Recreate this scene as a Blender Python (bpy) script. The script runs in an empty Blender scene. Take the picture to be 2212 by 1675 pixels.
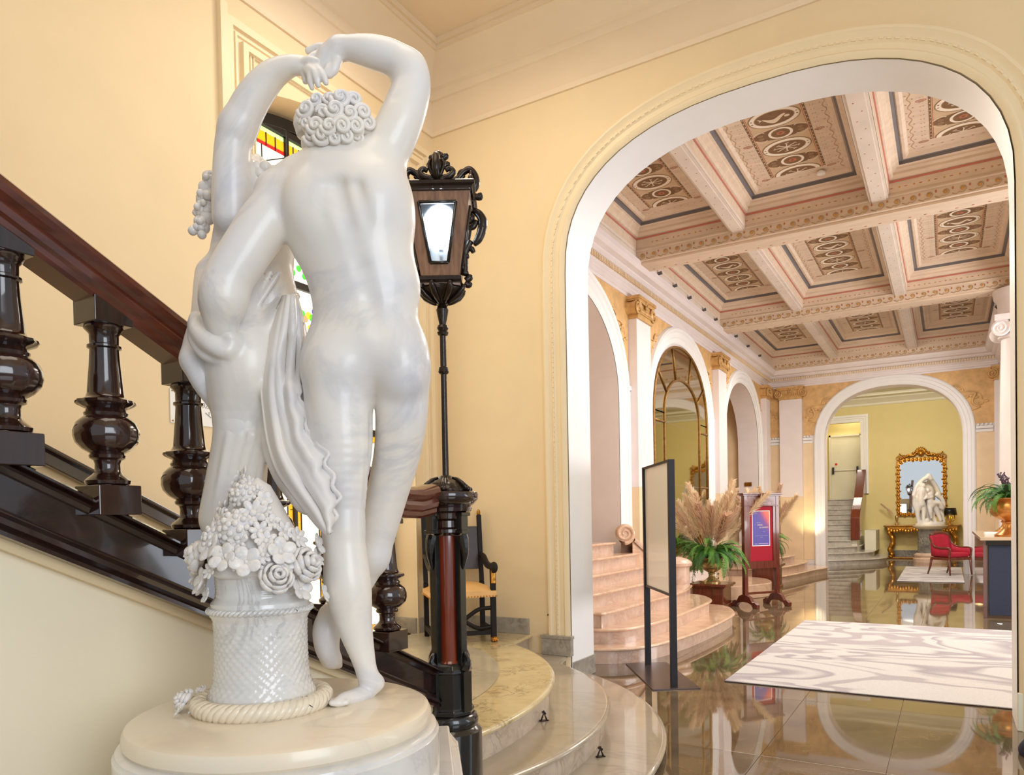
import bpy, bmesh, math, random
import numpy as np
from mathutils import Vector, Matrix
pi = math.pi; sin = math.sin; cos = math.cos
random.seed(7); np.random.seed(7)
SC = bpy.context.scene
COL = SC.collection

# ------------------------------------------------------------------ camera
YAW, PITCH, ROLL = math.radians(30.93), math.radians(1.073), math.radians(-1.0805)
FPX, CX, CY, EYE = 1576.2, 1106.0, 1152.6, 1.5
def _axes():
    cy, sy, cp, sp = cos(YAW), sin(YAW), cos(PITCH), sin(PITCH)
    r = Vector((cy, sy, 0)); f0 = Vector((-sy, cy, 0)); up = Vector((0, 0, 1))
    f = f0*cp - up*sp; u = up*cp + f0*sp
    c, s = cos(ROLL), sin(ROLL)
    return r*c + u*s, u*c - r*s, f
RR, UU, FF = _axes()
CAMP = Vector((0, 0, EYE))
def ray(px, py): return FF + RR*((px-CX)/FPX) - UU*((py-CY)/FPX)
def at(px, py, D): return CAMP + ray(px, py)*D
def onz(px, py, z): d = ray(px, py); return CAMP + d*((z-EYE)/d.z)
def onx(px, py, X): d = ray(px, py); return CAMP + d*(X/d.x)
def ony(px, py, Y): d = ray(px, py); return CAMP + d*(Y/d.y)
cam = bpy.data.cameras.new('camera'); camo = bpy.data.objects.new('camera', cam); COL.objects.link(camo)
m = Matrix((RR, UU, -FF)).transposed().to_4x4(); m.translation = CAMP
camo.matrix_world = m
cam.sensor_fit = 'HORIZONTAL'; cam.sensor_width = 36.0; cam.lens = 36.0*FPX/2212
cam.shift_x = 0.0; cam.shift_y = (CY-837.5)/2212
cam.clip_start = 0.05; cam.clip_end = 200
SC.camera = camo

# ------------------------------------------------------------------ world, lights, exposure
SC.view_settings.view_transform = 'Standard'; SC.view_settings.look = 'None'
SC.view_settings.exposure = 0.0; SC.view_settings.gamma = 1.0
SC.view_settings.use_curve_mapping = False
w = bpy.data.worlds.new('world'); SC.world = w; w.use_nodes = True
w.node_tree.nodes['Background'].inputs[0].default_value = (0.86, 0.93, 1.0, 1)
w.node_tree.nodes['Background'].inputs[1].default_value = .7
def area(name, loc, target, sx, sy, power, col):
    l = bpy.data.lights.new(name, 'AREA'); l.shape = 'RECTANGLE'; l.size = sx; l.size_y = sy
    l.energy = power; l.color = col
    o = bpy.data.objects.new(name, l); COL.objects.link(o); o.location = loc
    o.rotation_euler = (Vector(target)-Vector(loc)).to_track_quat('-Z', 'Y').to_euler()
    return o
def spot(name, loc, target, power, col, ang=1.2, rad=.05):
    l = bpy.data.lights.new(name, 'SPOT'); l.energy = power; l.color = col; l.spot_size = ang; l.spot_blend = .8
    l.shadow_soft_size = rad
    o = bpy.data.objects.new(name, l); COL.objects.link(o); o.location = loc
    o.rotation_euler = (Vector(target)-Vector(loc)).to_track_quat('-Z', 'Y').to_euler()
    return o
def point(name, loc, power, col, rad=.1):
    l = bpy.data.lights.new(name, 'POINT'); l.energy = power; l.color = col; l.shadow_soft_size = rad
    o = bpy.data.objects.new(name, l); COL.objects.link(o); o.location = loc
    return o
WARM = (1.0, .76, .50); WARM2 = (1.0, .89, .75); WARM3 = (1.0, .93, .84); COOL = (.78, .88, 1.0)
# daylight from the glazed entrance behind and to the right of the camera
area('entrance_daylight', (4.4, -1.2, 3.0), (-2.4, 4.6, 2.4), 3.2, 3.6, 200, (.86, .92, 1.0))
area('lobby_ceiling_lamp', (-1.6, 1.2, 5.7), (-1.6, 2.2, 0), 2.5, 2.5, 48, WARM2)
area('landing_lamp', (-3.0, 4.2, 5.6), (-3.6, 4.8, 0), 1.0, 1.0, 34, WARM2)
area('hall_fill_near', (-1.4, 8.2, 5.0), (-1.4, 8.3, 0), 2.6, 2.0, 120, WARM3)  # added area light below the beams, brightens the near bay
area('hall_fill_middle', (-1.4, 12.4, 5.0), (-1.4, 12.5, 0), 2.6, 2.5, 150, WARM3)  # added area light over the middle bay, no fitting modelled
area('hall_fill_far', (-1.4, 15.9, 5.0), (-1.4, 17.5, 0), 2.6, 1.0, 160, WARM3)  # added area light for the far bay, outside the floor reflections
area('hall_ceiling_fill', (5.2, 11.5, 2.2), (-2.6, 11.5, 4.6), 5.0, 2.8, 480, (.97, .96, 1.0))  # added light on the reception side, aimed up to brighten the hall ceiling
area('far_room_fill', (-1.2, 21.4, 5.2), (-1.0, 26.5, 1.0), 2.5, .7, 230, WARM2)  # added light tucked out of sight behind the far arch head
area('arch_soffit_fill', (3.0, 4.8, 1.5), (-1.0, 6.4, 4.8), 1.2, 2.2, 34, COOL)  # added cool light out of frame, brightens the underside of the arch
area('stairhead_lamp', (-2.9, 27.7, 5.2), (-3.1, 27.7, 0), .6, .6, 14, WARM3)

# ------------------------------------------------------------------ materials
MATS = {}
def srgb(r, g, b):
    f = lambda c: (c/255/12.92) if c/255 <= .04045 else ((c/255+.055)/1.055)**2.4
    return (f(r), f(g), f(b), 1)
class NT:
    def __init__(s, mat): s.t = mat.node_tree; s.n = s.t.nodes; s.l = s.t.links; s.b = s.n['Principled BSDF']
    def node(s, typ, **kw):
        nd = s.n.new(typ)
        for k, v in kw.items():
            if k.startswith('i_'):
                key = k[2:]
                nd.inputs[int(key) if key.isdigit() else key.replace('_', ' ')].default_value = v
            else: setattr(nd, k, v)
        return nd
    def link(s, a, b): s.l.new(a, b)
    def coord(s, kind='Object', scale=(1, 1, 1), rot=(0, 0, 0)):
        tc = s.node('ShaderNodeTexCoord'); mp = s.node('ShaderNodeMapping')
        mp.inputs['Scale'].default_value = scale; mp.inputs['Rotation'].default_value = rot
        s.link(tc.outputs[kind], mp.inputs[0]); return mp.outputs[0]
    def ramp(s, fac, stops):
        r = s.node('ShaderNodeValToRGB'); e = r.color_ramp.elements
        e[0].position, e[0].color = stops[0]; e[1].position, e[1].color = stops[1]
        for p, c in stops[2:]:
            q = e.new(p); q.color = c
        s.link(fac, r.inputs[0]); return r.outputs[0]
    def bump(s, h, strength=.2, dist=.01):
        b = s.node('ShaderNodeBump'); b.inputs['Strength'].default_value = strength; b.inputs['Distance'].default_value = dist
        s.link(h, b.inputs['Height']); s.link(b.outputs[0], s.b.inputs['Normal']); return b
def newmat(name, col=(.8, .8, .8, 1), rough=.5, metal=0, spec=.5, coat=0):
    mt = bpy.data.materials.new(name); mt.use_nodes = True
    b = mt.node_tree.nodes['Principled BSDF']
    b.inputs['Base Color'].default_value = col; b.inputs['Roughness'].default_value = rough
    b.inputs['Metallic'].default_value = metal; b.inputs['Specular IOR Level'].default_value = spec
    b.inputs['Coat Weight'].default_value = coat; b.inputs['Coat Roughness'].default_value = .05
    MATS[name] = mt; return mt
def plain(name, rgb, rough=.5, var=.06, scale=6, bump=.0, bscale=60, metal=0, coat=0, stretch=(1, 1, 1), spec=.5):
    """a colour with soft procedural variation and fine relief"""
    c = srgb(*rgb); mt = newmat(name, c, rough, metal, spec, coat); t = NT(mt)
    co = t.coord(scale=stretch)
    nz = t.node('ShaderNodeTexNoise', i_Scale=scale, i_Detail=5.0); t.link(co, nz.inputs['Vector'])
    lo = tuple(x*(1-var) for x in c[:3])+(1,); hi = tuple(min(1, x*(1+var)) for x in c[:3])+(1,)
    t.link(t.ramp(nz.outputs['Fac'], [(.3, lo), (.7, hi)]), t.b.inputs['Base Color'])
    if bump:
        n2 = t.node('ShaderNodeTexNoise', i_Scale=bscale, i_Detail=4.0); t.link(co, n2.inputs['Vector'])
        t.bump(n2.outputs['Fac'], bump, .01)
    return mt
def marble(name, base, vein, rough=.25, scale=2.0, amount=.5, coat=0, cloud=None, width=.06, sss=0, distort=2.0, bump=0):
    b = srgb(*base); v = srgb(*vein); mt = newmat(name, b, rough, 0, .5, coat); t = NT(mt)
    co = t.coord()
    n1 = t.node('ShaderNodeTexNoise', i_Scale=scale, i_Detail=8.0, i_Roughness=.6, i_Distortion=distort); t.link(co, n1.inputs['Vector'])
    band = t.ramp(n1.outputs['Fac'], [(.5-width, (0, 0, 0, 1)), (.5, (1, 1, 1, 1)), (.5+width, (0, 0, 0, 1))])
    n2 = t.node('ShaderNodeTexNoise', i_Scale=scale*.6, i_Detail=3.0); t.link(co, n2.inputs['Vector'])
    msk = t.ramp(n2.outputs['Fac'], [(.42, (0, 0, 0, 1)), (.62, (1, 1, 1, 1))])
    mul = t.node('ShaderNodeMath', operation='MULTIPLY'); t.link(band, mul.inputs[0]); t.link(msk, mul.inputs[1])
    mul2 = t.node('ShaderNodeMath', operation='MULTIPLY'); t.link(mul.outputs[0], mul2.inputs[0]); mul2.inputs[1].default_value = amount
    mix = t.node('ShaderNodeMix', data_type='RGBA')
    t.link(mul2.outputs[0], mix.inputs['Factor'])
    cl = srgb(*(cloud or base))
    n3 = t.node('ShaderNodeTexNoise', i_Scale=scale*1.7, i_Detail=5.0); t.link(co, n3.inputs['Vector'])
    cc = t.ramp(n3.outputs['Fac'], [(.35, b), (.68, cl)])
    t.link(cc, mix.inputs[6]); mix.inputs[7].default_value = v
    t.link(mix.outputs[2], t.b.inputs['Base Color'])
    if sss:
        t.b.inputs['Subsurface Weight'].default_value = sss; t.b.inputs['Subsurface Radius'].default_value = (.02, .016, .012)
        t.b.inputs['Subsurface Scale'].default_value = .5
    if bump: t.bump(n1.outputs['Fac'], bump, .003)
    return mt
def wood(name, a, b, rough=.3, coat=.3, scale=3, axis=0, bump=.05):
    ca, cb = srgb(*a), srgb(*b); mt = newmat(name, ca, rough, 0, .5, coat); t = NT(mt)
    st = [14, 14, 14]; st[axis] = 1.2
    co = t.coord(scale=tuple(st))
    n = t.node('ShaderNodeTexNoise', i_Scale=scale, i_Detail=6.0, i_Distortion=.6); t.link(co, n.inputs['Vector'])
    t.link(t.ramp(n.outputs['Fac'], [(.3, ca), (.72, cb)]), t.b.inputs['Base Color'])
    t.bump(n.outputs['Fac'], bump, .004)
    return mt
def glow(name, rgb, strength):
    mt = newmat(name, srgb(*rgb), .4); b = mt.node_tree.nodes['Principled BSDF']
    b.inputs['Emission Color'].default_value = srgb(*rgb); b.inputs['Emission Strength'].default_value = strength; return mt

# ------------------------------------------------------------------ mesh builder
class MB:
    def __init__(s): s.v = []; s.f = []; s.mi = []; s.cur = 0
    def add(s, vs, fs):
        o = len(s.v); s.v += [tuple(p) for p in vs]
        for q in fs: s.f.append(tuple(i+o for i in q)); s.mi.append(s.cur)
        return s
    def box(s, x0, x1, y0, y1, z0, z1):
        v = [(x0, y0, z0), (x1, y0, z0), (x1, y1, z0), (x0, y1, z0), (x0, y0, z1), (x1, y0, z1), (x1, y1, z1), (x0, y1, z1)]
        return s.add(v, [(0, 3, 2, 1), (4, 5, 6, 7), (0, 1, 5, 4), (1, 2, 6, 5), (2, 3, 7, 6), (3, 0, 4, 7)])
    def obox(s, c, ax, ay, az, hx, hy, hz):
        c = Vector(c); ax, ay, az = Vector(ax)*hx, Vector(ay)*hy, Vector(az)*hz
        v = [c+ax*i+ay*j+az*k for k in (-1, 1) for i, j in ((-1, -1), (1, -1), (1, 1), (-1, 1))]
        return s.add(v, [(0, 3, 2, 1), (4, 5, 6, 7), (0, 1, 5, 4), (1, 2, 6, 5), (2, 3, 7, 6), (3, 0, 4, 7)])
    def bar(s, a, b, w, h, up=(0, 0, 1)):
        a, b = Vector(a), Vector(b); d = (b-a); L = d.length; d.normalize(); up = Vector(up)
        x = d.cross(up)
        if x.length < 1e-5: x = Vector((1, 0, 0))
        x.normalize(); u = x.cross(d)
        return s.obox((a+b)/2, x, d, u, w/2, L/2, h/2)
    def prism(s, poly, z0, z1, axis='z', flip=False):
        """poly 2D list extruded between z0 and z1 along axis"""
        mp = {'z': lambda a, b, c: (a, b, c), 'y': lambda a, b, c: (a, c, b), 'x': lambda a, b, c: (c, a, b)}[axis]
        n = len(poly)
        v = [mp(a, b, z0) for a, b in poly]+[mp(a, b, z1) for a, b in poly]
        return s.add(v, [tuple(range(n))[::-1], tuple(range(n, 2*n))]+[(i, (i+1) % n, n+(i+1) % n, n+i) for i in range(n)])
    def lathe(s, prof, c=(0, 0, 0), seg=24, flute=None, a0=0, a1=2*pi):
        """prof list of (r, z); flute(angle, z, r)->r"""
        full = abs(a1-a0-2*pi) < 1e-6; n = seg if full else seg+1
        v = []
        for r, z in prof:
            for i in range(n):
                a = a0+(a1-a0)*i/seg; rr = flute(a, z, r) if flute else r
                v.append((c[0]+rr*cos(a), c[1]+rr*sin(a), c[2]+z))
        f = []
        for j in range(len(prof)-1):
            for i in range(seg):
                k = (i+1) % n; f.append((j*n+i, j*n+k, (j+1)*n+k, (j+1)*n+i))
        if full:
            if prof[0][0] > 1e-5: f.append(tuple(range(n))[::-1])
            if prof[-1][0] > 1e-5: f.append(tuple((len(prof)-1)*n+i for i in range(n)))
        return s.add(v, f)
    def tube(s, pts, rad, seg=8, caps=True, flat=1.0, up=None):
        pts = [Vector(p) for p in pts]; n = len(pts)
        if not hasattr(rad, '__len__'): rad = [rad]*n
        v = []; f = []; prev = Vector(up) if up else None
        for i, p in enumerate(pts):
            t = (pts[min(i+1, n-1)]-pts[max(i-1, 0)])
            if t.length < 1e-9: t = Vector((0, 0, 1))
            t.normalize()
            if prev is None:
                prev = Vector((0, 0, 1)) if abs(t.z) < .9 else Vector((1, 0, 0))
            x = t.cross(prev)
            if x.length < 1e-6: x = t.orthogonal()
            x.normalize(); y = x.cross(t)
            if not up: prev = y
            for k in range(seg):
                a = 2*pi*k/seg; v.append(p+x*(cos(a)*rad[i])+y*(sin(a)*rad[i]*flat))
        for i in range(n-1):
            for k in range(seg):
                j = (k+1) % seg; f.append((i*seg+k, i*seg+j, (i+1)*seg+j, (i+1)*seg+k))
        if caps: f += [tuple(range(seg))[::-1], tuple((n-1)*seg+k for k in range(seg))]
        return s.add(v, f)
    def sweep(s, prof, pts, nrm, closed=False):
        """profile (a,b): a along the outward normal nrm[i], b along the other axis; nrm[i]=(Na, Nb)"""
        m_ = len(prof); n = len(pts); v = []; f = []
        for p, (na, nb) in zip(pts, nrm):
            p, na, nb = Vector(p), Vector(na), Vector(nb)
            for a, b in prof: v.append(p+na*a+nb*b)
        for i in range(n-1 if not closed else n):
            for k in range(m_-1):
                j = (i+1) % n
                f.append((i*m_+k, i*m_+k+1, j*m_+k+1, j*m_+k))
        return s.add(v, f)
    def ball(s, c, r, seg=12, rings=8, rot=None):
        rx, ry, rz = r if hasattr(r, '__len__') else (r, r, r)
        v = []; c = Vector(c)
        for j in range(1, rings):
            th = pi*j/rings
            for i in range(seg):
                a = 2*pi*i/seg; q = Vector((rx*sin(th)*cos(a), ry*sin(th)*sin(a), rz*cos(th)))
                v.append(c+(rot @ q if rot else q))
        q = Vector((0, 0, rz)); v.append(c+(rot @ q if rot else q)); q = -q; v.append(c+(rot @ q if rot else q))
        T, B = len(v)-2, len(v)-1; f = []
        for j in range(rings-2):
            for i in range(seg):
                k = (i+1) % seg; f.append((j*seg+i, (j+1)*seg+i, (j+1)*seg+k, j*seg+k))
        for i in range(seg):
            k = (i+1) % seg; f.append((T, i, k)); f.append((B, (rings-2)*seg+k, (rings-2)*seg+i))
        return s.add(v, f)
    def grid(s, P):
        """P[i][j] points"""
        n, m_ = len(P), len(P[0])
        return s.add([p for row in P for p in row], [(i*m_+j, i*m_+j+1, (i+1)*m_+j+1, (i+1)*m_+j) for i in range(n-1) for j in range(m_-1)])
    def build(s, name, mats, parent=None, smooth=False, bevel=0, solid=0, loc=None, sub=0, recalc=True, autos=None, w=False, weld=False):
        me = bpy.data.meshes.new(name); me.from_pydata(s.v, [], s.f)
        if not isinstance(mats, (list, tuple)): mats = [mats]
        for q in mats: me.materials.append(q)
        if len(mats) > 1: me.polygons.foreach_set('material_index', s.mi)
        if recalc:
            bm = bmesh.new(); bm.from_mesh(me)
            if weld: bmesh.ops.remove_doubles(bm, verts=bm.verts, dist=1e-4)
            bmesh.ops.recalc_face_normals(bm, faces=bm.faces); bm.to_mesh(me); bm.free()
        if smooth: me.polygons.foreach_set('use_smooth', [True]*len(me.polygons))
        me.update()
        o = bpy.data.objects.new(name, me); COL.objects.link(o)
        if loc is not None:
            me.transform(Matrix.Translation(-Vector(loc))); o.location = loc
        if parent: keepw(o, parent) if w else setattr(o, 'parent', parent)
        if bevel:
            md = o.modifiers.new('bevel', 'BEVEL'); md.width = bevel; md.segments = 2; md.limit_method = 'ANGLE'; md.angle_limit = .6
        if solid:
            md = o.modifiers.new('solid', 'SOLIDIFY'); md.thickness = solid; md.offset = 0
        if sub:
            md = o.modifiers.new('sub', 'SUBSURF'); md.levels = sub; md.render_levels = sub
        if autos and smooth:
            try: me.set_sharp_from_angle(angle=autos)
            except Exception: pass
        return o
def thing(name, label, cat, loc=(0, 0, 0), rotz=0, group=None):
    o = bpy.data.objects.new(name, None); COL.objects.link(o); o.location = loc; o.rotation_euler = (0, 0, rotz)
    o.empty_display_size = .1
    o['label'] = label; o['category'] = cat
    if group: o['group'] = group
    return o
def tag(o, label, cat, group=None):
    o['label'] = label; o['category'] = cat
    if group: o['group'] = group
    return o
def struct(o): o['kind'] = 'structure'; return o
def stuff(o): o['kind'] = 'stuff'; return o
def keepw(o, parent):
    """parent a part built in world coordinates under a thing placed elsewhere"""
    o.parent = parent; o.matrix_parent_inverse = (Matrix.Translation(parent.location) @ parent.rotation_euler.to_matrix().to_4x4()).inverted()
    return o
def lerp(a, b, t): return a+(b-a)*t
def smoothpath(pts, n=8):
    """Catmull-Rom through pts"""
    P = [Vector(p) for p in pts]; P = [P[0]*2-P[1]]+P+[P[-1]*2-P[-2]]; out = []
    for i in range(1, len(P)-2):
        for k in range(n):
            t = k/n; a, b, c, d = P[i-1:i+3]
            out.append(.5*((2*b)+(c-a)*t+(2*a-5*b+4*c-d)*t*t+(3*b-a-3*c+d)*t**3))
    out.append(P[-2]); return out
# ------------------------------------------------------------------ the palette
M_lobby = plain('lobby_plaster', (232, 208, 166), .6, .02, 3, .05, 120)
M_lobbyup = plain('lobby_plaster_ceiling', (232, 210, 178), .65, .02, 3, .04, 120)
M_trim = plain('painted_moulding', (236, 216, 178), .45, .02, 4)
M_arch = plain('arch_white_paint', (236, 234, 232), .5, .02, 3)
M_hallwhite = plain('hall_white_stucco', (232, 222, 220), .45, .03, 3, .03, 50)
M_hallwarm = plain('hall_warm_stone', (232, 206, 168), .45, .05, 4, .03, 40)
M_relief = plain('ochre_relief_plaster', (216, 174, 116), .55, .16, 7, .3, 14)
M_gold = plain('ochre_gilt_capital', (206, 164, 104), .42, .2, 12, .15, 40, metal=.15)
M_yellow = plain('far_room_yellow', (222, 206, 142), .6, .02, 3)
M_offwhite = plain('off_white_paint', (226, 222, 200), .5, .02, 3)
M_ceil = plain('coffer_aged_plaster', (222, 200, 176), .6, .08, 3, .05, 20, stretch=(1, 4, 4))
M_ceil2 = plain('coffer_minor_plaster', (226, 212, 198), .6, .06, 3, .05, 20)
M_black = plain('satin_black', (22, 20, 20), .35, .1)
M_dkwood = wood('dark_stained_wood', (24, 13, 12), (52, 26, 22), .16, .8, 3, 1, .06)
M_dkwood_z = wood('dark_turned_wood', (26, 15, 12), (58, 30, 22), .14, .8, 3, 2, .05)
M_railwood = wood('mahogany_handrail', (72, 30, 18), (104, 46, 26), .22, .6, 2, 1, .02)
M_redwood = wood('red_mahogany_column', (110, 42, 22), (140, 58, 32), .14, .9, 2.2, 2, .02)
M_ebony = plain('ebonised_wood', (24, 22, 20), .2, .2, 10, .1, 30, coat=.6)
M_bronze = plain('dark_bronze_carving', (44, 32, 24), .28, .3, 18, .25, 50, metal=.55, coat=.3)
M_lantern = wood('aged_brown_lantern_wood', (112, 76, 52), (152, 112, 80), .35, .3, 4, 2, .1)
M_mahog = wood('mahogany_furniture', (84, 34, 20), (122, 56, 32), .25, .5, 3, 2, .04)
M_statue = marble('white_carrara_marble', (236, 229, 218), (176, 178, 190), .36, 2.0, .40, .2, (220, 218, 220), .07, sss=.0)
M_statue_base = marble('statue_base_marble', (232, 220, 198), (190, 180, 165), .3, 2.0, .4, .3, (238, 222, 196), .05)
M_statue_drum = marble('statue_drum_marble', (228, 224, 216), (150, 148, 150), .2, 3.0, .55, .5, (216, 214, 212), .04)
M_steptop = marble('cream_brown_veined_marble', (214, 196, 150), (120, 102, 72), .22, 5.0, .75, .5, (200, 180, 132), .045, distort=1.4)
M_step = marble('grey_honed_marble', (178, 166, 148), (140, 130, 116), .2, 1.6, .5, .6, (168, 154, 130), .06)
M_riser = marble('striped_riser_marble', (206, 188, 168), (142, 120, 100), .25, 5.0, .6, .4, (196, 176, 156), .07)
M_landing = marble('landing_grey_marble', (196, 186, 160), (146, 136, 116), .3, 2.0, .5, .4, (180, 170, 146), .06)
M_skirt = marble('grey_veined_skirting', (168, 160, 146), (110, 104, 98), .35, 7.0, .7, .3, (150, 142, 128), .08)
M_pink = marble('pink_beige_stair_marble', (226, 192, 164), (186, 146, 118), .22, 4.0, .6, .5, (214, 178, 148), .09)
M_pinkriser = marble('pink_riser_marble', (216, 190, 172), (176, 140, 120), .3, 6.0, .6, .4, (206, 172, 150), .09)
M_greystep = marble('far_grey_stair_marble', (198, 192, 184), (140, 136, 134), .28, 4.0, .6, .4, (182, 176, 168), .08)
M_colmarble = marble('grey_column_marble', (128, 124, 118), (196, 190, 180), .16, 5.0, .5, .6, (92, 90, 88), .08)
M_gilt = plain('burnished_gilt', (190, 132, 48), .3, .35, 20, .3, 40, metal=.75)
M_giltdark = plain('dark_antique_gilt', (140, 98, 44), .35, .35, 20, .3, 40, metal=.6)
M_mirror = newmat('silvered_mirror', (.9, .92, .92, 1), .015, 1.0)
M_mirror2 = newmat('smoky_antique_mirror', srgb(206, 200, 176), .03, 1.0)
M_leather = plain('tan_leather_seat', (226, 176, 108), .45, .06, 10, .1, 80)
M_dkleather = plain('dark_leather_back', (52, 38, 34), .4, .12, 20, .1, 80)
M_redvelvet = plain('crimson_velvet', (176, 24, 52), .65, .15, 8)
M_redfelt = plain('crimson_felt', (160, 6, 36), .8, .08, 60)
M_brass = plain('warm_brass', (176, 128, 56), .25, .1, 10, metal=.9)
M_copper = plain('copper_gilt_urn', (206, 142, 74), .28, .2, 10, .1, 30, metal=.7)
M_urn = plain('champagne_gilt_urn', (190, 158, 104), .3, .2, 10, .1, 30, metal=.7)
M_navy = plain('navy_fabric_panel', (46, 56, 80), .7, .06, 30, .1, 200)
M_deskend = plain('plum_gloss_panel', (112, 84, 84), .12, .08, 3, coat=.8)
M_deskTop = plain('desk_stone_top', (206, 184, 156), .15, .05, 6, coat=.5)
M_sign = newmat('cream_gloss_poster_board', srgb(240, 236, 222), .22, 0, .5, .3)
M_steel = plain('dark_charcoal_steel', (36, 34, 38), .45, .05, 4, metal=.4)
M_steelbase = plain('brown_steel_base', (84, 70, 68), .25, .05, 4, metal=.5)
M_fern = plain('fern_green', (84, 138, 44), .5, .3, 9)
M_fern2 = plain('dark_fern_green', (44, 96, 34), .5, .3, 9)
M_pampas = plain('dried_pampas', (240, 214, 178), .8, .1, 9)
M_pampas2 = plain('mauve_dried_pampas', (222, 188, 158), .8, .12, 9)
M_dried = plain('dried_purple_sprig', (74, 52, 66), .7, .2, 12)
M_bed = plain('floor_joint_grout', (150, 132, 104), .6)
M_chair = plain('old_dark_chair_wood', (24, 17, 14), .55, .2, 10, .1, 30, spec=.25)
M_glaz = plain('aged_gold_glazing_bar', (150, 112, 60), .38, .25, 20, .1, 40, metal=.6)
M_stairwall = plain('daylit_staircase_plaster', (242, 231, 204), .6, .02, 3, .04, 120)  # plaster colour lightened to carry the cool daylight on this wall
M_gap = plain('dark_recess', (20, 18, 16), .8)
M_white = plain('bright_white', (238, 236, 230), .4, .01)
M_grey = plain('grey_metal', (120, 120, 124), .3, .05, metal=.6)

def floor_mat():
    mt = newmat('polished_brown_marble', srgb(120, 100, 74), .05, 0, .8, 0); t = NT(mt)
    co = t.coord('Object')
    n1 = t.node('ShaderNodeTexNoise', i_Scale=.9, i_Detail=8.0, i_Distortion=1.6); t.link(co, n1.inputs['Vector'])
    base = t.ramp(n1.outputs['Fac'], [(.3, srgb(82, 68, 52)), (.5, srgb(112, 94, 70)), (.7, srgb(138, 118, 90))])
    n2 = t.node('ShaderNodeTexNoise', i_Scale=2.2, i_Detail=7.0, i_Distortion=2.5); t.link(co, n2.inputs['Vector'])
    v = t.ramp(n2.outputs['Fac'], [(.485, (0, 0, 0, 1)), (.5, (1, 1, 1, 1)), (.515, (0, 0, 0, 1))])
    mix = t.node('ShaderNodeMix', data_type='RGBA'); t.link(base, mix.inputs[6]); mix.inputs[7].default_value = srgb(168, 150, 122)
    ml = t.node('ShaderNodeMath', operation='MULTIPLY'); t.link(v, ml.inputs[0]); ml.inputs[1].default_value = .22
    t.link(ml.outputs[0], mix.inputs['Factor']); t.link(mix.outputs[2], t.b.inputs['Base Color'])
    t.b.inputs['IOR'].default_value = 2.0; t.b.inputs['Roughness'].default_value = .03
    n3 = t.node('ShaderNodeTexNoise', i_Scale=.8, i_Detail=1.0); t.link(t.coord('Object', (3, 1, 1)), n3.inputs['Vector'])
    t.bump(n3.outputs['Fac'], .04, .02)
    return mt
M_floor = floor_mat()
def rug_mat(name, cols=((214, 210, 208), (184, 176, 180), (172, 164, 172))):
    """wide sweeping bands crossing a pale pile"""
    mt = newmat(name, srgb(*cols[0]), .95); t = NT(mt)
    co = t.coord('Object', (.42, .85, 1))
    n = t.node('ShaderNodeTexNoise', i_Scale=1.0, i_Detail=2.0, i_Distortion=1.4); t.link(co, n.inputs['Vector'])
    c = t.ramp(n.outputs['Fac'], [(.0, srgb(*cols[0])), (.36, srgb(*cols[0])), (.38, srgb(*cols[1])), (.44, srgb(*cols[1])), (.46, srgb(*cols[0])),
                                  (.53, srgb(*cols[0])), (.55, srgb(*cols[2])), (.58, srgb(*cols[1])), (.62, srgb(*cols[0]))])
    f = t.node('ShaderNodeTexNoise', i_Scale=110.0, i_Detail=3.0); t.link(t.coord('Object'), f.inputs['Vector'])
    mx = t.node('ShaderNodeMix', data_type='RGBA', blend_type='MULTIPLY'); mx.inputs['Factor'].default_value = .5
    t.link(c, mx.inputs[6]); t.link(t.ramp(f.outputs['Fac'], [(.3, (.72, .72, .72, 1)), (.7, (1, 1, 1, 1))]), mx.inputs[7])
    t.link(mx.outputs[2], t.b.inputs['Base Color']); t.bump(f.outputs['Fac'], .5, .01)
    return mt
M_rug = rug_mat('pale_patterned_rug_pile')
# ------------------------------------------------------------------ the building
YN, YF = 6.0, 6.45          # the two faces of the arch wall
AX, AA, ASPR, AAPEX, AN = -1.29, 1.69, 3.72, 4.90, 2.45
FLEFT, FY = -4.2, 20.5      # hall's left wall and far wall
XL = -4.45                  # lobby's left wall
ZL = 6.1                    # lobby ceiling
def archline(cx, a, spr, apex, n, z0=0.0, N=28):
    """points from the left foot over the crown to the right foot (x, z)"""
    P = [(cx-a, z0)]
    for i in range(N+1):
        th = pi-pi*i/N; c, s_ = cos(th), sin(th)
        P.append((cx+a*math.copysign(abs(c)**(2/n), c), spr+(apex-spr)*abs(s_)**(2/n)))
    P.append((cx+a, z0)); return P
def wall_with_arches(mb, axis, p0, p1, u0, u1, z0, z1, lines):
    """a wall slab between planes p0 and p1 across the run u0..u1, pierced by arch outlines"""
    def P(u, p, z): return (u, p, z) if axis == 'x' else (p, u, z)
    cuts = sorted(lines, key=lambda L: L[0][0]); cur = u0
    def strip(a, b, za, zb, top=z1):
        for p in (p0, p1): mb.add([P(a, p, za), P(b, p, zb), P(b, p, top), P(a, p, top)], [(0, 1, 2, 3)])
    for L in cuts:
        if L[0][0] > cur: strip(cur, L[0][0], z0, z0)
        for (a, za), (b, zb) in zip(L[:-1], L[1:]):
            if abs(b-a) > 1e-6: strip(a, b, za, zb)
            mb.add([P(a, p0, za), P(b, p0, zb), P(b, p1, zb), P(a, p1, za)], [(0, 1, 2, 3)])
        cur = L[-1][0]
    if cur < u1: strip(cur, u1, z0, z0)
    mb.add([P(u0, p0, z1), P(u1, p0, z1), P(u1, p1, z1), P(u0, p1, z1)], [(0, 1, 2, 3)])
    return mb
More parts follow.
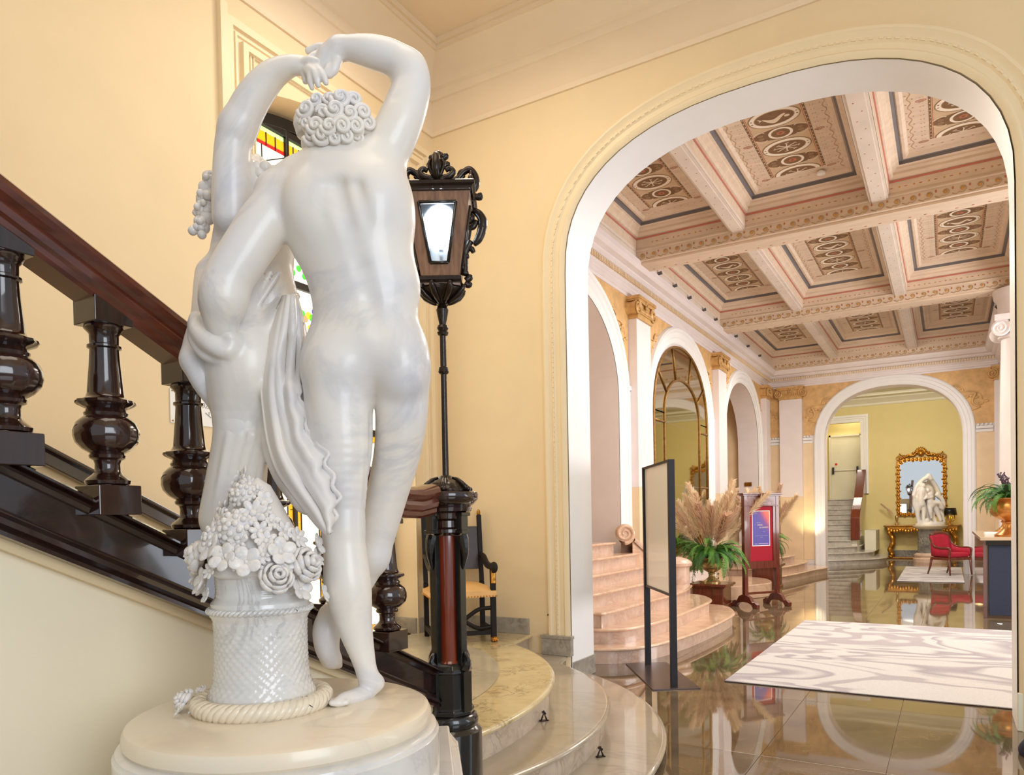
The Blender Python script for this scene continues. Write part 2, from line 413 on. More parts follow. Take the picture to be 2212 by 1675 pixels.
def arch_moulding(mb, axis, plane, out, line, prof):
    """sweep prof (a = outward in the wall plane from the arch line, b = proud of the wall) round an arch outline"""
    pts = []; nr = []
    n = len(line)
    for i, (u, z) in enumerate(line):
        a = line[max(0, i-1)]; b = line[min(n-1, i+1)]
        du, dz = b[0]-a[0], b[1]-a[1]; L = math.hypot(du, dz) or 1
        nu, nz = -dz/L, du/L
        if axis == 'x': pts.append((u, plane, z)); nr.append(((nu, 0, nz), (0, out, 0)))
        else: pts.append((plane, u, z)); nr.append(((0, nu, nz), (out, 0, 0)))
    return mb.sweep(prof, pts, nr)

# --- floor: a bed and the polished slabs laid on it
floor = struct(MB().box(-9, 7, -3.5, 30, -.12, -.006).build('floor', M_bed))
tile_me = {}
def tile(x0, x1, y0, y1):
    x1 = min(x1, 6); g = .0015
    key = (round(x1-x0, 3), round(y1-y0, 3))
    if key not in tile_me:
        o = MB().box(-key[0]/2+g, key[0]/2-g, -key[1]/2+g, key[1]/2-g, -.005, 0).build('floor_slab', M_floor, bevel=.0008)
        tile_me[key] = o; first = True
    else:
        o = tile_me[key].copy(); COL.objects.link(o)
    o.location = ((x0+x1)/2, (y0+y1)/2, random.uniform(-.0003, .0003)); o.parent = floor
xs = [-5.34, -3.9, -2.46, -1.02, -.32, 1.12, 2.56, 4.0, 5.44]
ys = [-1.5, .06, 1.62, 3.18, 4.66, 6.2, 7.75, 9.3, 10.85, 12.4, 13.95, 15.5, 17.05, 18.0, 19.5, 21.0, 22.5, 24.0, 25.5]
for a, b in zip(xs[:-1], xs[1:]):
    for c, d in zip(ys[:-1], ys[1:]): tile(a, b, c, d)

# --- the arch wall between lobby and hall
line_in = archline(AX, AA, ASPR, AAPEX, AN)
wm = wall_with_arches(MB(), 'x', YN, YF, XL-.3, 3.6, 0, ZL+.2, [line_in])
wall_b = struct(wm.build('wall_back', [M_lobby]))
# arch intrados lining in brilliant white, a shade proud of the plaster
lin = MB()
lin.grid([[(a, YN-.012, z), (a, YF+.012, z)] for a, z in [(AX+(x-AX)*.994, z-.008) for x, z in line_in]])
lin.build('reveal', M_arch, wall_b, smooth=True, autos=.6)
prof = [(0, .012), (.02, .03), (.045, .036), (.06, .02), (.10, .022), (.115, .034), (.13, .034), (.14, .022), (.165, .026), (.19, .045), (.21, .045), (.22, .012), (.225, 0)]
o = arch_moulding(MB(), 'x', YN, -1, line_in, prof).build('architrave', M_trim, wall_b, smooth=True, autos=.5)
o = arch_moulding(MB(), 'x', YF, 1, line_in, prof).build('architrave', M_arch, wall_b, smooth=True, autos=.5)
# beading carved along the architrave
be = MB(); L = []
for (a, b) in zip(line_in[:-1], line_in[1:]):
    seg = math.hypot(b[0]-a[0], b[1]-a[1]); k = max(1, int(seg/.045))
    for i in range(k): L.append((lerp(a[0], b[0], i/k), lerp(a[1], b[1], i/k), b[0]-a[0], b[1]-a[1]))
for (x, z, dx, dz) in L:
    d = math.hypot(dx, dz) or 1; nx, nz = -dz/d, dx/d
    be.obox((x+nx*.122, YN-.036, z+nz*.122), (dx/d, 0, dz/d), (0, 1, 0), (nx, 0, nz), .016, .006, .006)
stuff(be.build('bead', M_trim, wall_b))
# sunk panel strips beside the arch + marble plinth block
pn = MB()
for x0, x1, z0, z1 in ((-3.22, -3.06, .6, 3.8),):
    for a, b, c, d in ((x0, x1, z0, z0+.015), (x0, x0+.012, z0, z1), (x1-.012, x1, z0, z1)):
        pn.box(a, b, YN-.012, YN, c, d)
pn.build('panel_bead', M_trim, wall_b)
# --- lobby left wall with the deep window recess
WY0, WY1, WZ = 3.78, 5.6, 4.93
def seg_arch(y0, y1, spr, apex, z0, N=16):
    return [(y0, z0)]+[(lerp(y0, y1, i/N), spr+(apex-spr)*(1-(2*i/N-1)**2)) for i in range(N+1)]+[(y1, z0)]
lw = wall_with_arches(MB(), 'y', XL-.45, XL, -4, YN, 0, ZL+.2, [seg_arch(WY0, WY1, 4.74, WZ, .41)])
wall_l = struct(lw.build('wall_left', M_lobbyup if False else M_lobby))
fr = MB()
L = [(3.53, .82), (3.53, 5.18), (5.93, 5.18), (5.93, .82)]
def rect_mould(mb, y0, y1, z0, z1, X, out, wd, pr):
    """three-member picture moulding on an x-plane, open at the foot, corners mitred"""
    P = [(0, 0), (0, pr), (wd*.3, pr), (wd*.32, .001), (wd*.42, .001), (wd*.44, pr*.6), (wd*.54, pr*.6), (wd*.56, .001), (wd*.7, .001), (wd*.72, pr*1.3), (wd*.97, pr*1.3), (wd, 0)]
    mb.sweep(P, [(X, y0, z0), (X, y0, z1), (X, y1, z1), (X, y1, z0)], [((0, 1, 0), (out, 0, 0)), ((0, 1, -1), (out, 0, 0)), ((0, -1, -1), (out, 0, 0)), ((0, -1, 0), (out, 0, 0))])
rect_mould(fr, 3.53, 5.93, .41, 5.18, XL, 1, .19, .03)
fr.box(XL, XL+.045, 3.47, 3.53, .41, 5.24)
rect_mould(fr, WY0-.03, WY1+.03, .41, 5.02, XL, 1, .035, .012)
fr.build('window_surround', M_trim, wall_l)
# --- lobby ceiling, coves and picture rails
ceil = struct(MB().box(XL-.5, 3.6, -4, YF, ZL, ZL+.2).build('ceiling', M_lobbyup))
cr = MB()
cp = [(0, -.74), (.02, -.74), (.03, -.70), (.012, -.69), (.012, -.40), (.03, -.39), (.05, -.35), (.05, -.32), (.075, -.30), (.10, -.24), (.16, -.15), (.25, -.09), (.27, -.09), (.27, -.05), (.30, -.05), (.30, 0)]
cr.sweep(cp, [(-4.45, -4, ZL), (-4.45, 6.0, ZL), (3.6, 6.0, ZL)], [((1, 0, 0), (0, 0, 1)), ((1, -1, 0), (0, 0, 1)), ((0, -1, 0), (0, 0, 1))])
struct(cr.build('trim_1', M_lobbyup, smooth=True, autos=.5))
# ceiling panel mould with the scooped corner
cc = MB(); pts = []; R_ = .42; x0, y1 = XL+.62, YN-.62
pts += [(x0, -3, ZL), (x0, y1-R_*1.5, ZL)]
pts += [(x0+R_*1.05-R_*1.05*cos(t)*1.0, 0, ZL) for t in ()]
cxr, cyr = x0-.05, y1+.05
for k in range(9):
    a = -pi/2+.16+(pi/2-.32)*k/8
    pts.append((cxr+R_*cos(a), cyr+R_*sin(a), ZL))
pts += [(x0+R_*1.5, y1, ZL), (3.2, y1, ZL)]
nr = []
for i in range(len(pts)):
    a, b = Vector(pts[max(0, i-1)]), Vector(pts[min(len(pts)-1, i+1)]); d = (b-a).normalized(); nr.append(((d.y, -d.x, 0), (0, 0, -1)))
cc.sweep([(-.03, 0), (-.028, .02), (0, .03), (.02, .022), (.045, .02), (.06, .034), (.08, .034), (.09, 0)], pts, nr)
struct(cc.build('trim_2', M_lobbyup, smooth=True, autos=.6))
# --- marble skirtings of the lobby
sk = MB()
sk.box(-4.45, -3.42, YN-.03, YN, .41, .56)
struct(sk.build('baseboard_back', M_skirt, bevel=.004))
sk = MB().box(-4.45, -4.42, 5.62, YN-.03, .41, .56).box(XL-.3, XL, WY1-.025, WY1, .41, .56)
struct(sk.build('baseboard_left', M_skirt, bevel=.004))

# ================================================================== the hall
ZC = 5.3                    # top of the hall entablature
CEN = (8.56, 13.17, 17.78)  # centres of the three side arches
alines = [archline(c, 1.60, 3.25, 4.62, 2.1) for c in CEN]
hl = wall_with_arches(MB(), 'y', FLEFT-.5, FLEFT, YF, FY+.3, 0, 6.0, [alines[0], alines[2]])
wall_hl = struct(hl.build('wall_hall_left', M_hallwhite))
hm = MB()
prof2 = [(0, .01), (.03, .03), (.10, .03), (.12, .05), (.2, .05), (.22, .075), (.26, .085), (.29, .06), (.31, .0)]
for L in alines: arch_moulding(hm, 'y', FLEFT, 1, L, prof2)
hm.build('archivolt', M_arch, wall_hl, smooth=True, autos=.5)
# recess behind the stair arches
rc = MB()
for c in (CEN[0], CEN[2]):
    rc.box(-7.4, -7.3, c-1.9, c+1.9, 0, 5.4)
    rc.box(-7.4, FLEFT-.5, c-1.95, c-1.75, 0, 5.4); rc.box(-7.4, FLEFT-.5, c+1.75, c+1.95, 0, 5.4)
    rc.box(-7.4, FLEFT-.5, c-1.95, c+1.95, 5.3, 5.4)
rc.build('stair_recess', M_hallwarm, wall_hl)
# an inner arch seen through the first one
inn = wall_with_arches(MB(), 'y', -5.95, -5.6, 6.8, 10.4, 0, 5.3, [archline(8.5, 1.35, 3.2, 4.2, 2.1)])
inn.build('inner_arch', M_hallwarm, wall_hl)
# spandrels: ochre relief plaster panels around the arches, with raised sprays
def spandrel(mb, u0, u1, plane, axis, L, off, z0, z1, out):
    """fills the wall between an arch outline (grown by off) and the architrave"""
    G = []
    c = (L[0][0]+L[-1][0])/2
    for i, (u, z) in enumerate(L):
        a = L[max(0, i-1)]; b = L[min(len(L)-1, i+1)]; du, dz = b[0]-a[0], b[1]-a[1]; q = math.hypot(du, dz) or 1
        G.append((u-dz/q*off, z+du/q*off))
    G = [g for g in G if u0 <= g[0] <= u1]
    G = [g for g in G if g[1] >= z0]
    P = (lambda u, z: (u, plane+out*.012, z)) if axis == 'x' else (lambda u, z: (plane+out*.012, u, z))
    pts = [(u0, z0)]+([] if abs(G[0][0]-u0) < .01 else [(G[0][0], z0)])+G+([] if abs(G[-1][0]-u1) < .01 else [(G[-1][0], z0)])+[(u1, z0)]
    for (a, za), (b, zb) in zip(pts[:-1], pts[1:]):
        if b-a > 1e-5: mb.add([P(a, za), P(b, zb), P(b, z1), P(a, z1)], [(0, 1, 2, 3)])
PY = [10.865, 15.475, 20.02]
def sprays(mb, cx, cz, plane, axis, out, s_, mir):
    """raised scrolling relief figure with leaves on a spandrel"""
    def P(u, z, h): 
        u = cx+mir*u*s_; z = cz+z*s_
        return (u, plane+out*(.015+h), z) if axis == 'x' else (plane+out*(.015+h), u, z)
    pts = [P(-.55+.9*t+.10*sin(t*9), .32-.5*t*t+.08*cos(t*8), .012) for t in [i/14 for i in range(15)]]
    mb.tube(pts, [.03*s_*(1.3-i/14) for i in range(15)], 6)
    mb.tube([P(.15+.25*t*cos(9*t), .05-.75*t+.06*sin(9*t), .012) for t in [i/12 for i in range(13)]], [.05*s_*(1.2-i/14) for i in range(13)], 6)
    for k in range(7):
        a = k*.9; u, z = -.45+.16*k, .2-.09*k+.1*sin(k*2.2)
        c = P(u, z, .01); rr = .09*s_
        mb.ball(c, (rr if axis == 'x' else .02, .02 if axis == 'x' else rr, rr*.55), 8, 5)
sp = MB(); spr_ = MB()
bounds = [(YF+.05, 10.55), (11.18, 15.16), (15.79, 19.72)]
for L, (a, b) in zip(alines, bounds):
    spandrel(sp, a, b, FLEFT, 'y', L, .31, 3.5, 4.86, 1)
    c = (L[0][0]+L[-1][0])/2
    sprays(spr_, c+1.62, 4.35, FLEFT, 'y', 1, .5, 1); sprays(spr_, c-1.62, 4.35, FLEFT, 'y', 1, .5, -1)
sp.build('spandrel', M_relief, wall_hl); spr_.build('relief', M_relief, wall_hl, smooth=True)

# far wall
fline = archline(-1.235, 1.53, 3.35, 4.67, 2.3)
fw_ = wall_with_arches(MB(), 'x', FY, FY+.45, FLEFT-.5, 6.0, 0, 6.0, [fline])
wall_f = struct(fw_.build('wall_far', M_hallwhite))
fm = arch_moulding(MB(), 'x', FY, -1, fline, [(0, .01), (.03, .03), (.08, .035), (.1, .05), (.16, .05), (.18, .07), (.22, .08), (.25, .06), (.27, 0)])
fm.build('archivolt', M_arch, wall_f, smooth=True, autos=.5)
sp = MB(); sr = MB()
spandrel(sp, -3.28, 1.0, FY, 'x', fline, .26, 3.56, 4.9, -1)
sp.box(-4.15, -3.86, FY-.012, FY, 3.56, 4.9)
sprays(sr, -2.95, 4.25, FY, 'x', -1, .62, -1); sprays(sr, .45, 4.25, FY, 'x', -1, .62, 1); sprays(sr, -4.0, 4.2, FY, 'x', -1, .3, 1)
sp.build('spandrel', M_relief, wall_f); sr.build('relief', M_relief, wall_f, smooth=True)
bl = MB()
for a, b in ((-4.15, -3.86), (-3.28, -3.06), (.56, .9)):
    bl.box(a, b, FY-.05, FY, 3.44, 3.50); bl.box(a, b, FY-.03, FY, 3.36, 3.42)
    k = int((b-a)/.07)
    for i in range(k): bl.ball((a+(i+.5)*(b-a)/k, FY-.03, 3.535), (.03, .025, .03), 8, 5)
for a, b in ((10.48, 10.57), (11.17, 11.25), (15.1, 15.18), (15.78, 15.86)):
    bl.box(FLEFT, FLEFT+.05, a, b, 3.44, 3.50); bl.box(FLEFT, FLEFT+.03, a, b, 3.36, 3.42)
bl.build('string_course', M_arch, wall_f, smooth=False)
wn = MB()
for a, b in ((-4.15, -3.86), (-3.28, -3.04), (.55, .95)): wn.box(a, b, FY-.008, FY, .3, 3.36)
wn.build('wall_panel', M_hallwarm, wall_f)

# right-hand side of the hall: an arcade, and the wall behind the reception
rl = [archline(c, 1.75, 3.3, 4.6, 2.2) for c in (8.6, 13.2, 17.8)]
ra = wall_with_arches(MB(), 'y', 1.05, 1.45, 16.2, FY, 0, 5.25, [rl[2]])
wall_r = struct(ra.build('wall_right', M_hallwhite))
am = MB(); arch_moulding(am, 'y', 1.05, -1, rl[2], prof2)
am.build('archivolt', M_arch, wall_r, smooth=True, autos=.5)
struct(MB().box(5.9, 6.0, YF, 26, 0, 6.0).build('wall_reception', M_yellow))
bw = wall_with_arches(MB(), 'y', 5.6, 5.75, YF, FY, 0, 5.3, [archline(13.2, 2.2, 3.3, 4.5, 2.2)])
struct(bw.build('wall_reception_arcade', M_hallwhite))
struct(MB().box(1.45, 6.0, YF, FY, 5.45, 5.6).build('ceiling_reception', M_offwhite))

# --- hall entablature (cornice with dentils)
ent = [(0, 4.86), (.03, 4.86), (.03, 4.90), (.05, 4.91), (.05, 4.96), (.06, 4.965), (.06, 5.0), (.075, 5.01), (.10, 5.04), (.10, 5.10), (.12, 5.11), (.14, 5.115),
       (.18, 5.15), (.18, 5.17), (.26, 5.19), (.30, 5.24), (.31, 5.30), (0, 5.30)]
en = MB()
en.sweep(ent, [(FLEFT, YF, 0), (FLEFT, FY, 0), (1.05, FY, 0), (1.05, 16.2, 0)], [((1, 0, 0), (0, 0, 1)), ((1, -1, 0), (0, 0, 1)), ((-1, -1, 0), (0, 0, 1)), ((-1, 0, 0), (0, 0, 1))])
o = struct(en.build('trim_3', M_hallwhite, smooth=True, autos=.4))
dn = MB()
y = YF+.02
while y < FY-.12: dn.box(FLEFT+.09, FLEFT+.135, y, y+.028, 5.04, 5.105); y += .055
x = FLEFT+.14
while x < 1.0: dn.box(x, x+.028, FY-.135, FY-.09, 5.04, 5.105); x += .055
stuff(dn.build('dentil', M_hallwarm, o))

# --- coffered ceiling
XA = [(-3.95, -2.57), (-2.37, -.84), (-.62, .95)]
YB = [(YF-.02, 10.33), (10.80, 14.93), (15.40, 19.98)]
ch = MB(); PZ = 5.82
cl_h = struct(MB().box(-4.3, 1.6, YF, FY+.1, 6.0, 6.1).build('ceiling_hall', M_ceil))
# coffers: fascias, mouldings, painted beams
def coffer(mb, x0, x1, y0, y1):
    cx, cy = (x0+x1)/2, (y0+y1)/2
    segs = [(0, [(0, 5.42), (0, 5.43), (-.018, 5.435), (-.018, 5.47), (0, 5.475), (0, 5.60)]), (1, [(.001, 5.60), (.012, 5.602), (.012, 5.622), (.001, 5.624)]),
            (0, [(.0, 5.62), (.01, 5.63), (.03, 5.635), (.05, 5.67), (.05, 5.70), (.085, 5.72), (.09, 5.74), (.12, 5.75)]), (2, [(.12, 5.75), (.12, 5.79), (.155, 5.80)]),
            (0, [(.155, 5.80), (.17, 5.785), (.20, 5.785), (.23, PZ)])]
    x0 += .004; x1 -= .004; y0 += .004; y1 -= .004
    C = [(x0, y0), (x1, y0), (x1, y1), (x0, y1)]; N_ = [(1, 1), (-1, 1), (-1, -1), (1, -1)]
    for mi, pf in segs:
        mb.cur = mi
        mb.sweep(pf, [(a, b, 0) for a, b in C], [((nx, ny, 0), (0, 0, 1)) for nx, ny in N_], closed=True)
    mb.cur = 0
    mb.add([(x0, y0, PZ), (x1, y0, PZ), (x1, y1, PZ), (x0, y1, PZ)], [(0, 1, 2, 3)])
M_offwhite2 = plain('painted_white', (244, 232, 214), .65, .03, 12)
M_tan2 = plain('painted_pale_tan', (208, 180, 146), .65, .06, 12)
M_redline = plain('painted_red_line', (196, 122, 102), .6)
M_blueline = plain('painted_slate_line', (128, 122, 122), .6)
M_brown = plain('painted_brown_ground', (128, 96, 66), .65, .15, 12)
M_cream = plain('painted_cream', (232, 212, 186), .65, .05, 12)
M_ochre = plain('painted_ochre', (204, 152, 80), .6, .1, 12)
M_terra = plain('painted_terracotta', (188, 116, 86), .65, .1, 12)
M_tan = plain('painted_tan', (190, 158, 120), .65, .1, 12)
for x0, x1 in XA:
    for y0, y1 in YB:
        mb = MB(); coffer(mb, x0, x1, y0, y1)
        mb.build('coffer', [M_ceil, M_redline, M_blueline], cl_h, recalc=False)
bm_ = MB()
for a, b in ((10.33, 10.80), (14.93, 15.40), (19.98, FY)):
    if b > 20: bm_.box(-4.1, 1.05, a, b, 5.295, 6.0)
    else:
        bm_.box(-3.98, 1.05, a, b, 5.285, 6.0); bm_.box(-3.98, 1.05, a+.05, b-.05, 5.25, 5.285)
        bm_.box(-3.98, 1.05, a-.02, b+.02, 5.425, 5.45)
bm_.build('main_beam', M_ceil, cl_h, bevel=.006)
mn = MB()
for a, b in ((-2.57, -2.37), (-.84, -.62)):
    for y0, y1 in YB: mn.box(a, b, y0, y1, 5.42, 6.0); mn.box(a+.03, b-.03, y0, y1, 5.405, 5.42)
mn.build('minor_beam', M_ceil2, cl_h, bevel=.004)
sb = MB()
sb.box(-4.2, -3.95, YF, FY, 5.31, 6.0)
sb.box(.95, 1.5, YF, FY, 5.25, 6.0)
sb.build('side_beam', M_ceil2, cl_h, bevel=.004)
# running scroll painted along the near face of each main beam
sc_ = MB()
for yy in (10.33, 14.93, 19.98):
    P = lambda x, z, k=0: (x, yy-.004-k*.001, z)
    x = -3.86; pitch = .175; zc = 5.355
    while x < 1.0:
        sc_.cur = 0
        pts = []
        for i in range(14):
            a = -2.3+i*.42; r = .052*(1-i/22)
            pts.append(P(x+r*cos(a), zc+r*sin(a)))
        pts = [P(x-.11, zc-.035), P(x-.06, zc-.062)]+pts
        sc_.tube(pts, .006, 4)
        sc_.cur = 1
        sc_.lathe([(.022, 0), (.0, .006)], (0, 0, 0), 10) if False else sc_.ball(P(x, zc), (.022, .004, .022), 10, 5)
        sc_.cur = 2
        sc_.ball(P(x+.075, zc+.028), (.011, .004, .018), 8, 5)
        x += pitch
    x = -3.7
    while x < .9:
        sc_.cur = 1; sc_.ball(P(x, 5.53), (.012, .004, .012), 8, 4); sc_.cur = 2; sc_.ball(P(x+.07, 5.53), (.02, .003, .006), 8, 4); x += .16
for a, b in ((10.33, 10.80), (14.93, 15.40)):   # dotted soffits
    x = -3.8
    while x < .95:
        sc_.cur = 2; sc_.ball((x, (a+b)/2+.1, 5.249), (.02, .012, .003), 8, 4); x += .17
for a, b in ((-2.57, -2.37), (-.84, -.62)):
    y = 6.6; k = 0
    while y < 19.9:
        sc_.cur = 2; sc_.ball(((a+b)/2+(.03 if k % 2 else -.03), y, 5.404), (.008, .01, .002), 6, 4); y += .19; k += 1
sc_.build('painted_scroll', [M_tan, M_ochre, M_terra], cl_h, smooth=True)

# painted mural panel at the heart of every coffer (flat paint on the plaster)
def mural(L):
    mb = MB(); W = .30
    def flat(poly, z, mi): mb.cur = mi; mb.add([(x, y, z) for x, y in poly], [tuple(range(len(poly)))])
    def disc(cx, cy, rx, ry, z, mi, n=28, a0=0, a1=2*pi): flat([(cx+rx*cos(a0+(a1-a0)*i/n), cy+ry*sin(a0+(a1-a0)*i/n)) for i in range(n+(1 if a1-a0 < 6 else 0))], z, mi)
    def ring(cx, cy, rx, ry, w_, z, mi, a0=0, a1=2*pi, n=30):
        mb.cur = mi
        mb.grid([[(cx+rx*cos(a), cy+ry*sin(a), z), (cx+(rx+w_)*cos(a), cy+(ry+w_)*sin(a), z)] for a in [a0+(a1-a0)*i/n for i in range(n+1)]])
    def line(p, w_, z, mi):
        mb.cur = mi
        row = []
        for i, q in enumerate(p):
            a, b = p[max(0, i-1)], p[min(len(p)-1, i+1)]; dx, dy = b[0]-a[0], b[1]-a[1]; d = math.hypot(dx, dy) or 1
            row.append([(q[0]-dy/d*w_, q[1]+dx/d*w_, z), (q[0]+dy/d*w_, q[1]-dx/d*w_, z)])
        mb.grid(row)
    H = L/2
    flat([(-W, -H), (W, -H), (W, H), (-W, H)], -.002, 5)
    for s_ in (-1, 1):
        line([(s_*(W+.012), -H), (s_*(W+.012), H)], .012, -.003, 0)
        line([(s_*(W-.012), -H+L*i/60) for i in range(61)], .004, -.004, 2)
        for i in range(36): disc(s_*(W+.012), -H+L*(i+.5)/36, .006, .012, -.004, 1, 8)
        for i in range(30):
            for k in (.07, .10): disc(s_*(W+k), -H+L*(i+.5)/30, .007, .007, -.002, 3, 6)
    big = [(-1, 0), (0, 1), (1, 2)]
    ys = [k*L/4 for k in (-2, -1, 0, 1, 2)]
    for k, cy in enumerate(ys):
        a0, a1 = (0, 2*pi) if 0 < k < 4 else ((0, pi) if k == 0 else (pi, 2*pi))
        ring(0, cy, .20, .135, .075, -.0055, 0, a0, a1); ring(0, cy, .21, .145, .05, -.006, 4, a0, a1); ring(0, cy, .205, .14, .008, -.007, 3, a0, a1); ring(0, cy, .262, .197, .007, -.007, 3, a0, a1)
        disc(0, cy, .205, .14, -.005, 0, 30, a0, a1)
        for s_ in (-1, 1):
            if 0 < k < 4: disc(s_*.235, cy+.03, .012, .01, -.008, 0, 8); disc(s_*.235, cy-.03, .012, .01, -.008, 0, 8)
        if k == 2:        # a pale curling sea creature
            body = [(-.12+.24*t, cy+.05*sin(t*5.2-.6)+.02) for t in [i/16 for i in range(17)]]
            mb.cur = 1
            mb.grid([[(x, y-.012-.03*sin(pi*i/16), -.008), (x, y+.012+.03*sin(pi*i/16), -.008)] for i, (x, y) in enumerate(body)])
            flat([(-.12, cy-.01), (-.17, cy+.03), (-.15, cy-.0), (-.17, cy-.05)], -.008, 1); disc(.13, cy+.02, .03, .024, -.008, 1, 12)
        else:
            n = 8
            for i in range(n):
                a = 2*pi*i/n
                if k == 0 and sin(a) < -.1: continue
                if k == 4 and sin(a) > .1: continue
                line([(.02*cos(a), cy+.015*sin(a)), (.10*cos(a+.1), cy+.07*sin(a+.1)), (.145*cos(a), cy+.095*sin(a)), (.13*cos(a+.3), cy+.10*sin(a+.3))], .007, -.008, 1)
            disc(0, cy, .03, .025, -.009, 1, 10, a0, a1)
    for k in range(4):
        cy = (ys[k]+ys[k+1])/2
        disc(0, cy, .30, .13, -.003, 0, 20)
        ring(0, cy, .095, .09, .05, -.0062, 0); ring(0, cy, .10, .095, .032, -.0065, 4); ring(0, cy, .098, .093, .006, -.007, 3); disc(0, cy, .098, .092, -.0055, 0, 24)
        for i in range(8): a = 2*pi*i/8; disc(.032*cos(a), cy+.03*sin(a), .016, .016, -.008, 2, 8)
        disc(0, cy, .016, .016, -.009, 0, 8)
        for s_ in (-1, 1):
            for q in (-1, 1):
                ring(s_*.215, cy+q*.035, .022, .02, .006, -.006, 3); ring(s_*.215, cy+q*.035, .008, .008, .005, -.006, 3)
                line([(s_*(.16+.13*t), cy+q*(.09+.035*sin(t*4))) for t in [i/8 for i in range(9)]], .006, -.006, 1)
    # vine border
    for s_ in (-1, 1):
        X = s_*.50
        line([(X+.016*sin(i*.9), -H-.16+(L+.32)*i/120) for i in range(121)], .004, -.002, 3)
        for i in range(34):
            disc(X+(.032 if i % 2 else -.032), -H-.1+(L+.2)*i/33, .011, .007, -.002, 3, 7)
        for t in (-.97, -.33, .33, .97):
            ring(s_*.39, t*(H+.07), .045, .018, .008, -.002, 2); line([(s_*.39-.03, t*(H+.07)), (s_*.39+.03, t*(H+.07))], .003, -.002, 2)
    for t in (-1, 1):
        for i in range(9): disc(-.4+.1*i, t*(H+.17), .016, .007, -.002, 3, 7)
    o = mb.build('painted_mural', [M_brown, M_cream, M_terra, M_tan, M_offwhite2, M_tan2], cl_h, recalc=False)
    for v in o.data.vertices: v.co.z *= .5
    return o
mu = None
for x0, x1 in XA:
    for y0, y1 in YB:
        if mu is None: mu = mural(2.95); o = mu
        else: o = mu.copy(); COL.objects.link(o); o.parent = cl_h
        o.location = ((x0+x1)/2, (y0+y1)/2, PZ-.002); o.scale.x = .94 if x1-x0 < 1.45 else 1.0
stuff_det = MB().lathe([(.05, 0), (.055, .02), (.03, .03), (.03, .045), (0, .05)], (-1.35, 10.0-.02, PZ-.05), 14)
tag(stuff_det.build('smoke_detector', M_white, smooth=True, autos=.5), 'small round white smoke detector on the middle coffer nearest the arch', 'smoke detector')

# pilasters and their ionic capitals
def volute(mb, c, ax, up, out, R_, w_, turns=2.1, sgn=1, n=34):
    """spiral scroll of radius R_ about c, in the plane (ax, up), thick w_ along out"""
    c, ax, up, out = Vector(c), Vector(ax), Vector(up), Vector(out)
    pts = []; rd = []
    for i in range(n):
        t = i/(n-1); a = pi/2-sgn*0-turns*2*pi*t; r = R_*(1-.86*t)
        pts.append(c+ax*(sgn*-1*r*cos(a))+up*(r*sin(a))); rd.append(max(.10*R_, .17*R_*(1-.4*t)))
    mb.tube(pts, rd, 6)
    mb.ball(c, R_*.17, 8, 6)
def ionic(W, D, H=.33):
    """capital facing -Y, width W, depth D, sitting from z=0 up; origin at the wall plane centre"""
    mb = MB(); R_ = .115; x = W/2+.03
    mb.box(-W/2-.005, W/2+.005, -D-.02, 0, .02, H-.05)
    mb.box(-W/2-.07, W/2+.07, -D-.075, 0, H-.045, H); mb.box(-W/2-.05, W/2+.05, -D-.055, 0, H-.07, H-.045)
    mb.box(-W/2-.02, W/2+.02, -D-.03, 0, 0, .025)
    for s_ in (-1, 1):
        for k, yy in enumerate((-D-.04,)):
            volute(mb, (s_*x, yy, .155), (1, 0, 0), (0, 0, 1), (0, -1, 0), R_, .04, sgn=s_)
        # bolster: fluted cylinder running back to the wall
        mb.tube([(s_*x, -D-.02, .155), (s_*x, -D/2, .155), (s_*x, 0, .155)], [R_*.92, R_*.75, R_*.92], 18)
    # egg and dart between the volutes
    n = int((W-.08)/.055)
    for i in range(n): mb.ball((-W/2+.05+(i+.5)*(W-.1)/n, -D-.03, .13), (.022, .022, .032), 8, 6)
    mb.tube([(-W/2+.02, -D-.03, .09), (W/2-.02, -D-.03, .09)], .014, 6)
    mb.tube([(-x, -D-.045, .155+R_), (0, -D-.045, .155+R_-.03), (x, -D-.045, .155+R_)], .016, 6)
    for a in range(5): mb.ball((.045*cos(a*2*pi/5+.3), -D-.055, .235+.045*sin(a*2*pi/5+.3)), (.028, .02, .028), 8, 5)   # flower on the abacus
    mb.ball((0, -D-.07, .235), .018, 8, 5)
    return mb
cap0 = ionic(.60, .15).build('capital', M_gold, None, smooth=True, autos=.6); first = True
def pilaster(parent, u, axis, w_=.60, cap=True, narrow=0):
    global first
    sh = MB()
    if axis == 'x': sh.box(u-w_/2, u+w_/2, FY-.15, FY, 1.96, 4.53)
    else: sh.box(FLEFT, FLEFT+.15, u-w_/2, u+w_/2, 1.96, 4.53)
    o = sh.build('pilaster', M_hallwhite, parent, bevel=.006)
    lo = MB()
    if axis == 'x': lo.box(u-w_/2, u+w_/2, FY-.15, FY, .05, 1.96)
    else: lo.box(FLEFT, FLEFT+.15, u-w_/2, u+w_/2, .05, 1.96)
    lo.build('pilaster_foot', M_hallwarm, o, bevel=.006)
    c = cap0 if first else cap0.copy()
    if not first: COL.objects.link(c)
    first = False
    c.parent = o
    if axis == 'x': c.location = (u, FY, 4.53); c.rotation_euler.z = 0
    else: c.location = (FLEFT, u, 4.53); c.rotation_euler.z = pi/2
    c.scale.x = w_/.6
pilaster(wall_hl, PY[0], 'y'); pilaster(wall_hl, PY[1], 'y'); pilaster(wall_hl, 19.95, 'y', .5)
pilaster(wall_f, -3.57, 'x', .56); pilaster(wall_f, 1.2, 'x', .56)
# warm dado below the left hall arches, and their feet
dd = MB()
for a, b in bounds: pass
dd.box(FLEFT, FLEFT+.02, 11.2, 11.36, .0, 1.9)
dd.build('dado', M_hallwarm, wall_hl)

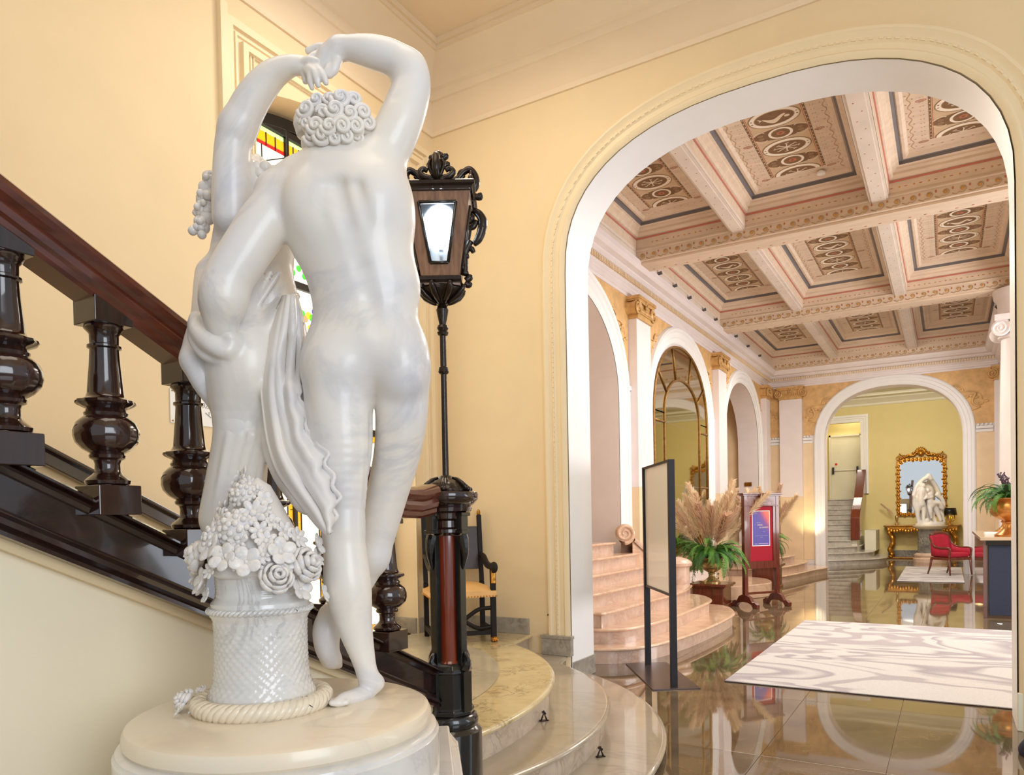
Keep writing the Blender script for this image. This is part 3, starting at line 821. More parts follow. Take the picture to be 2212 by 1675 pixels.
# freestanding column carrying the middle beam
colx, coly = 1.10, 15.17
ct = thing('column', 'smooth white column with scrolled capital behind the reception desk plants', 'column', (colx, coly, 0))
MB().lathe([(.42, 0), (.42, .14), (.40, .16), (.43, .22), (.40, .28), (.37, .30), (.39, .34), (.36, .38), (.345, .42)], (colx, coly, 0), 36).build('base', M_hallwhite, ct, smooth=True, autos=.5, w=True)
MB().lathe([(.345, .42), (.345, 2.0), (.335, 3.2), (.315, 4.42)], (colx, coly, 0), 36).build('shaft', M_hallwhite, ct, smooth=True, autos=.5, w=True)
cc_ = MB()
for s_ in (-1, 1):
    for k in (-1, 1):
        volute(cc_, (colx+s_*.34, coly+k*.30, 4.58), (1, 0, 0), (0, 0, 1), (0, 1, 0), .15, .05, sgn=s_)
    cc_.tube([(colx+s_*.34, coly-.30, 4.58), (colx+s_*.34, coly, 4.58), (colx+s_*.34, coly+.30, 4.58)], [.13, .10, .13], 18)
cc_.lathe([(.33, 4.42), (.36, 4.44), (.36, 4.47), (.33, 4.49), (.40, 4.62), (.40, 4.66)], (colx, coly, 0), 32)
cc_.box(colx-.42, colx+.42, coly-.36, coly+.36, 4.70, 4.80)
cc_.lathe([(.40, 4.80), (.36, 4.84), (.37, 5.05), (.42, 5.12), (.44, 5.25)], (colx, coly, 0), 32)
cc_.build('capital', M_hallwhite, ct, smooth=True, autos=.6, w=True)

# --- the great arched mirror in the blind arch
mt_ = thing('arched_mirror', 'tall arched wall mirror with slim gold bars between two side arches', 'mirror', (FLEFT, 13.17, .4))
ml_ = archline(13.17, 1.55, 3.28, 4.57, 2.1, z0=.45)
gx = FLEFT+.012
inner = archline(13.17, 1.02, 3.28, 3.98, 2.1, z0=.45, N=24)
# glass panes: the inner arched light and the outer border, cut by horizontal joints
def pane(poly, x): return MB().prism(poly, FLEFT+.002, x, 'x').build('glass_pane', M_mirror2, mt_, w=True)
def clip_band(line, za, zb):
    """part of the arch outline between two heights as a polygon"""
    c = (line[0][0]+line[-1][0])/2; L = []; R_ = []
    def half(z, side):
        pts = line[:len(line)//2+1] if side < 0 else line[len(line)//2:][::-1]
        for (u0, z0), (u1, z1) in zip(pts[:-1], pts[1:]):
            if z0 <= z <= z1 and z1 > z0: return u0+(u1-u0)*(z-z0)/(z1-z0)
        return c
    zs = [za]+[z for u, z in line[:len(line)//2+1] if za < z < zb]+[zb]
    return [(half(z, -1), z) for z in zs]+[(half(z, 1), z) for z in reversed(zs)]
zj = [.45, 2.06, 3.13, 3.979]
for a, b in zip(zj[:-1], zj[1:]): pane(clip_band(inner, a+.002, b-.002), gx)
for a, b in zip([.45, 2.06, 3.13], [2.06, 3.13, 3.3]):
    pane([(11.62, a+.002), (12.15, a+.002), (12.15, b), (11.62, b)], gx); pane([(14.19, a+.002), (14.72, a+.002), (14.72, b), (14.19, b)], gx)
rays_ = [(0, 0), (.17, .13), (.40, .37), (.62, .63), (.84, .88), (1, 1)]
def pick(line, t):
    core = line[1:-1]; i = t*(len(core)-1); k = min(int(i), len(core)-2); f = i-k
    return (core[k][0]*(1-f)+core[k+1][0]*f, core[k][1]*(1-f)+core[k+1][1]*f)
tt = [0, .18, .39, .61, .82, 1.0]
for a, b in zip(tt[:-1], tt[1:]):
    P_ = [pick(ml_, lerp(a, b, i/6)) for i in range(7)]+[pick(inner, lerp(b, a, i/6)) for i in range(7)]
    pane(P_, gx)
def brassbar(pts, r): return MB().tube([(gx+.012, u, z) for u, z in pts], r, 8).build('glazing_bar', M_glaz, mt_, smooth=True, w=True)
brassbar(ml_, .020); brassbar(inner, .018)
for t in tt[1:-1]: brassbar([pick(ml_, t), pick(inner, t)], .014)
for z in (3.13, 2.06):
    brassbar([(11.63, z), (12.16, z)], .018); brassbar([(14.18, z), (14.71, z)], .018)

# hall uplight spill at the foot of the far pilaster
spot('pilaster_uplight', (-3.0, 20.0, .62), (-3.1, 20.4, 3.0), 70, (1, .84, .5), 1.6)
spot('pilaster_uplight_left', (-4.9, 8.4, 1.3), (-5.9, 8.4, 3.0), 70, (1, .84, .55), 1.8)

# little spotlights clipped along the hall cornice, and a white sensor box
def cs():
    t = thing('cornice_spotlight', 'x', 'spotlight', (0, 0, 0), 0, 'small spotlights clipped along the hall cornice')
    MB().tube([(0, 0, .0), (0, 0, .05)], .006, 6).build('bracket', M_black, t)
    MB().tube([(-.03, 0, .06), (.05, 0, .075)], [.022, .028], 12).build('lamp_body', M_grey, t, smooth=True, autos=.6)
    return t
cs0 = cs()
for i, (y, lb) in enumerate(((11.25, 'just past the nearest beam'), (12.0, 'above the near side of the arched mirror'), (12.8, 'above the crown of the arched mirror'), (13.7, 'above the far side of the arched mirror'), (14.5, 'just before the middle beam'), (16.1, 'just past the middle beam'), (17.2, 'above the far side arch, nearer one'), (18.4, 'above the far side arch, farther one'))):
    if i == 0: c_ = cs0
    else:
        c_ = cs0.copy(); COL.objects.link(c_)
        for ch_ in cs0.children: d2 = ch_.copy(); COL.objects.link(d2); d2.parent = c_
    c_.location = (-3.93, y, 5.30); c_['label'] = 'small grey spotlight on the left cornice, '+lb
tag(MB().box(-2.42, -2.32, 20.0, 20.1, 5.30, 5.40).build('sensor_box', M_white, bevel=.01), 'small white sensor box standing on the far cornice', 'sensor')
# ================================================================== curved marble steps
def step_slab(c, R_, corner, z1, z0, mat_top, mat_riser, name, parent, seam=None, a_lo=-.55, nose=.035):
    """a rounded step: tread with a half-round nosing over a set-back riser"""
    cx, cy = c
    ax_, ay_ = corner
    a1 = math.atan2(ay_-cy, ax_-cx)
    out = [(cx+R_*cos(a), cy+R_*sin(a)) for a in [a_lo+(a1-a_lo)*i/56 for i in range(57)]]
    edge = out+[(ax_-.09, YN)]
    poly = edge+[(XL, YN), (XL, edge[0][1])]
    th = .032
    rows = []
    nrm = []
    for i, p in enumerate(edge):
        a = Vector(edge[max(0, i-1)]); b = Vector(edge[min(len(edge)-1, i+1)]); d = (b-a).normalized(); nrm.append((d.y, -d.x))
    prof = [(0-.02, 0), (.0, -.003), (.008, -th*.3), (.010, -th*.5), (.006, -th*.85), (-.01, -th), (-nose, -th)]
    t = MB()
    t.sweep([(a, b) for a, b in prof], [(p[0], p[1], z1) for p in edge], [((n_[0], n_[1], 0), (0, 0, 1)) for n_ in nrm])
    inner_ = [(p[0]-n_[0]*.02, p[1]-n_[1]*.02) for p, n_ in zip(edge, nrm)]
    t.add([(x, y, z1) for x, y in inner_]+[(XL, YN, z1), (XL, inner_[0][1], z1)], [tuple(range(len(inner_)+2))])
    o = t.build(name, mat_top, parent, smooth=True, autos=.9)
    r = MB(); rp = [(p[0]-n_[0]*nose, p[1]-n_[1]*nose) for p, n_ in zip(edge, nrm)]
    r.grid([[(x, y, z0), (x, y, z1-th+.001)] for x, y in rp])
    r.build('riser', mat_riser, o, smooth=True)
    return o
steps = struct(thing('curved_steps', 'three rounded grey and cream marble steps up to the staircase landing', 'steps', (-4.2, 3.5, 0))); del steps['category']
for nm, c, R_, corner, z1, z0, mt1, mt2 in (
        ('tread', (-4.39, 3.55), 2.97, (-2.976, 6.149), .075, 0, M_step, M_riser),
        ('tread', (-4.20, 3.60), 2.41, (-2.93, 5.66), .24, .075, M_step, M_riser),
        ('tread', (-4.70, 3.26), 2.63, (-3.31, 5.50), .41, .24, M_steptop, M_riser)):
    o = step_slab(c, R_, corner, z1, z0, mt1, mt2, nm, None, a_lo=-.62)
    keepw(o, steps)
# the landing's inlaid paler disc
ld = MB(); ld.add([(-4.72+2.27*cos(a), 3.25+2.27*sin(a), .4125) for a in [-.62+1.85*i/48 for i in range(49)]]+[(-4.0, 5.98, .4125), (XL, 5.98, .4125), (XL, 1.9, .4125)], [tuple(range(52))])
o = ld.build('landing_slab', M_landing); keepw(o, steps)
# brass stair-rod eyes on the risers
def rod_eye(x, y, z, ang, which):
    e = thing('stair_rod_eye', 'small bronze stair rod eye on the '+which+' curved marble riser', 'bracket', (x, y, z), ang)
    b = MB().tube([(-.02, 0, .004), (0, 0, .05), (.02, 0, .004)], .006, 8); b.box(-.028, .028, -.012, .012, 0, .006)
    b.tube([(0, -.02, .05), (0, .02, .05)], .008, 8).ball((0, 0, .058), .008, 8, 6)
    b.build('eye', M_bronze, e, smooth=True, autos=.6)
    return e
p = onz(1175, 1558, .24); rod_eye(p.x, p.y, .24, .9, 'upper')
p = onz(1297, 1636, .075); rod_eye(p.x, p.y, .075, .9, 'middle')

# marble plinth at the arch jamb
struct(MB().box(-3.26, -2.96, YN-.062, YN, .24, .40).box(-3.27, -2.95, YN-.07, YN, .395, .425).build('baseboard_jamb', M_skirt, bevel=.004))
struct(MB().box(-2.99, -2.955, YN, YF+.02, 0, .18).build('baseboard_reveal', M_skirt, bevel=.004))
struct(MB().box(.39, 3.5, YN-.03, YN, 0, .26).build('baseboard_right', M_offwhite, bevel=.006))

# ================================================================== the staircase
SX = -2.07
def zt(y): return 1.687-.487*(y-.928)        # top of the string
def zb(y): return 1.481-.475*(y-.922)        # underside of the string
Y0, Y1 = -1.6, 2.72
fl = struct(thing('staircase', 'stair flight rising to the left along the cream wall, dark wooden balustrade side', 'staircase', (-3.2, 2.7, .41))); del fl['category']
st = MB()
for k in range(1, 13):
    y = 2.72-.34*(k-1); z = .41+.165*k
    st.box(SX-.06, XL+.001, y-.34, y, z-.165-.6*(k > 3), z-.03) if False else st.box(XL, SX-.06, y-.34, y, max(.24, z-.5), z)
st.build('flight', M_landing, fl, w=True)
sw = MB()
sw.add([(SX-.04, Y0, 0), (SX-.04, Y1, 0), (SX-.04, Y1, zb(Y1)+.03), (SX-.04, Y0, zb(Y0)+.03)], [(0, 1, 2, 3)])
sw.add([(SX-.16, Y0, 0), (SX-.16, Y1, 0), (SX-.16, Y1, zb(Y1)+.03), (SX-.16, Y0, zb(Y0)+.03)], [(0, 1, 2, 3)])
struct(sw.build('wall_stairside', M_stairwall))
def string_profile():
    # (a = proud towards the camera, f = fraction of the height)
    return [(-.03, 1.0), (.035, 1.0), (.045, .965), (.045, .935), (.025, .91), (.03, .885), (.018, .86), (.008, .80), (.0, .78), (.0, .36), (.008, .34), (.016, .31), (.012, .27), (.03, .22), (.034, .14), (.022, .10), (.03, .06), (.03, .0), (-.12, .0), (-.12, 1.0), (-.03, 1.0)]
s_ = MB(); rows = []
for i in range(25):
    y = lerp(Y0, Y1, i/24); rows.append([(SX+a, y, lerp(zb(y), zt(y), f)) for a, f in string_profile()])
s_.grid(rows); s_.add(rows[-1][:-1], [tuple(range(len(rows[-1])-1))])
s_.build('string', M_dkwood, fl, smooth=True, autos=.35, w=True)
# thin pale bead of plaster under the string
MB().bar((SX-.03, Y0, zb(Y0)-.012), (SX-.03, Y1, zb(Y1)-.012), .04, .03).build('plaster_bead', M_lobby, fl, w=True)
# wall-side dark rail
wr = MB(); a_ = (XL+.04, .4, 1.982+.49*(2.138-.4)-.04); b_ = (XL+.04, 3.45, 1.52-.49*(3.45-3.077)-.04)
wr.bar(a_, b_, .05, .085); wr.bar((a_[0]+.02, a_[1], a_[2]+.045), (b_[0]+.02, b_[1], b_[2]+.045), .09, .022)
tag(wr.build('wall_handrail', M_dkwood, bevel=.006), 'dark varnished rail fixed along the far wall of the stairs', 'handrail')
# handrail
hr = thing('handrail', 'thick polished mahogany handrail sloping down to the newel post', 'handrail', (SX, 1.0, 2.3))
def zr(y): return 2.378-.494*(y-.948)
prof_r = [(-.045, -.125), (.045, -.125), (.052, -.115), (.052, -.10), (.062, -.092), (.066, -.075), (.060, -.060), (.072, -.050), (.078, -.034), (.074, -.018), (.058, -.006), (.03, 0), (-.03, 0), (-.058, -.006), (-.074, -.018), (-.078, -.034), (-.072, -.05), (-.06, -.06), (-.066, -.075), (-.062, -.092), (-.052, -.1), (-.052, -.115), (-.045, -.125)]
h = MB(); pp = []
for i in range(40):
    y = lerp(Y0, 2.70, i/39); z = zr(y)+(.9*max(0, y-2.28)**2); pp.append((y, z))
rows = [[(SX+a, y, z+b*1.12) for a, b in prof_r] for y, z in pp]
h.grid(rows); h.build('rail', M_railwood, hr, smooth=True, autos=.5, w=True)
# turned balusters
def baluster():
    b = thing('baluster', 'x', 'baluster', (0, 0, 0), 0, 'dark turned balusters of the staircase')
    H = .455    # turned height; plinth below, cap block above
    prof = [(.050, 0), (.058, .004), (.060, .014), (.052, .022), (.046, .027), (.040, .032), (.034, .040), (.033, .062), (.036, .072), (.046, .078), (.048, .086), (.044, .092),
            (.062, .104), (.078, .122), (.083, .140), (.084, .158), (.078, .178), (.064, .192), (.056, .198), (.058, .206), (.054, .212), (.050, .218), (.070, .228), (.076, .234), (.074, .241), (.058, .246), (.052, .252), (.048, .262),
            (.0445, .30), (.041, .34), (.038, .385), (.0385, .388), (.0445, .392), (.0445, .398), (.038, .402), (.038, .430), (.046, .440), (.052, .446), (.050, .455)]
    def fl_(a, z, r):
        if .10 < z < .165: return r*(1+.035*abs(sin(a*8))*(1 if z < .15 else .4))
        if .226 < z < .243: return r*(1+.04*sin(a*14))
        return r
    body = MB().lathe(prof, (0, 0, 0), 48, fl_).build('turned_shaft', M_dkwood_z, b, smooth=True, autos=.7)
    MB().box(-.062, .062, -.062, .062, -.085, 0).build('plinth', M_dkwood_z, b, bevel=.003)
    c = MB(); w2 = .055
    c.add([(-w2, -w2, H), (w2, -w2, H), (w2, w2, H), (-w2, w2, H), (-w2, -w2, H+.072), (w2, -w2, H+.072), (w2, w2, H+.020), (-w2, w2, H+.020)], [(0, 3, 2, 1), (4, 5, 6, 7), (0, 1, 5, 4), (1, 2, 6, 5), (2, 3, 7, 6), (3, 0, 4, 7)])
    c.build('cap_block', M_dkwood_z, b, bevel=.002)
    return b
def copy_tree(o, parent=None, loc=None, label=None, rotz=None):
    c = o.copy(); COL.objects.link(c)
    if parent: c.parent = parent
    if loc is not None: c.location = loc
    if rotz is not None: c.rotation_euler = (0, 0, rotz)
    if label: c['label'] = label
    for ch in list(o.children): copy_tree(ch, c)
    return c
bal = baluster()
spots = [(.945, 'dark turned baluster cut by the left edge of the picture'), (1.205, 'dark turned baluster standing second from the left edge'), (1.47, 'dark turned baluster just left of the marble figures'),
         (1.78, 'dark turned baluster hidden behind the marble figures, the nearer of two'), (2.09, 'dark turned baluster hidden behind the marble figures, the farther of two'), (2.40, 'dark turned baluster seen right of the marble leg, nearest the newel post')]
for i, (y, lab) in enumerate(spots):
    z = zt(y)+.072-.005
    lab = lab or 'dark turned baluster hidden behind the marble figures'
    if i == 0: bal.location = (SX, y, z); bal['label'] = lab; o = bal
    else: o = copy_tree(bal, loc=(SX, y, z), label=lab)
for y, w_ in ((.68, 'first'), (.42, 'second'), (.16, 'third')): copy_tree(bal, loc=(SX, y, zt(y)+.067), label='dark turned baluster, '+w_+' one beyond the left edge of the picture')

# newel post
NX, NY, NZ = -2.063, 2.836, .24
nw = thing('newel_post', 'massive dark newel post with red mahogany core column carrying the lantern', 'newel post', (NX, NY, NZ))
def oct_(R_, k=.414): 
    c = R_*cos(pi/8); return R_
base = MB().lathe([(.150, .24), (.150, .50), (.140, .512), (.128, .522), (.134, .535), (.134, .56), (.126, .575), (.118, .58)], (NX, NY, 0), 40)
base.build('base_drum', M_ebony, nw, smooth=True, autos=.5, w=True)
mid = MB().lathe([(.118, .58), (.118, .60), (.108, .612), (.108, .775), (.112, .785), (.104, .80), (.092, .815), (.078, .825)], (NX, NY, 0), 8)
mid.build('panelled_drum', M_ebony, nw, w=True, bevel=.004)
MB().lathe([(.074, .82), (.060, .835), (.060, 1.43), (.068, 1.44)], (NX, NY, 0), 32).build('core_column', M_redwood, nw, smooth=True, autos=.5, w=True)
for k in range(4):
    a = YAW+pi/4+k*pi/2+.10
    d = Vector((cos(a), sin(a), 0)); s2 = Vector((-sin(a), cos(a), 0)); c0 = Vector((NX, NY, 0))
    q = MB()
    q.bar(c0+d*.085+Vector((0, 0, .60)), c0+d*.085+Vector((0, 0, 1.43)), .038, .030, up=tuple(d))
    q.bar(c0+d*.098+Vector((0, 0, .60)), c0+d*.098+Vector((0, 0, .79)), .052, .04, up=tuple(d))
    # scrolled bracket and carved drop
    q.tube([c0+d*(.10+.016*sin(t*pi))+Vector((0, 0, 1.43-.16*t)) for t in [i/8 for i in range(9)]], [.026, .027, .024, .021, .018, .014, .010, .008, .004], 8)
    q.ball(c0+d*.112+Vector((0, 0, 1.40)), (.02, .02, .024), 8, 6)
    q.tube([c0+d*(.10+.02*sin(t*pi))+Vector((0, 0, .80+.08*t)) for t in [i/6 for i in range(7)]], [.024, .023, .02, .016, .012, .01, .006], 8)
    q.obox(c0+d*.098+Vector((0, 0, 1.49)), s2, d, (0, 0, 1), .022, .020, .035)
    q.obox(c0+d*.098+Vector((0, 0, 1.448)), s2, d, (0, 0, 1), .028, .028, .008)
    q.obox(c0+d*.098+Vector((0, 0, 1.53)), s2, d, (0, 0, 1), .030, .030, .008)
    q.build('corner_bracket', M_ebony, nw, w=True, bevel=.002)
cp = MB().lathe([(.07, 1.43), (.088, 1.445), (.088, 1.46), (.076, 1.47), (.074, 1.50), (.09, 1.51), (.095, 1.535), (.12, 1.545), (.125, 1.56), (.118, 1.57), (.135, 1.58), (.152, 1.60), (.155, 1.625), (.150, 1.635), (.13, 1.64), (.10, 1.645)], (NX, NY, 0), 48)
cp.build('moulded_cap', M_dkwood_z, nw, smooth=True, autos=.6, w=True)
dm = MB().lathe([(.115, 1.640), (.112, 1.652), (.095, 1.672), (.07, 1.69), (.04, 1.70), (.03, 1.715), (0, 1.72)], (NX, NY, 0), 40, lambda a, z, r: r*(1+.07*sin(a*6)*(z < 1.69)))
for k in range(6):
    a = k*pi/3; dm.tube([(NX+r*cos(a), NY+r*sin(a), z) for r, z in ((.122, 1.648), (.10, 1.672), (.07, 1.695), (.04, 1.705))], [.014, .012, .01, .006], 8)
    dm.ball((NX+.128*cos(a), NY+.128*sin(a), 1.65), .013, 8, 6)
dm.build('leaf_dome', M_bronze, nw, smooth=True, w=True)

# lantern on its pole
def LP(px, py, d=0): return at(px, py, 3.5+d)
zpole = lambda py: at(965, py, 3.5).z
lt = thing('lantern_post', 'carved bronze and wood lantern on a slender pole, lit, on the newel', 'lamp post', (NX, NY, 1.70))
p0 = Vector((NX, NY, 1.70)); ptop = Vector((NX, NY, zpole(662)))
H = ptop.z-1.70
pole = MB().lathe([(.020, 0), (.016, .02), (.0145, H*.45), (.0145, H*.60), (.022, H*.605), (.026, H*.615), (.022, H*.64), (.0155, H*.645), (.0155, H*.82), (.024, H*.825), (.028, H*.84), (.022, H*.85), (.028, H*.865), (.024, H*.88), (.016, H*.885), (.024, H*.93), (.030, H*.97), (.022, H*.99), (.018, H)], tuple(p0), 20)
pole.build('pole', M_bronze, lt, smooth=True, autos=.5, w=True)
# ------------------------------------------------------------------ lantern head
LD = 3.5
LR = Vector((RR.x, RR.y, 0)).normalized(); LF = Vector((-LR.y, LR.x, 0))     # lantern's own right and back
LC = Vector((NX, NY, 0))
cpx = 960
def lz(py): return at(960, py, LD).z
def lx(px): return (px-cpx)/FPX*LD
def LQ(x, y, z): return LC+LR*x+LF*y+Vector((0, 0, z))
def ring4(mb, a, z0, b, z1):
    v = [LQ(sx*a, sy*a, z0) for sx, sy in ((-1, -1), (1, -1), (1, 1), (-1, 1))]+[LQ(sx*b, sy*b, z1) for sx, sy in ((-1, -1), (1, -1), (1, 1), (-1, 1))]
    mb.add(v, [(0, 1, 5, 4), (1, 2, 6, 5), (2, 3, 7, 6), (3, 0, 4, 7)])
za, zb_ = lz(612), lz(450)      # body foot and head
ha, hb = .088, .150
fmb = MB()
for sx, sy, dx, dy in ((0, -1, 1, 0), (1, 0, 0, 1), (0, 1, -1, 0), (-1, 0, 0, -1)):
    def F(u, t, e=0):     # u across -1..1, t height 0..1 on this face
        h = lerp(ha, hb, t); return LQ(sx*(h+e)+dx*u*h, sy*(h+e)+dy*u*h, lerp(za, zb_, t))
    # frame of the face: four boards round a tapering window
    O = [(-1, 0), (1, 0), (1, 1), (-1, 1)]; I_ = [(-.42, .15), (.42, .15), (.60, .87), (-.60, .87)]
    for k in range(4):
        a, b = k, (k+1) % 4
        fmb.add([F(*O[a]), F(*O[b]), F(*I_[b]), F(*I_[a])], [(0, 1, 2, 3)])
        fmb.add([F(*I_[a]), F(*I_[b]), F(*I_[b], -.02), F(*I_[a], -.02)], [(0, 1, 2, 3)])
body = fmb.build('lantern_case', M_lantern, lt, w=True)
wfm = MB(); gl = MB()
for sx, sy, dx, dy in ((0, -1, 1, 0), (1, 0, 0, 1), (0, 1, -1, 0), (-1, 0, 0, -1)):
    def F(u, t, e=0):
        h = lerp(ha, hb, t); return LQ(sx*(h+e)+dx*u*h, sy*(h+e)+dy*u*h, lerp(za, zb_, t))
    L = [F(-.42, .15, .004), F(.42, .15, .004), F(.60, .87, .004), F(-.60, .87, .004)]
    for k in range(4): wfm.tube([L[k], L[(k+1) % 4]], .0075, 8)
    gl.add([F(-.42, .15, -.008), F(.42, .15, -.008), F(.60, .87, -.008), F(-.60, .87, -.008)], [(0, 1, 2, 3)])
wfm.build('window_bead', M_ebony, lt, smooth=True, w=True)
M_glass = newmat('frosted_lantern_glass', srgb(206, 224, 236), .5); _b = M_glass.node_tree.nodes['Principled BSDF']
_b.inputs['Transmission Weight'].default_value = .85; _b.inputs['IOR'].default_value = 1.1
gl.build('glass_pane', M_glass, lt, w=True)
bz = lerp(za, zb_, .70)
MB().ball(LQ(0, 0, bz), (.085, .085, .105), 16, 10).build('light_bulb', glow('lit_cool_bulb', (222, 236, 255), 16), lt, smooth=True, w=True)
MB().ball(LQ(0, 0, bz-.085), (.02, .02, .03), 10, 8).tube([LQ(0, 0, za), LQ(0, 0, bz-.06)], .008, 8).build('bulb_holder', M_grey, lt, smooth=True, w=True)
crn = MB()
for a, z0, b, z1 in ((.148, 450, .152, 447), (.160, 447, .160, 442), (.158, 442, .172, 438), (.172, 438, .172, 432), (.172, 432, .160, 428)):
    ring4(crn, a, lz(z0), b, lz(z1))
v = [LQ(sx*.160, sy*.160, lz(428)) for sx, sy in ((-1, -1), (1, -1), (1, 1), (-1, 1))]+[LQ(0, 0, lz(412))]
crn.add(v, [(0, 1, 4), (1, 2, 4), (2, 3, 4), (3, 0, 4)])
crn.build('cornice', M_bronze, lt, w=True)
crn = MB()
for a, z0, b, z1 in ((.088, 612, .100, 616), (.100, 616, .100, 622), (.100, 622, .092, 626), (.092, 626, .096, 630)): ring4(crn, a, lz(z0), b, lz(z1))
crn.build('foot_moulding', M_bronze, lt, w=True)
bowl = MB(); prof_b = [(.018, lz(664)), (.030, lz(660)), (.036, lz(654)), (.062, lz(648)), (.080, lz(640)), (.094, lz(632)), (.096, lz(628))]
bowl.lathe(prof_b, tuple(LC), 32, lambda a, z, r: r*(1+.10*sin(a*8)*(z > lz(657))))
for k in range(8):
    a = k*pi/4+.2; bowl.tube([LC+Vector((r*cos(a), r*sin(a), z)) for r, z in ((.03, lz(660)), (.055, lz(653)), (.085, lz(644)), (.105, lz(634)), (.112, lz(628)), (.104, lz(624)))], [.008, .014, .016, .014, .012, .006], 8)
bowl.build('leaf_bowl', M_bronze, lt, smooth=True, w=True)
def scroll_set(name, curves, rot, mat, off=0, balls=()):
    """carved scrolls given as (px, py, radius) chains, laid in the lantern's face plane turned by rot"""
    mb = MB(); a = Vector((cos(rot), sin(rot)))
    def T(px, py, d=0):
        u = lx(px); return LC+LR*(u*a.x)+LF*(u*a.y)+(LR*(-a.y)+LF*a.x)*(-off+d)+Vector((0, 0, lz(py)))
    for c in curves:
        P_ = smoothpath([T(p[0], p[1], p[3] if len(p) > 3 else 0) for p in c], 5); n = len(P_)
        R_ = [np.interp(i/(n-1)*(len(c)-1), range(len(c)), [p[2]*1.25/FPX*LD for p in c]) for i in range(n)]
        mb.tube(P_, R_, 8)
    for px, py, r in balls: mb.ball(T(px, py), r/FPX*LD, 10, 7)
    return mb.build(name, mat, lt, smooth=True, w=True)
arm = [[(966, 396, 5), (985, 399, 5), (1000, 394, 5.5), (1010, 383, 5.5), (1024, 376, 6), (1035, 389, 6.5), (1037, 408, 7), (1027, 421, 7), (1018, 412, 6), (1024, 405, 4)],
       [(1000, 388, 3), (1006, 394, 4), (1013, 388, 3)], [(1018, 378, 3), (1006, 380, 4), (1000, 388, 3)]]
armL = [[(2*cpx-p[0],)+p[1:] for p in c] for c in arm]
shell = [[(960, 430, 3), (960+k*5, 412, 3.4), (960+k*7.5, 396, 3.2), (960+k*5.5, 385, 2.0)] for k in (-2, -1, 0, 1, 2)]
feet = [[(964, 436, 4), (972, 425, 5), (986, 421, 5.5), (994, 412, 5), (987, 405, 4.5), (979, 409, 4)], [(956, 436, 4), (948, 425, 5), (934, 421, 5.5), (926, 412, 5), (933, 405, 4.5), (941, 409, 4)],
        [(950, 445, 4), (952, 434, 4), (946, 428, 3)], [(970, 445, 4), (968, 434, 4), (974, 428, 3)]]
topf = [[(960, 398, 4), (960, 380, 6), (960, 362, 4)], [(958, 372, 4), (946, 365, 6), (940, 366, 5)], [(962, 372, 4), (974, 365, 6), (980, 366, 5)], [(958, 362, 4), (950, 350, 6), (944, 348, 5)], [(962, 362, 4), (970, 350, 6), (976, 348, 5)]]
bl_ = [(944, 350, 7), (962, 345, 8), (974, 347, 7), (938, 365, 6), (978, 364, 6), (960, 392, 6)]
for k in range(4):
    scroll_set('crest_carving', arm+(topf if k < 2 else []), k*pi/2, M_bronze, 0, bl_ if k < 2 else ())
    scroll_set('shell_carving', shell+feet, k*pi/2, M_bronze, .150)
side = [[(1016, 452, 5), (1024, 438, 7), (1036, 434, 6), (1046, 436, 5), (1044, 428, 5)], [(1020, 470, 5), (1026, 480, 7), (1018, 488, 5), (1014, 480, 4)],
        [(1030, 462, 5), (1042, 470, 7), (1050, 485, 8), (1048, 505, 8), (1040, 525, 7), (1030, 535, 5)], [(1018, 500, 4), (1030, 498, 5), (1038, 485, 4)],
        [(1024, 528, 5), (1015, 545, 6), (1011, 560, 6), (1010, 585, 6), (1009, 600, 6)], [(1018, 540, 3), (1026, 545, 5), (1030, 552, 4)], [(1012, 612, 6), (1020, 606, 6), (1022, 600, 4)], [(1010, 618, 6), (1018, 622, 5), (1022, 616, 4)]]
for k in (0, 2):
    scroll_set('side_carving', side, k*pi/2, M_bronze, .0, [(1052, 480, 4), (1054, 492, 4), (1050, 504, 4), (1014, 560, 7), (1012, 596, 7)])
point('lantern_light', LQ(0, 0, bz), 5, (.85, .92, 1.0), .06)

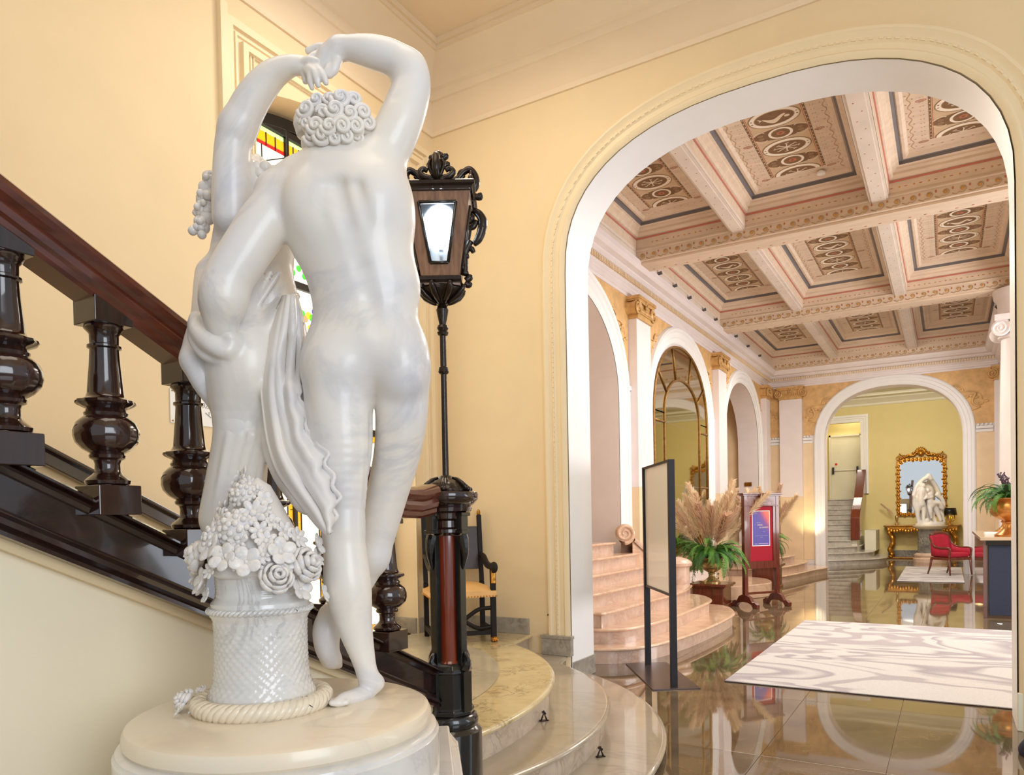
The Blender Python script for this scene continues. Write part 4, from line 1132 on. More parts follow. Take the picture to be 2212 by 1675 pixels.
# ------------------------------------------------------------------ stained glass window
def stained_window():
    X = -4.74; y0, y1, spr, apex = WY0+.02, WY1-.02, 4.70, WZ-.05
    root = thing('stained_glass_window', 'tall stained glass window in black frame, amber border and leaded clear panes', 'window', (X, 4.69, .41))
    def top(y): return spr+(apex-spr)*(1-(2*(y-WY0)/(WY1-WY0)-1)**2)
    M_lead = plain('lead_came', (30, 30, 30), .5)
    def gm(name, rgb, e): 
        mt = newmat(name, srgb(*rgb), .25); b = mt.node_tree.nodes['Principled BSDF']
        b.inputs['Emission Color'].default_value = srgb(*rgb); b.inputs['Emission Strength'].default_value = e; return mt
    G = dict(clear=gm('backlit_clear_glass', (255, 250, 226), 1.25), amber=gm('backlit_amber_glass', (246, 168, 20), .9), red=gm('backlit_red_glass', (214, 30, 30), .8),
             green=gm('backlit_green_glass', (70, 196, 60), .8), pale=gm('backlit_pale_green_glass', (190, 214, 150), .9), yellow=gm('backlit_yellow_glass', (236, 216, 50), .9),
             blue=gm('backlit_blue_glass', (70, 80, 190), .8), pink=gm('backlit_salmon_glass', (236, 150, 110), .9))
    f = MB(); wv = .055
    for y in (y0, 4.34, 4.69, 5.04, y1):
        w_ = wv if y in (y0, y1) else .032
        yc = min(max(y, y0+w_/2), y1-w_/2); f.box(X-.03, X+.03, yc-w_/2, yc+w_/2, .41, top(yc))
    for z in (.43, 1.10, 2.35, 3.52, 3.78, 4.75): f.box(X-.028, X+.028, y0, y1, z-.03, z+.03)
    P_ = [(y0+(y1-y0)*i/20, top(y0+(y1-y0)*i/20)) for i in range(21)]
    f.sweep([(-.075, -.03), (-.075, .03), (0.02, .03), (0.02, -.03)], [(X, a, b) for a, b in P_], [((0, 0, 1), (1, 0, 0))]*21)
    f.build('frame', M_black, root, w=True, bevel=.003)
    # glazing, one light at a time: each has its own little panes
    lights_ = [(y0+.05, 4.324), (4.356, 4.674), (4.706, 5.024), (5.056, y1-.05)]
    def quad(a, b, c, d, m_, nm='pane'): return MB().box(X-.004, X+.004, a+.003, b-.003, c+.003, d-.003).build(nm, G[m_], root, w=True)
    came = MB()
    def seg(ya, za, yb, zb2, r=.005): came.bar((X+.006, ya, za), (X+.006, yb, zb2), .010, .008)
    def disc(y, z, r, m_, n=12): return MB().prism([(y+r*cos(2*pi*i/n), z+r*sin(2*pi*i/n)) for i in range(n)], X-.003, X+.008, 'x').build('roundel', G[m_], root, w=True)
    for (a, b) in lights_:
        c = (a+b)/2
        # upper lights: border of amber tiles and clear field cut by a lattice
        for za_, zb2 in ((3.81, 4.57),):
            quad(a, b, za_, zb2, 'clear'); n = 2
        n = 5
        for i in range(n): quad(a+(b-a)*i/n, a+(b-a)*(i+1)/n, 4.60, 4.68, 'amber', 'border_tile')
        quad(a, b, 4.57, 4.60, 'red', 'border_strip'); quad(a, b, 4.68, 4.72, 'pale'); quad(a, b, 4.79, max(4.80, top(a if a < 4.69 else b)-.10), 'amber' if a < 4.3 else 'pale')
        for z in (3.95, 4.2, 4.45):
            seg(a, z+.10, c, z-.02); seg(c, z-.02, b, z+.10)
        seg(c, 3.81, c, 4.57); seg(a+.04, 3.81, a+.04, 4.57)
        disc(c, 4.12, .03, 'yellow'); disc(c, 3.88, .012, 'red'); disc(a+.02, 4.28, .012, 'red')
        for i in range(n+1): seg(a+(b-a)*i/n, 4.57, a+(b-a)*i/n, 4.68)
        # flower frieze between the two transoms
        for z0_, z1_ in ((3.55, 3.75),):
            quad(a, b, z0_, z1_, 'clear')
            for i in range(5):
                yy = a+(b-a)*(i+.5)/5; disc(yy, z0_+.07+.05*(i % 2), .028, 'green', 8)
            disc(c, 3.66, .022, 'red', 8)
        # garland below
        quad(a, b, 2.38, 3.49, 'clear')
        for i in range(9):
            yy = a+(b-a)*(i+.5)/9; zz = 3.36-.10*sin(pi*(i+.5)/9)+.03*(i % 2)
            disc(yy, zz, .032, ('green', 'yellow', 'red', 'green', 'pink', 'yellow', 'green', 'blue', 'yellow')[i], 9)
        disc(c-.05, 3.20, .03, 'blue', 10); disc(c+.05, 3.19, .028, 'yellow', 10); disc(c, 3.10, .02, 'red', 8)
        seg(c, 2.38, c, 3.1); seg(a, 2.9, b, 2.9)
        # lower lights
        for z0_, z1_ in ((1.13, 2.32), (.46, 1.07)):
            quad(a+.06, b-.06, z0_+.06, z1_-.06, 'clear')
            k = int((z1_-z0_-.12)/.10)
            for i in range(k):
                q0, q1 = z0_+.06+(z1_-z0_-.12)*i/k, z0_+.06+(z1_-z0_-.12)*(i+1)/k
                quad(a, a+.055, q0, q1, 'amber', 'border_tile'); quad(b-.055, b, q0, q1, 'amber', 'border_tile')
            quad(a, b, z0_, z0_+.055, 'amber', 'border_tile'); quad(a, b, z1_-.055, z1_, 'amber', 'border_tile')
            seg(a+.058, z0_, a+.058, z1_); seg(b-.058, z0_, b-.058, z1_)
    came.build('lead_lines', M_lead, root, w=True)
stained_window()
struct(MB().box(-5.0, -4.86, 3.4, 6.0, .0, 5.3).build('wall_outer', M_lobby))

def lettering(txt, size, mat, loc, rot, parent, ext=.0006):
    cu = bpy.data.curves.new('lettering', 'FONT'); cu.body = txt; cu.size = size; cu.extrude = ext
    tmp = bpy.data.objects.new('tmp', cu); COL.objects.link(tmp)
    me = bpy.data.meshes.new_from_object(tmp.evaluated_get(bpy.context.evaluated_depsgraph_get()))
    bpy.data.objects.remove(tmp); bpy.data.curves.remove(cu); me.name = 'lettering'
    me.materials.clear(); me.materials.append(mat)
    o = bpy.data.objects.new('lettering', me); COL.objects.link(o); o.location = loc; o.rotation_euler = rot; keepw(o, parent); stuff(o); return o
# wall notices (flat printed cards)
def card(name, label, y0, y1, z0, z1, texts):
    t = thing(name, label, 'sign', (XL, (y0+y1)/2, (z0+z1)/2))
    MB().box(XL, XL+.008, y0, y1, z0, z1).build('board', M_white, t, w=True, bevel=.001)
    for txt, y, z, s in texts:
        lettering(txt, s, M_grey, (XL+.0085, y, z), (pi/2, 0, pi/2), t)
    for yy in (y0+.015, y1-.015):
        for zz in (z0+.015, z1-.015): MB().ball((XL+.009, yy, zz), .006, 8, 5).build('fixing', M_brass, t, w=True)
    return t
c1 = card('direction_sign', 'white card reading Room with an arrow, on cream wall left of the figures', 3.02, 3.42, 2.19, 2.42, [('Room', 3.262, 2.315, .052)])
ar = MB().bar((XL+.009, 3.33, 2.255), (XL+.009, 3.285, 2.285), .002, .007, up=(1, 0, 0)).bar((XL+.009, 3.315, 2.292), (XL+.009, 3.335, 2.292), .002, .004, up=(1, 0, 0)).bar((XL+.009, 3.315, 2.292), (XL+.009, 3.315, 2.272), .002, .004, up=(1, 0, 0))
ar.build('arrow', M_grey, c1, w=True)
nc_ = card('notice_card', 'small white notice card with small print below the room sign', 3.20, 3.40, 1.84, 1.945, [('STRAZA', 3.255, 1.913, .024)])
for y0_, y1_, z_ in ((3.25, 3.385, 1.902), (3.25, 3.385, 1.889), (3.29, 3.34, 1.868)): MB().box(XL+.008, XL+.009, y0_, y1_, z_-.0018, z_+.0018).build('print_line', M_grey, nc_, w=True)

# ------------------------------------------------------------------ carved armchair in the corner
def old_chair():
    M_ebony = M_chair
    t = thing('carved_armchair', 'old dark wooden armchair with tan leather seat in the corner of the landing', 'chair', (-3.88, 5.50, .4125), pi/4+.0)
    # local frame: x right, -y is front... the chair looks along local -y
    W, Dp = .27, .24
    def leg(x, y, z1, foot): 
        m_ = MB().box(x-.024, x+.024, y-.024, y+.024, .0, z1)
        o = m_.build('leg', M_ebony, t, bevel=.004)
        return o
    for s_ in (-1, 1):
        leg(s_*W, -Dp, .66, True)
        o = MB().ball((s_*W, -Dp-.028, .022), (.035, .045, .024), 10, 6)
        for k in (-1, 0, 1): o.ball((s_*W+k*.018, -Dp-.062, .016), (.010, .02, .014), 8, 5)
        o.build('paw_foot', M_gilt if s_ > 0 else M_giltdark, t, smooth=True)
        MB().box(s_*W-.02, s_*W+.02, -Dp-.030, -Dp-.02, .52, .64).build('gilt_carving', M_gilt, t, bevel=.004)
        MB().bar((s_*W, Dp, 0), (s_*W, Dp+.015, .5), .045, .045, up=(0, 1, 0)).bar((s_*W, Dp+.015, .5), (s_*W, Dp+.10, 1.14), .042, .04, up=(0, 1, 0)).build('back_post', M_ebony, t, bevel=.004)
        f_ = MB().ball((s_*W, Dp+.105, 1.16), (.02, .02, .035), 8, 6); f_.build('finial', M_gilt, t, smooth=True)
        MB().box(s_*W-.02, s_*W+.02, -Dp, Dp, .06, .11).build('side_rail', M_ebony, t, bevel=.003)
        a = smoothpath([(s_*W, Dp+.04, .76), (s_*W, Dp-.10, .74), (s_*W, 0, .68), (s_*W, -Dp+.04, .665), (s_*W, -Dp-.06, .685), (s_*W, -Dp-.085, .655), (s_*W, -Dp-.05, .635)], 6)
        MB().tube(a, [.026+.006*sin(i/len(a)*pi) for i in range(len(a))], 8).build('arm', M_ebony, t, smooth=True)
    MB().box(-W, W, -Dp-.012, -Dp+.012, .40, .46).box(-W, W, Dp-.012, Dp+.012, .40, .46).box(-W-.012, -W+.012, -Dp, Dp, .4, .46).box(W-.012, W+.012, -Dp, Dp, .4, .46).build('seat_frame', M_ebony, t)
    s_ = MB(); rows = []
    for i in range(13):
        u = i/12*2-1; rows.append([(u*(W+.028), v*(Dp+.03), .455+.065*(1-u**4)*(1-v**4)) for v in [j/12*2-1 for j in range(13)]])
    s_.grid(rows)
    e = [(-W-.028, -Dp-.03), (W+.028, -Dp-.03), (W+.028, Dp+.03), (-W-.028, Dp+.03)]
    for k in range(4): a, b = e[k], e[(k+1) % 4]; s_.add([(a[0], a[1], .40), (b[0], b[1], .40), (b[0], b[1], .456), (a[0], a[1], .456)], [(0, 1, 2, 3)])
    seat = s_.build('seat', M_leather, t, smooth=True, autos=.6)
    n = MB()
    for i in range(22):
        u = -W-.02+(2*W+.04)*i/21; n.ball((u, -Dp-.033, .408), .007, 6, 4)
    for i in range(18):
        v = -Dp-.02+(2*Dp+.04)*i/17
        for s2 in (-1, 1): n.ball((s2*(W+.031), v, .408), .007, 6, 4)
    stuff(n.build('nail_heads', M_gilt, seat))
    MB().add([(-W+.02, Dp+.030, .62), (W-.02, Dp+.030, .62), (W-.02, Dp+.085, 1.03), (-W+.02, Dp+.085, 1.03), (-W+.02, Dp+.055, .62), (W-.02, Dp+.055, .62), (W-.02, Dp+.11, 1.03), (-W+.02, Dp+.11, 1.03)],
             [(0, 1, 2, 3), (4, 7, 6, 5), (0, 4, 5, 1), (1, 5, 6, 2), (2, 6, 7, 3), (3, 7, 4, 0)]).build('backrest', M_dkleather, t, bevel=.004)
    q = MB()
    for s2 in (-1, 1):
        q.tube(smoothpath([(s2*(W-.02), -Dp, .30), (s2*.14, -Dp, .29), (s2*.04, -Dp, .23), (-s2*.05, -Dp, .16), (-s2*.14, -Dp, .12), (-s2*(W-.02), -Dp, .13)], 6), .019, 8)
    q.box(-W, W, -Dp-.014, -Dp+.014, .06, .10)
    q.build('front_stretcher', M_ebony, t, smooth=True, autos=.6)
old_chair()

# ------------------------------------------------------------------ poster stand at the foot of the steps
def sign_stand():
    a = onz(1400, 1438, 0); b = onz(1456, 1486, 0)
    a = Vector((a.x, a.y, 0)); b = Vector((b.x, b.y, 0)); d = (b-a).normalized(); nrm = Vector((-d.y, d.x, 0)); c = (a+b)/2
    h = 1.5+(1118-995)/FPX*((b-CAMP).dot(FF))
    w_ = (b-a).length
    t = thing('poster_stand', 'free-standing charcoal metal sign frame with blank cream board', 'sign', tuple(c))
    for p, nm in ((a, 'post'), (b, 'post')):
        MB().obox(p+Vector((0, 0, h/2)), d, nrm, (0, 0, 1), .024, .028, h/2).build(nm, M_steel, t, w=True, bevel=.002)
    MB().obox(c+Vector((0, 0, h-.01)), d, nrm, (0, 0, 1), w_/2, .024, .010).obox(c+Vector((0, 0, h*.405)), d, nrm, (0, 0, 1), w_/2, .02, .010).build('crossbar', M_steel, t, w=True)
    MB().obox(c+Vector((0, 0, h*.7)), d, nrm, (0, 0, 1), w_/2-.02, .008, h*.295).build('board', M_sign, t, w=True)
    ca, cb, cc_, cd = [onz(*p, 0) for p in ((1370, 1441), (1424, 1436), (1486, 1484), (1431, 1492))]
    wd = .21
    MB().obox(c+Vector((0, 0, .006)), d, nrm, (0, 0, 1), w_/2+.09, wd, .006).build('base_plate', M_steelbase, t, w=True, bevel=.002)
sign_stand()

# ------------------------------------------------------------------ rugs
def rug(name, label, pts, mat):
    c = sum((Vector(p) for p in pts), Vector((0, 0)))/4
    mb = MB(); n = 40
    def bl(u, v):
        p = Vector(pts[0])*(1-u)*(1-v)+Vector(pts[1])*u*(1-v)+Vector(pts[2])*u*v+Vector(pts[3])*(1-u)*v
        return (p.x, p.y, .013+random.uniform(-.0007, .0007))
    mb.grid([[bl(i/n, j/n) for j in range(n+1)] for i in range(n+1)])
    for k in range(4):
        a, b = pts[k], pts[(k+1) % 4]; mb.add([(a[0], a[1], .001), (b[0], b[1], .001), (b[0], b[1], .0135), (a[0], a[1], .0135)], [(0, 1, 2, 3)])
    t = thing(name, label, 'rug', (c.x, c.y, 0))
    mb.build('pile', mat, t, smooth=True, autos=.5, w=True)
    e = MB()
    for k in range(4):
        a, b = pts[k], pts[(k+1) % 4]; e.bar((a[0], a[1], .004), (b[0], b[1], .004), .012, .006)
    e.build('bound_edge', M_dkleather, t, w=True)
rug('large_rug', 'large pale rug with sweeping mauve bands in front of the arch', [(-1.743, 6.60), (2.3, 6.60), (2.3, 10.87), (-1.743, 10.87)], M_rug)
rug('far_rug', 'small pale rug under the crimson armchair', [(-.98, 17.85), (.27, 17.85), (.27, 22.7), (-1.02, 22.7)], rug_mat('far_rug_pile'))

# ------------------------------------------------------------------ pink marble stairs through the side arches
def side_stairs(name, label, rings_, z_r=.165, treadm=M_pink, riserm=M_pinkriser, back=-7.0, top_back=None, y_hi=None):
    t = struct(thing(name, label, 'stairs', (rings_[0][0][0], rings_[0][0][1], 0))); del t['category']
    for k, ed in enumerate(rings_):
        z1 = z_r*(k+1); z0 = z1-z_r
        P_ = smoothpath([(x, y, z1) for x, y in ed], 8); n = len(P_)
        nr = []
        for i in range(n):
            d = (P_[min(n-1, i+1)]-P_[max(0, i-1)]).normalized(); nr.append((d.y, -d.x))
        prof = [(-.02, 0), (0, -.002), (.01, -.010), (.012, -.02), (.006, -.03), (-.012, -.036), (-.03, -.036)]
        m_ = MB(); m_.sweep(prof, P_, [((a, b, 0), (0, 0, 1)) for a, b in nr])
        inn_ = [(p.x-a*.02, p.y-b*.02, z1) for p, (a, b) in zip(P_, nr)]
        yb = inn_[-1][1]; ya = inn_[0][1]
        m_.add(inn_+[(back, yb, z1), (back, ya, z1)], [tuple(range(n+2))])
        o = m_.build('tread', treadm, t, smooth=True, autos=.9, w=True)
        r = MB(); r.grid([[(p.x-a*.03, p.y-b*.03, z0), (p.x-a*.03, p.y-b*.03, z1-.034)] for p, (a, b) in zip(P_, nr)])
        r.build('riser', riserm, o, smooth=True)
    return t
ed1 = [[(-4.3, 6.62), (-3.6, 6.64), (-3.13, 6.80), (-2.76, 7.08), (-2.57, 7.74), (-2.49, 8.8), (-2.50, 9.84), (-2.585, 10.3), (-2.83, 10.85), (-3.13, 11.02), (-3.6, 11.05), (-4.2, 11.05)],
       [(-4.3, 6.95), (-3.6, 6.96), (-3.24, 7.01), (-2.95, 7.2), (-2.82, 7.7), (-2.78, 8.4), (-2.80, 9.3), (-2.82, 9.9), (-2.90, 10.28), (-3.15, 10.70), (-3.4, 10.79), (-4.2, 10.8)],
       [(-4.3, 7.03), (-3.5, 7.04), (-3.23, 7.08), (-3.13, 7.2), (-3.12, 8.2), (-3.08, 9.2), (-3.12, 9.9), (-3.20, 10.32), (-3.24, 10.5)],
       [(-4.3, 7.06), (-3.5, 7.1), (-3.38, 7.3), (-3.36, 8.0), (-3.34, 8.9), (-3.36, 9.9), (-3.42, 10.3)],
       [(-4.4, 7.1), (-3.75, 7.14), (-3.62, 7.3), (-3.6, 8.2), (-3.6, 9.3), (-3.6, 10.25)],
       [(-4.6, 7.2), (-4.0, 7.22), (-3.86, 7.4), (-3.83, 8.2), (-3.83, 9.3), (-3.83, 9.95)],
       [(-4.8, 7.3), (-4.2, 7.32), (-4.07, 7.5), (-4.05, 8.2), (-4.05, 9.0), (-4.05, 9.6)]]
struct_list = []
s1 = side_stairs('side_stairs', 'pink marble stairs with rounded lower steps through the first side arch', ed1)
def balustrade(t, sgn, yv):
    """solid swept balustrade wall with a volute top"""
    P_ = smoothpath([(-4.0, yv-.55, 1.18), (-3.93, yv-.28, 1.02), (-3.84, yv-.08, .92), (-3.70, yv+.06, .82), (-3.50, yv+.14, .76)], 8)
    mb = MB(); rows = []
    for i, p in enumerate(P_):
        d = (P_[min(len(P_)-1, i+1)]-P_[max(0, i-1)]).normalized(); n = Vector((-d.y, d.x, 0)).normalized()*.10
        rows.append([tuple(p-n+Vector((0, 0, -p.z))), tuple(p-n), tuple(p+n), tuple(p+n+Vector((0, 0, -p.z)))])
    mb.grid(rows); mb.build('parapet', M_pink, t, w=True)
    cpg = MB(); prof = [(-.13, -.03), (-.15, 0), (-.14, .04), (-.10, .07), (0, .085), (.10, .07), (.14, .04), (.15, 0), (.13, -.03)]
    nr = []
    for i, p in enumerate(P_):
        d = (P_[min(len(P_)-1, i+1)]-P_[max(0, i-1)]).normalized(); n = Vector((-d.y, d.x, 0)).normalized(); nr.append((tuple(n), (0, 0, 1)))
    cpg.sweep(prof, P_, nr); cpg.build('coping', M_pinkriser, t, smooth=True, w=True)
    v = MB(); p0 = P_[0]+Vector((-.02, -.06, .02)); c0 = p0+Vector((0, 0, .07))
    sp_ = []
    for i in range(44):
        q = i/43; a = -pi/2-q*2*pi*1.9; r = .135*(1-.84*q)
        sp_.append(c0+LR*(-cos(a)*r)+Vector((0, 0, sin(a)*r)))
    for off in (-.09, -.035, .02): v.tube([s+LF*off for s in sp_], [.036*(1-.5*i/43) for i in range(44)], 8)
    v.tube([c0-LF*.10, c0+LF*.08], .115, 24)
    v.build('volute', M_pink, t, smooth=True, autos=.8, w=True)
balustrade(s1, 1, 10.45)
pl = MB(); c = (-3.49, 10.62)
pl.lathe([(.20, 0), (.20, .10), (.185, .12), (.175, .56), (.18, .58), (.21, .60), (.22, .64), (.20, .67), (.15, .70), (.06, .73), (0, .735)], (c[0], c[1], .165), 28)
pl.build('end_pillar', M_pinkriser, s1, smooth=True, autos=.6, w=True)
ed3 = [[(-4.2, 15.95), (-3.6, 16.1), (-3.16, 16.5), (-2.95, 17.5), (-2.80, 18.7), (-2.62, 19.6), (-2.66, 20.05), (-2.95, 20.40)],
       [(-4.2, 16.3), (-3.6, 16.4), (-3.30, 16.75), (-3.12, 17.6), (-3.02, 18.6), (-3.02, 19.4), (-3.12, 19.8), (-3.3, 20.0)],
       [(-4.2, 16.6), (-3.7, 16.8), (-3.5, 17.2), (-3.38, 18.0), (-3.30, 18.8), (-3.30, 19.3), (-3.5, 19.5)],
       [(-4.2, 16.75), (-3.9, 16.9), (-3.75, 17.2), (-3.68, 18.0), (-3.65, 18.8), (-3.68, 19.3)],
       [(-4.3, 16.9), (-4.05, 17.1), (-3.98, 17.8), (-3.98, 18.6), (-4.0, 19.2)]]
s3 = side_stairs('far_side_stairs', 'pink marble stairs with rounded steps through the far side arch', ed3)
MB().lathe([(.20, 0), (.20, .62), (.17, .66), (.21, .68), (.22, .74), (.18, .78), (0, .80)], (-3.72, 17.5, .3), 24).build('end_pillar', M_pinkriser, s3, smooth=True, autos=.6, w=True)
# low marble plinth below the arched mirror
pm = MB(); e_ = smoothpath([(-4.2, 12.6), (-3.7, 12.65), (-3.3, 12.95), (-2.98, 13.5), (-2.83, 14.0), (-3.02, 14.7), (-3.4, 15.1), (-4.2, 15.2)], 6)
pm.prism([(p.x, p.y) for p in e_], 0, .25)
tag(pm.build('mirror_plinth', M_pink, bevel=.015), 'low curved pink marble platform below the arched mirror', 'platform')

# ------------------------------------------------------------------ plants
def frond(L, w_, mat, droop=.9, n=22):
    """one arching fern frond: midrib and paired leaflets, growing along +x from the origin"""
    mb = MB(); P_ = []
    for i in range(n+1):
        t = i/n; a = .9-droop*2.0*t
        P_.append((P_[-1][0]+L/n*cos(a), 0, P_[-1][2]+L/n*sin(a)) if P_ else (0, 0, 0))
    mb.tube(P_, [.004*(1-.7*i/n) for i in range(n+1)], 4)
    for i in range(2, n):
        t = i/n; q = w_*sin(pi*min(1, t*1.02))**.6*(1-.25*t); p = Vector(P_[i]); d = (Vector(P_[i+1])-p).normalized()
        for s_ in (-1, 1):
            tip = p+Vector((d.x*.35*q, s_*q, -.22*q)); b = L/n*.36
            m_ = (p+tip)/2+Vector((0, 0, .03*q))
            mb.add([p-d*b, p+d*b, m_+d*b*.8, tip, m_-d*b*.8], [(0, 1, 2, 3, 4)])
    o = mb.build('frond', mat, None, recalc=False); return o
fr_protos = [frond(.42, .045, M_fern, 1.15, 30), frond(.34, .04, M_fern, 1.35, 26), frond(.40, .042, M_fern2, 1.25, 30), frond(.28, .038, M_fern2, 1.0, 24)]
def plume(L, mat, w_=.05, n=420, bend=.12):
    mb = MB(); P_ = [Vector((bend*t*t*L, 0, L*t)) for t in [i/16 for i in range(17)]]
    mb.tube(P_, [.0035*(1-.6*i/16) for i in range(17)], 4)
    rnd = random.Random(int(L*1000)+n)
    for i in range(n):
        t = .36+.66*rnd.random()**.9; t = min(t, 1.0); p = Vector((bend*t*t*L, 0, L*t)); a = rnd.random()*2*pi
        ln = w_*(1.1+1.6*rnd.random())*(sin(pi*min(1, (t-.33)/.72))**.55+.12)
        out = Vector((cos(a), sin(a), 0)); d = (out*.48+Vector((bend*1.5, 0, 1.2-.3*rnd.random()))).normalized(); s2 = out.cross(Vector((0, 0, 1)))*.0032
        q = p+d*ln*.55+out*.006; e = p+d*ln+out*.012+Vector((0, 0, -.01))
        mb.add([p-s2, p+s2, q+s2*1.3, e, q-s2*1.3], [(0, 1, 2, 3, 4)])
    return mb.build('plume', mat, None, recalc=False)
pl_protos = [plume(.95, M_pampas), plume(.80, M_pampas, .055), plume(.88, M_pampas2, .05), plume(.7, M_pampas2, .06)]
usedp = set()
def put(proto, parent, loc, rot, s_=1.0):
    if proto.name not in usedp: o = proto; usedp.add(proto.name)
    else: o = proto.copy(); COL.objects.link(o)
    o.parent = parent; o.location = loc; o.rotation_euler = rot; o.scale = (s_, s_, s_); return o
def ivy(parent, n, R_, z, seed):
    rnd = random.Random(seed); mb = MB()
    for k in range(n):
        a = rnd.random()*2*pi; p = Vector((R_*.5*cos(a), R_*.5*sin(a), z)); L = .25+.3*rnd.random(); pts = [p]
        for i in range(8):
            p = p+Vector((cos(a)*.035*(1-i/9), sin(a)*.035*(1-i/9), -.01-.012*i*L*3)); pts.append(p)
            for s2 in (-1, 1):
                c = p+Vector((rnd.uniform(-.03, .03), rnd.uniform(-.03, .03), rnd.uniform(-.02, .02))); r = .018+.01*rnd.random()
                u = Vector((rnd.uniform(-1, 1), rnd.uniform(-1, 1), rnd.uniform(-.4, .4))).normalized(); v = u.cross(Vector((rnd.uniform(-.3, .3), .1, 1))).normalized()
                mb.add([c-u*r, c-v*r*.8+u*r*.1, c+u*r*1.3, c+v*r*.8+u*r*.1], [(0, 1, 2, 3)])
        mb.tube(pts, .002, 4)
    return stuff(mb.build('trailing_leaves', M_fern2, parent, recalc=False))
def planter(name, label, loc, urn_mat, s_, nf, npl, seed, sprigs=0, group=None, fr=1.0):
    t = thing(name, label, 'plant', loc, 0, group); rnd = random.Random(seed)
    prof = [(.125, 0), (.125, .018), (.115, .024), (.10, .034), (.075, .05), (.05, .075), (.038, .10), (.036, .118), (.05, .125), (.052, .135), (.04, .142), (.06, .155), (.11, .185), (.14, .22), (.15, .26), (.145, .30), (.13, .325), (.15, .345), (.165, .352), (.165, .362), (.15, .362), (.12, .33), (0, .33)]
    MB().lathe([(r*s_, z*s_) for r, z in prof], (0, 0, 0), 40, lambda a, z, r: r*(1+.035*abs(sin(a*10))*(.16 < z/s_ < .30)+.03*abs(sin(a*10))*(.03 < z/s_ < .09))).build('urn', urn_mat, t, smooth=True, autos=.7)
    z0 = .34*s_
    for i in range(nf):
        a = 2*pi*i/nf*1.0+rnd.uniform(-.2, .2); tier = rnd.random()
        put(fr_protos[rnd.randrange(4)], t, (.05*cos(a)*s_, .05*sin(a)*s_, z0+rnd.uniform(0, .08)), (rnd.uniform(-.35, .35), -1.0*tier+.35, a), fr*(.8+.35*rnd.random()))
    if npl: ivy(t, 9, .3, z0+.03, seed)
    for i in range(npl):
        a = 2*pi*i/npl*2.4+rnd.uniform(-.3, .3); tilt = .08+.62*((i*.618) % 1)
        put(pl_protos[rnd.randrange(4)], t, (.04*cos(a), .04*sin(a), z0), (0, tilt*1.0, a), 1.10+.36*rnd.random())
    for i in range(sprigs):
        a = rnd.random()*2*pi; tilt = rnd.uniform(.0, .4); mb = MB(); L = .45*rnd.uniform(.7, 1.1)
        d = Vector((sin(tilt)*cos(a), sin(tilt)*sin(a), cos(tilt))); mb.tube([Vector((0, 0, z0)), Vector((0, 0, z0))+d*L], .0025, 4)
        for k in range(16):
            q = Vector((0, 0, z0))+d*L*(.45+.035*k); mb.ball(q+Vector((rnd.uniform(-.02, .02), rnd.uniform(-.02, .02), 0)), (.010, .010, .014), 6, 4)
        mb.build('dried_sprig', M_dried, t, recalc=False)
    return t
# mahogany plinth and the pampas urn near the easel
def plinth(label, cx, cy, w_, d_, h, ang):
    t = thing('wooden_plinth', label, 'plinth', (cx, cy, 0), ang, 'mahogany plinths under the pampas urns')
    MB().box(-w_/2, w_/2, -d_/2, d_/2, 0, .06).box(-w_/2+.02, w_/2-.02, -d_/2+.02, d_/2-.02, .06, h-.07).build('body', M_mahog, t, bevel=.006)
    MB().box(-w_/2-.01, w_/2+.01, -d_/2-.01, d_/2+.01, h-.07, h-.045).box(-w_/2-.04, w_/2+.04, -d_/2-.04, d_/2+.04, h-.045, h).build('top_moulding', M_mahog, t, bevel=.008)
    return t
ph = .50
plinth('square mahogany plinth beside the rounded pink marble steps', -3.36, 11.98, .54, .54, .40, .0)
planter('pampas_urn', 'gilt urn of dried pampas plumes and green ferns on mahogany plinth by the easel', (-3.36, 11.98, .40), M_urn, 1.15, 120, 24, 3, fr=1.7, group='urns of pampas and ferns')
plinth('mahogany plinth partly hidden behind the crimson notice easel', -3.22, 15.55, .54, .5, ph, .0)
planter('pampas_urn', 'urn of pampas and fern half hidden behind the crimson easel', (-3.22, 15.55, ph), M_urn, 1.05, 54, 16, 11, fr=1.4, group='urns of pampas and ferns')

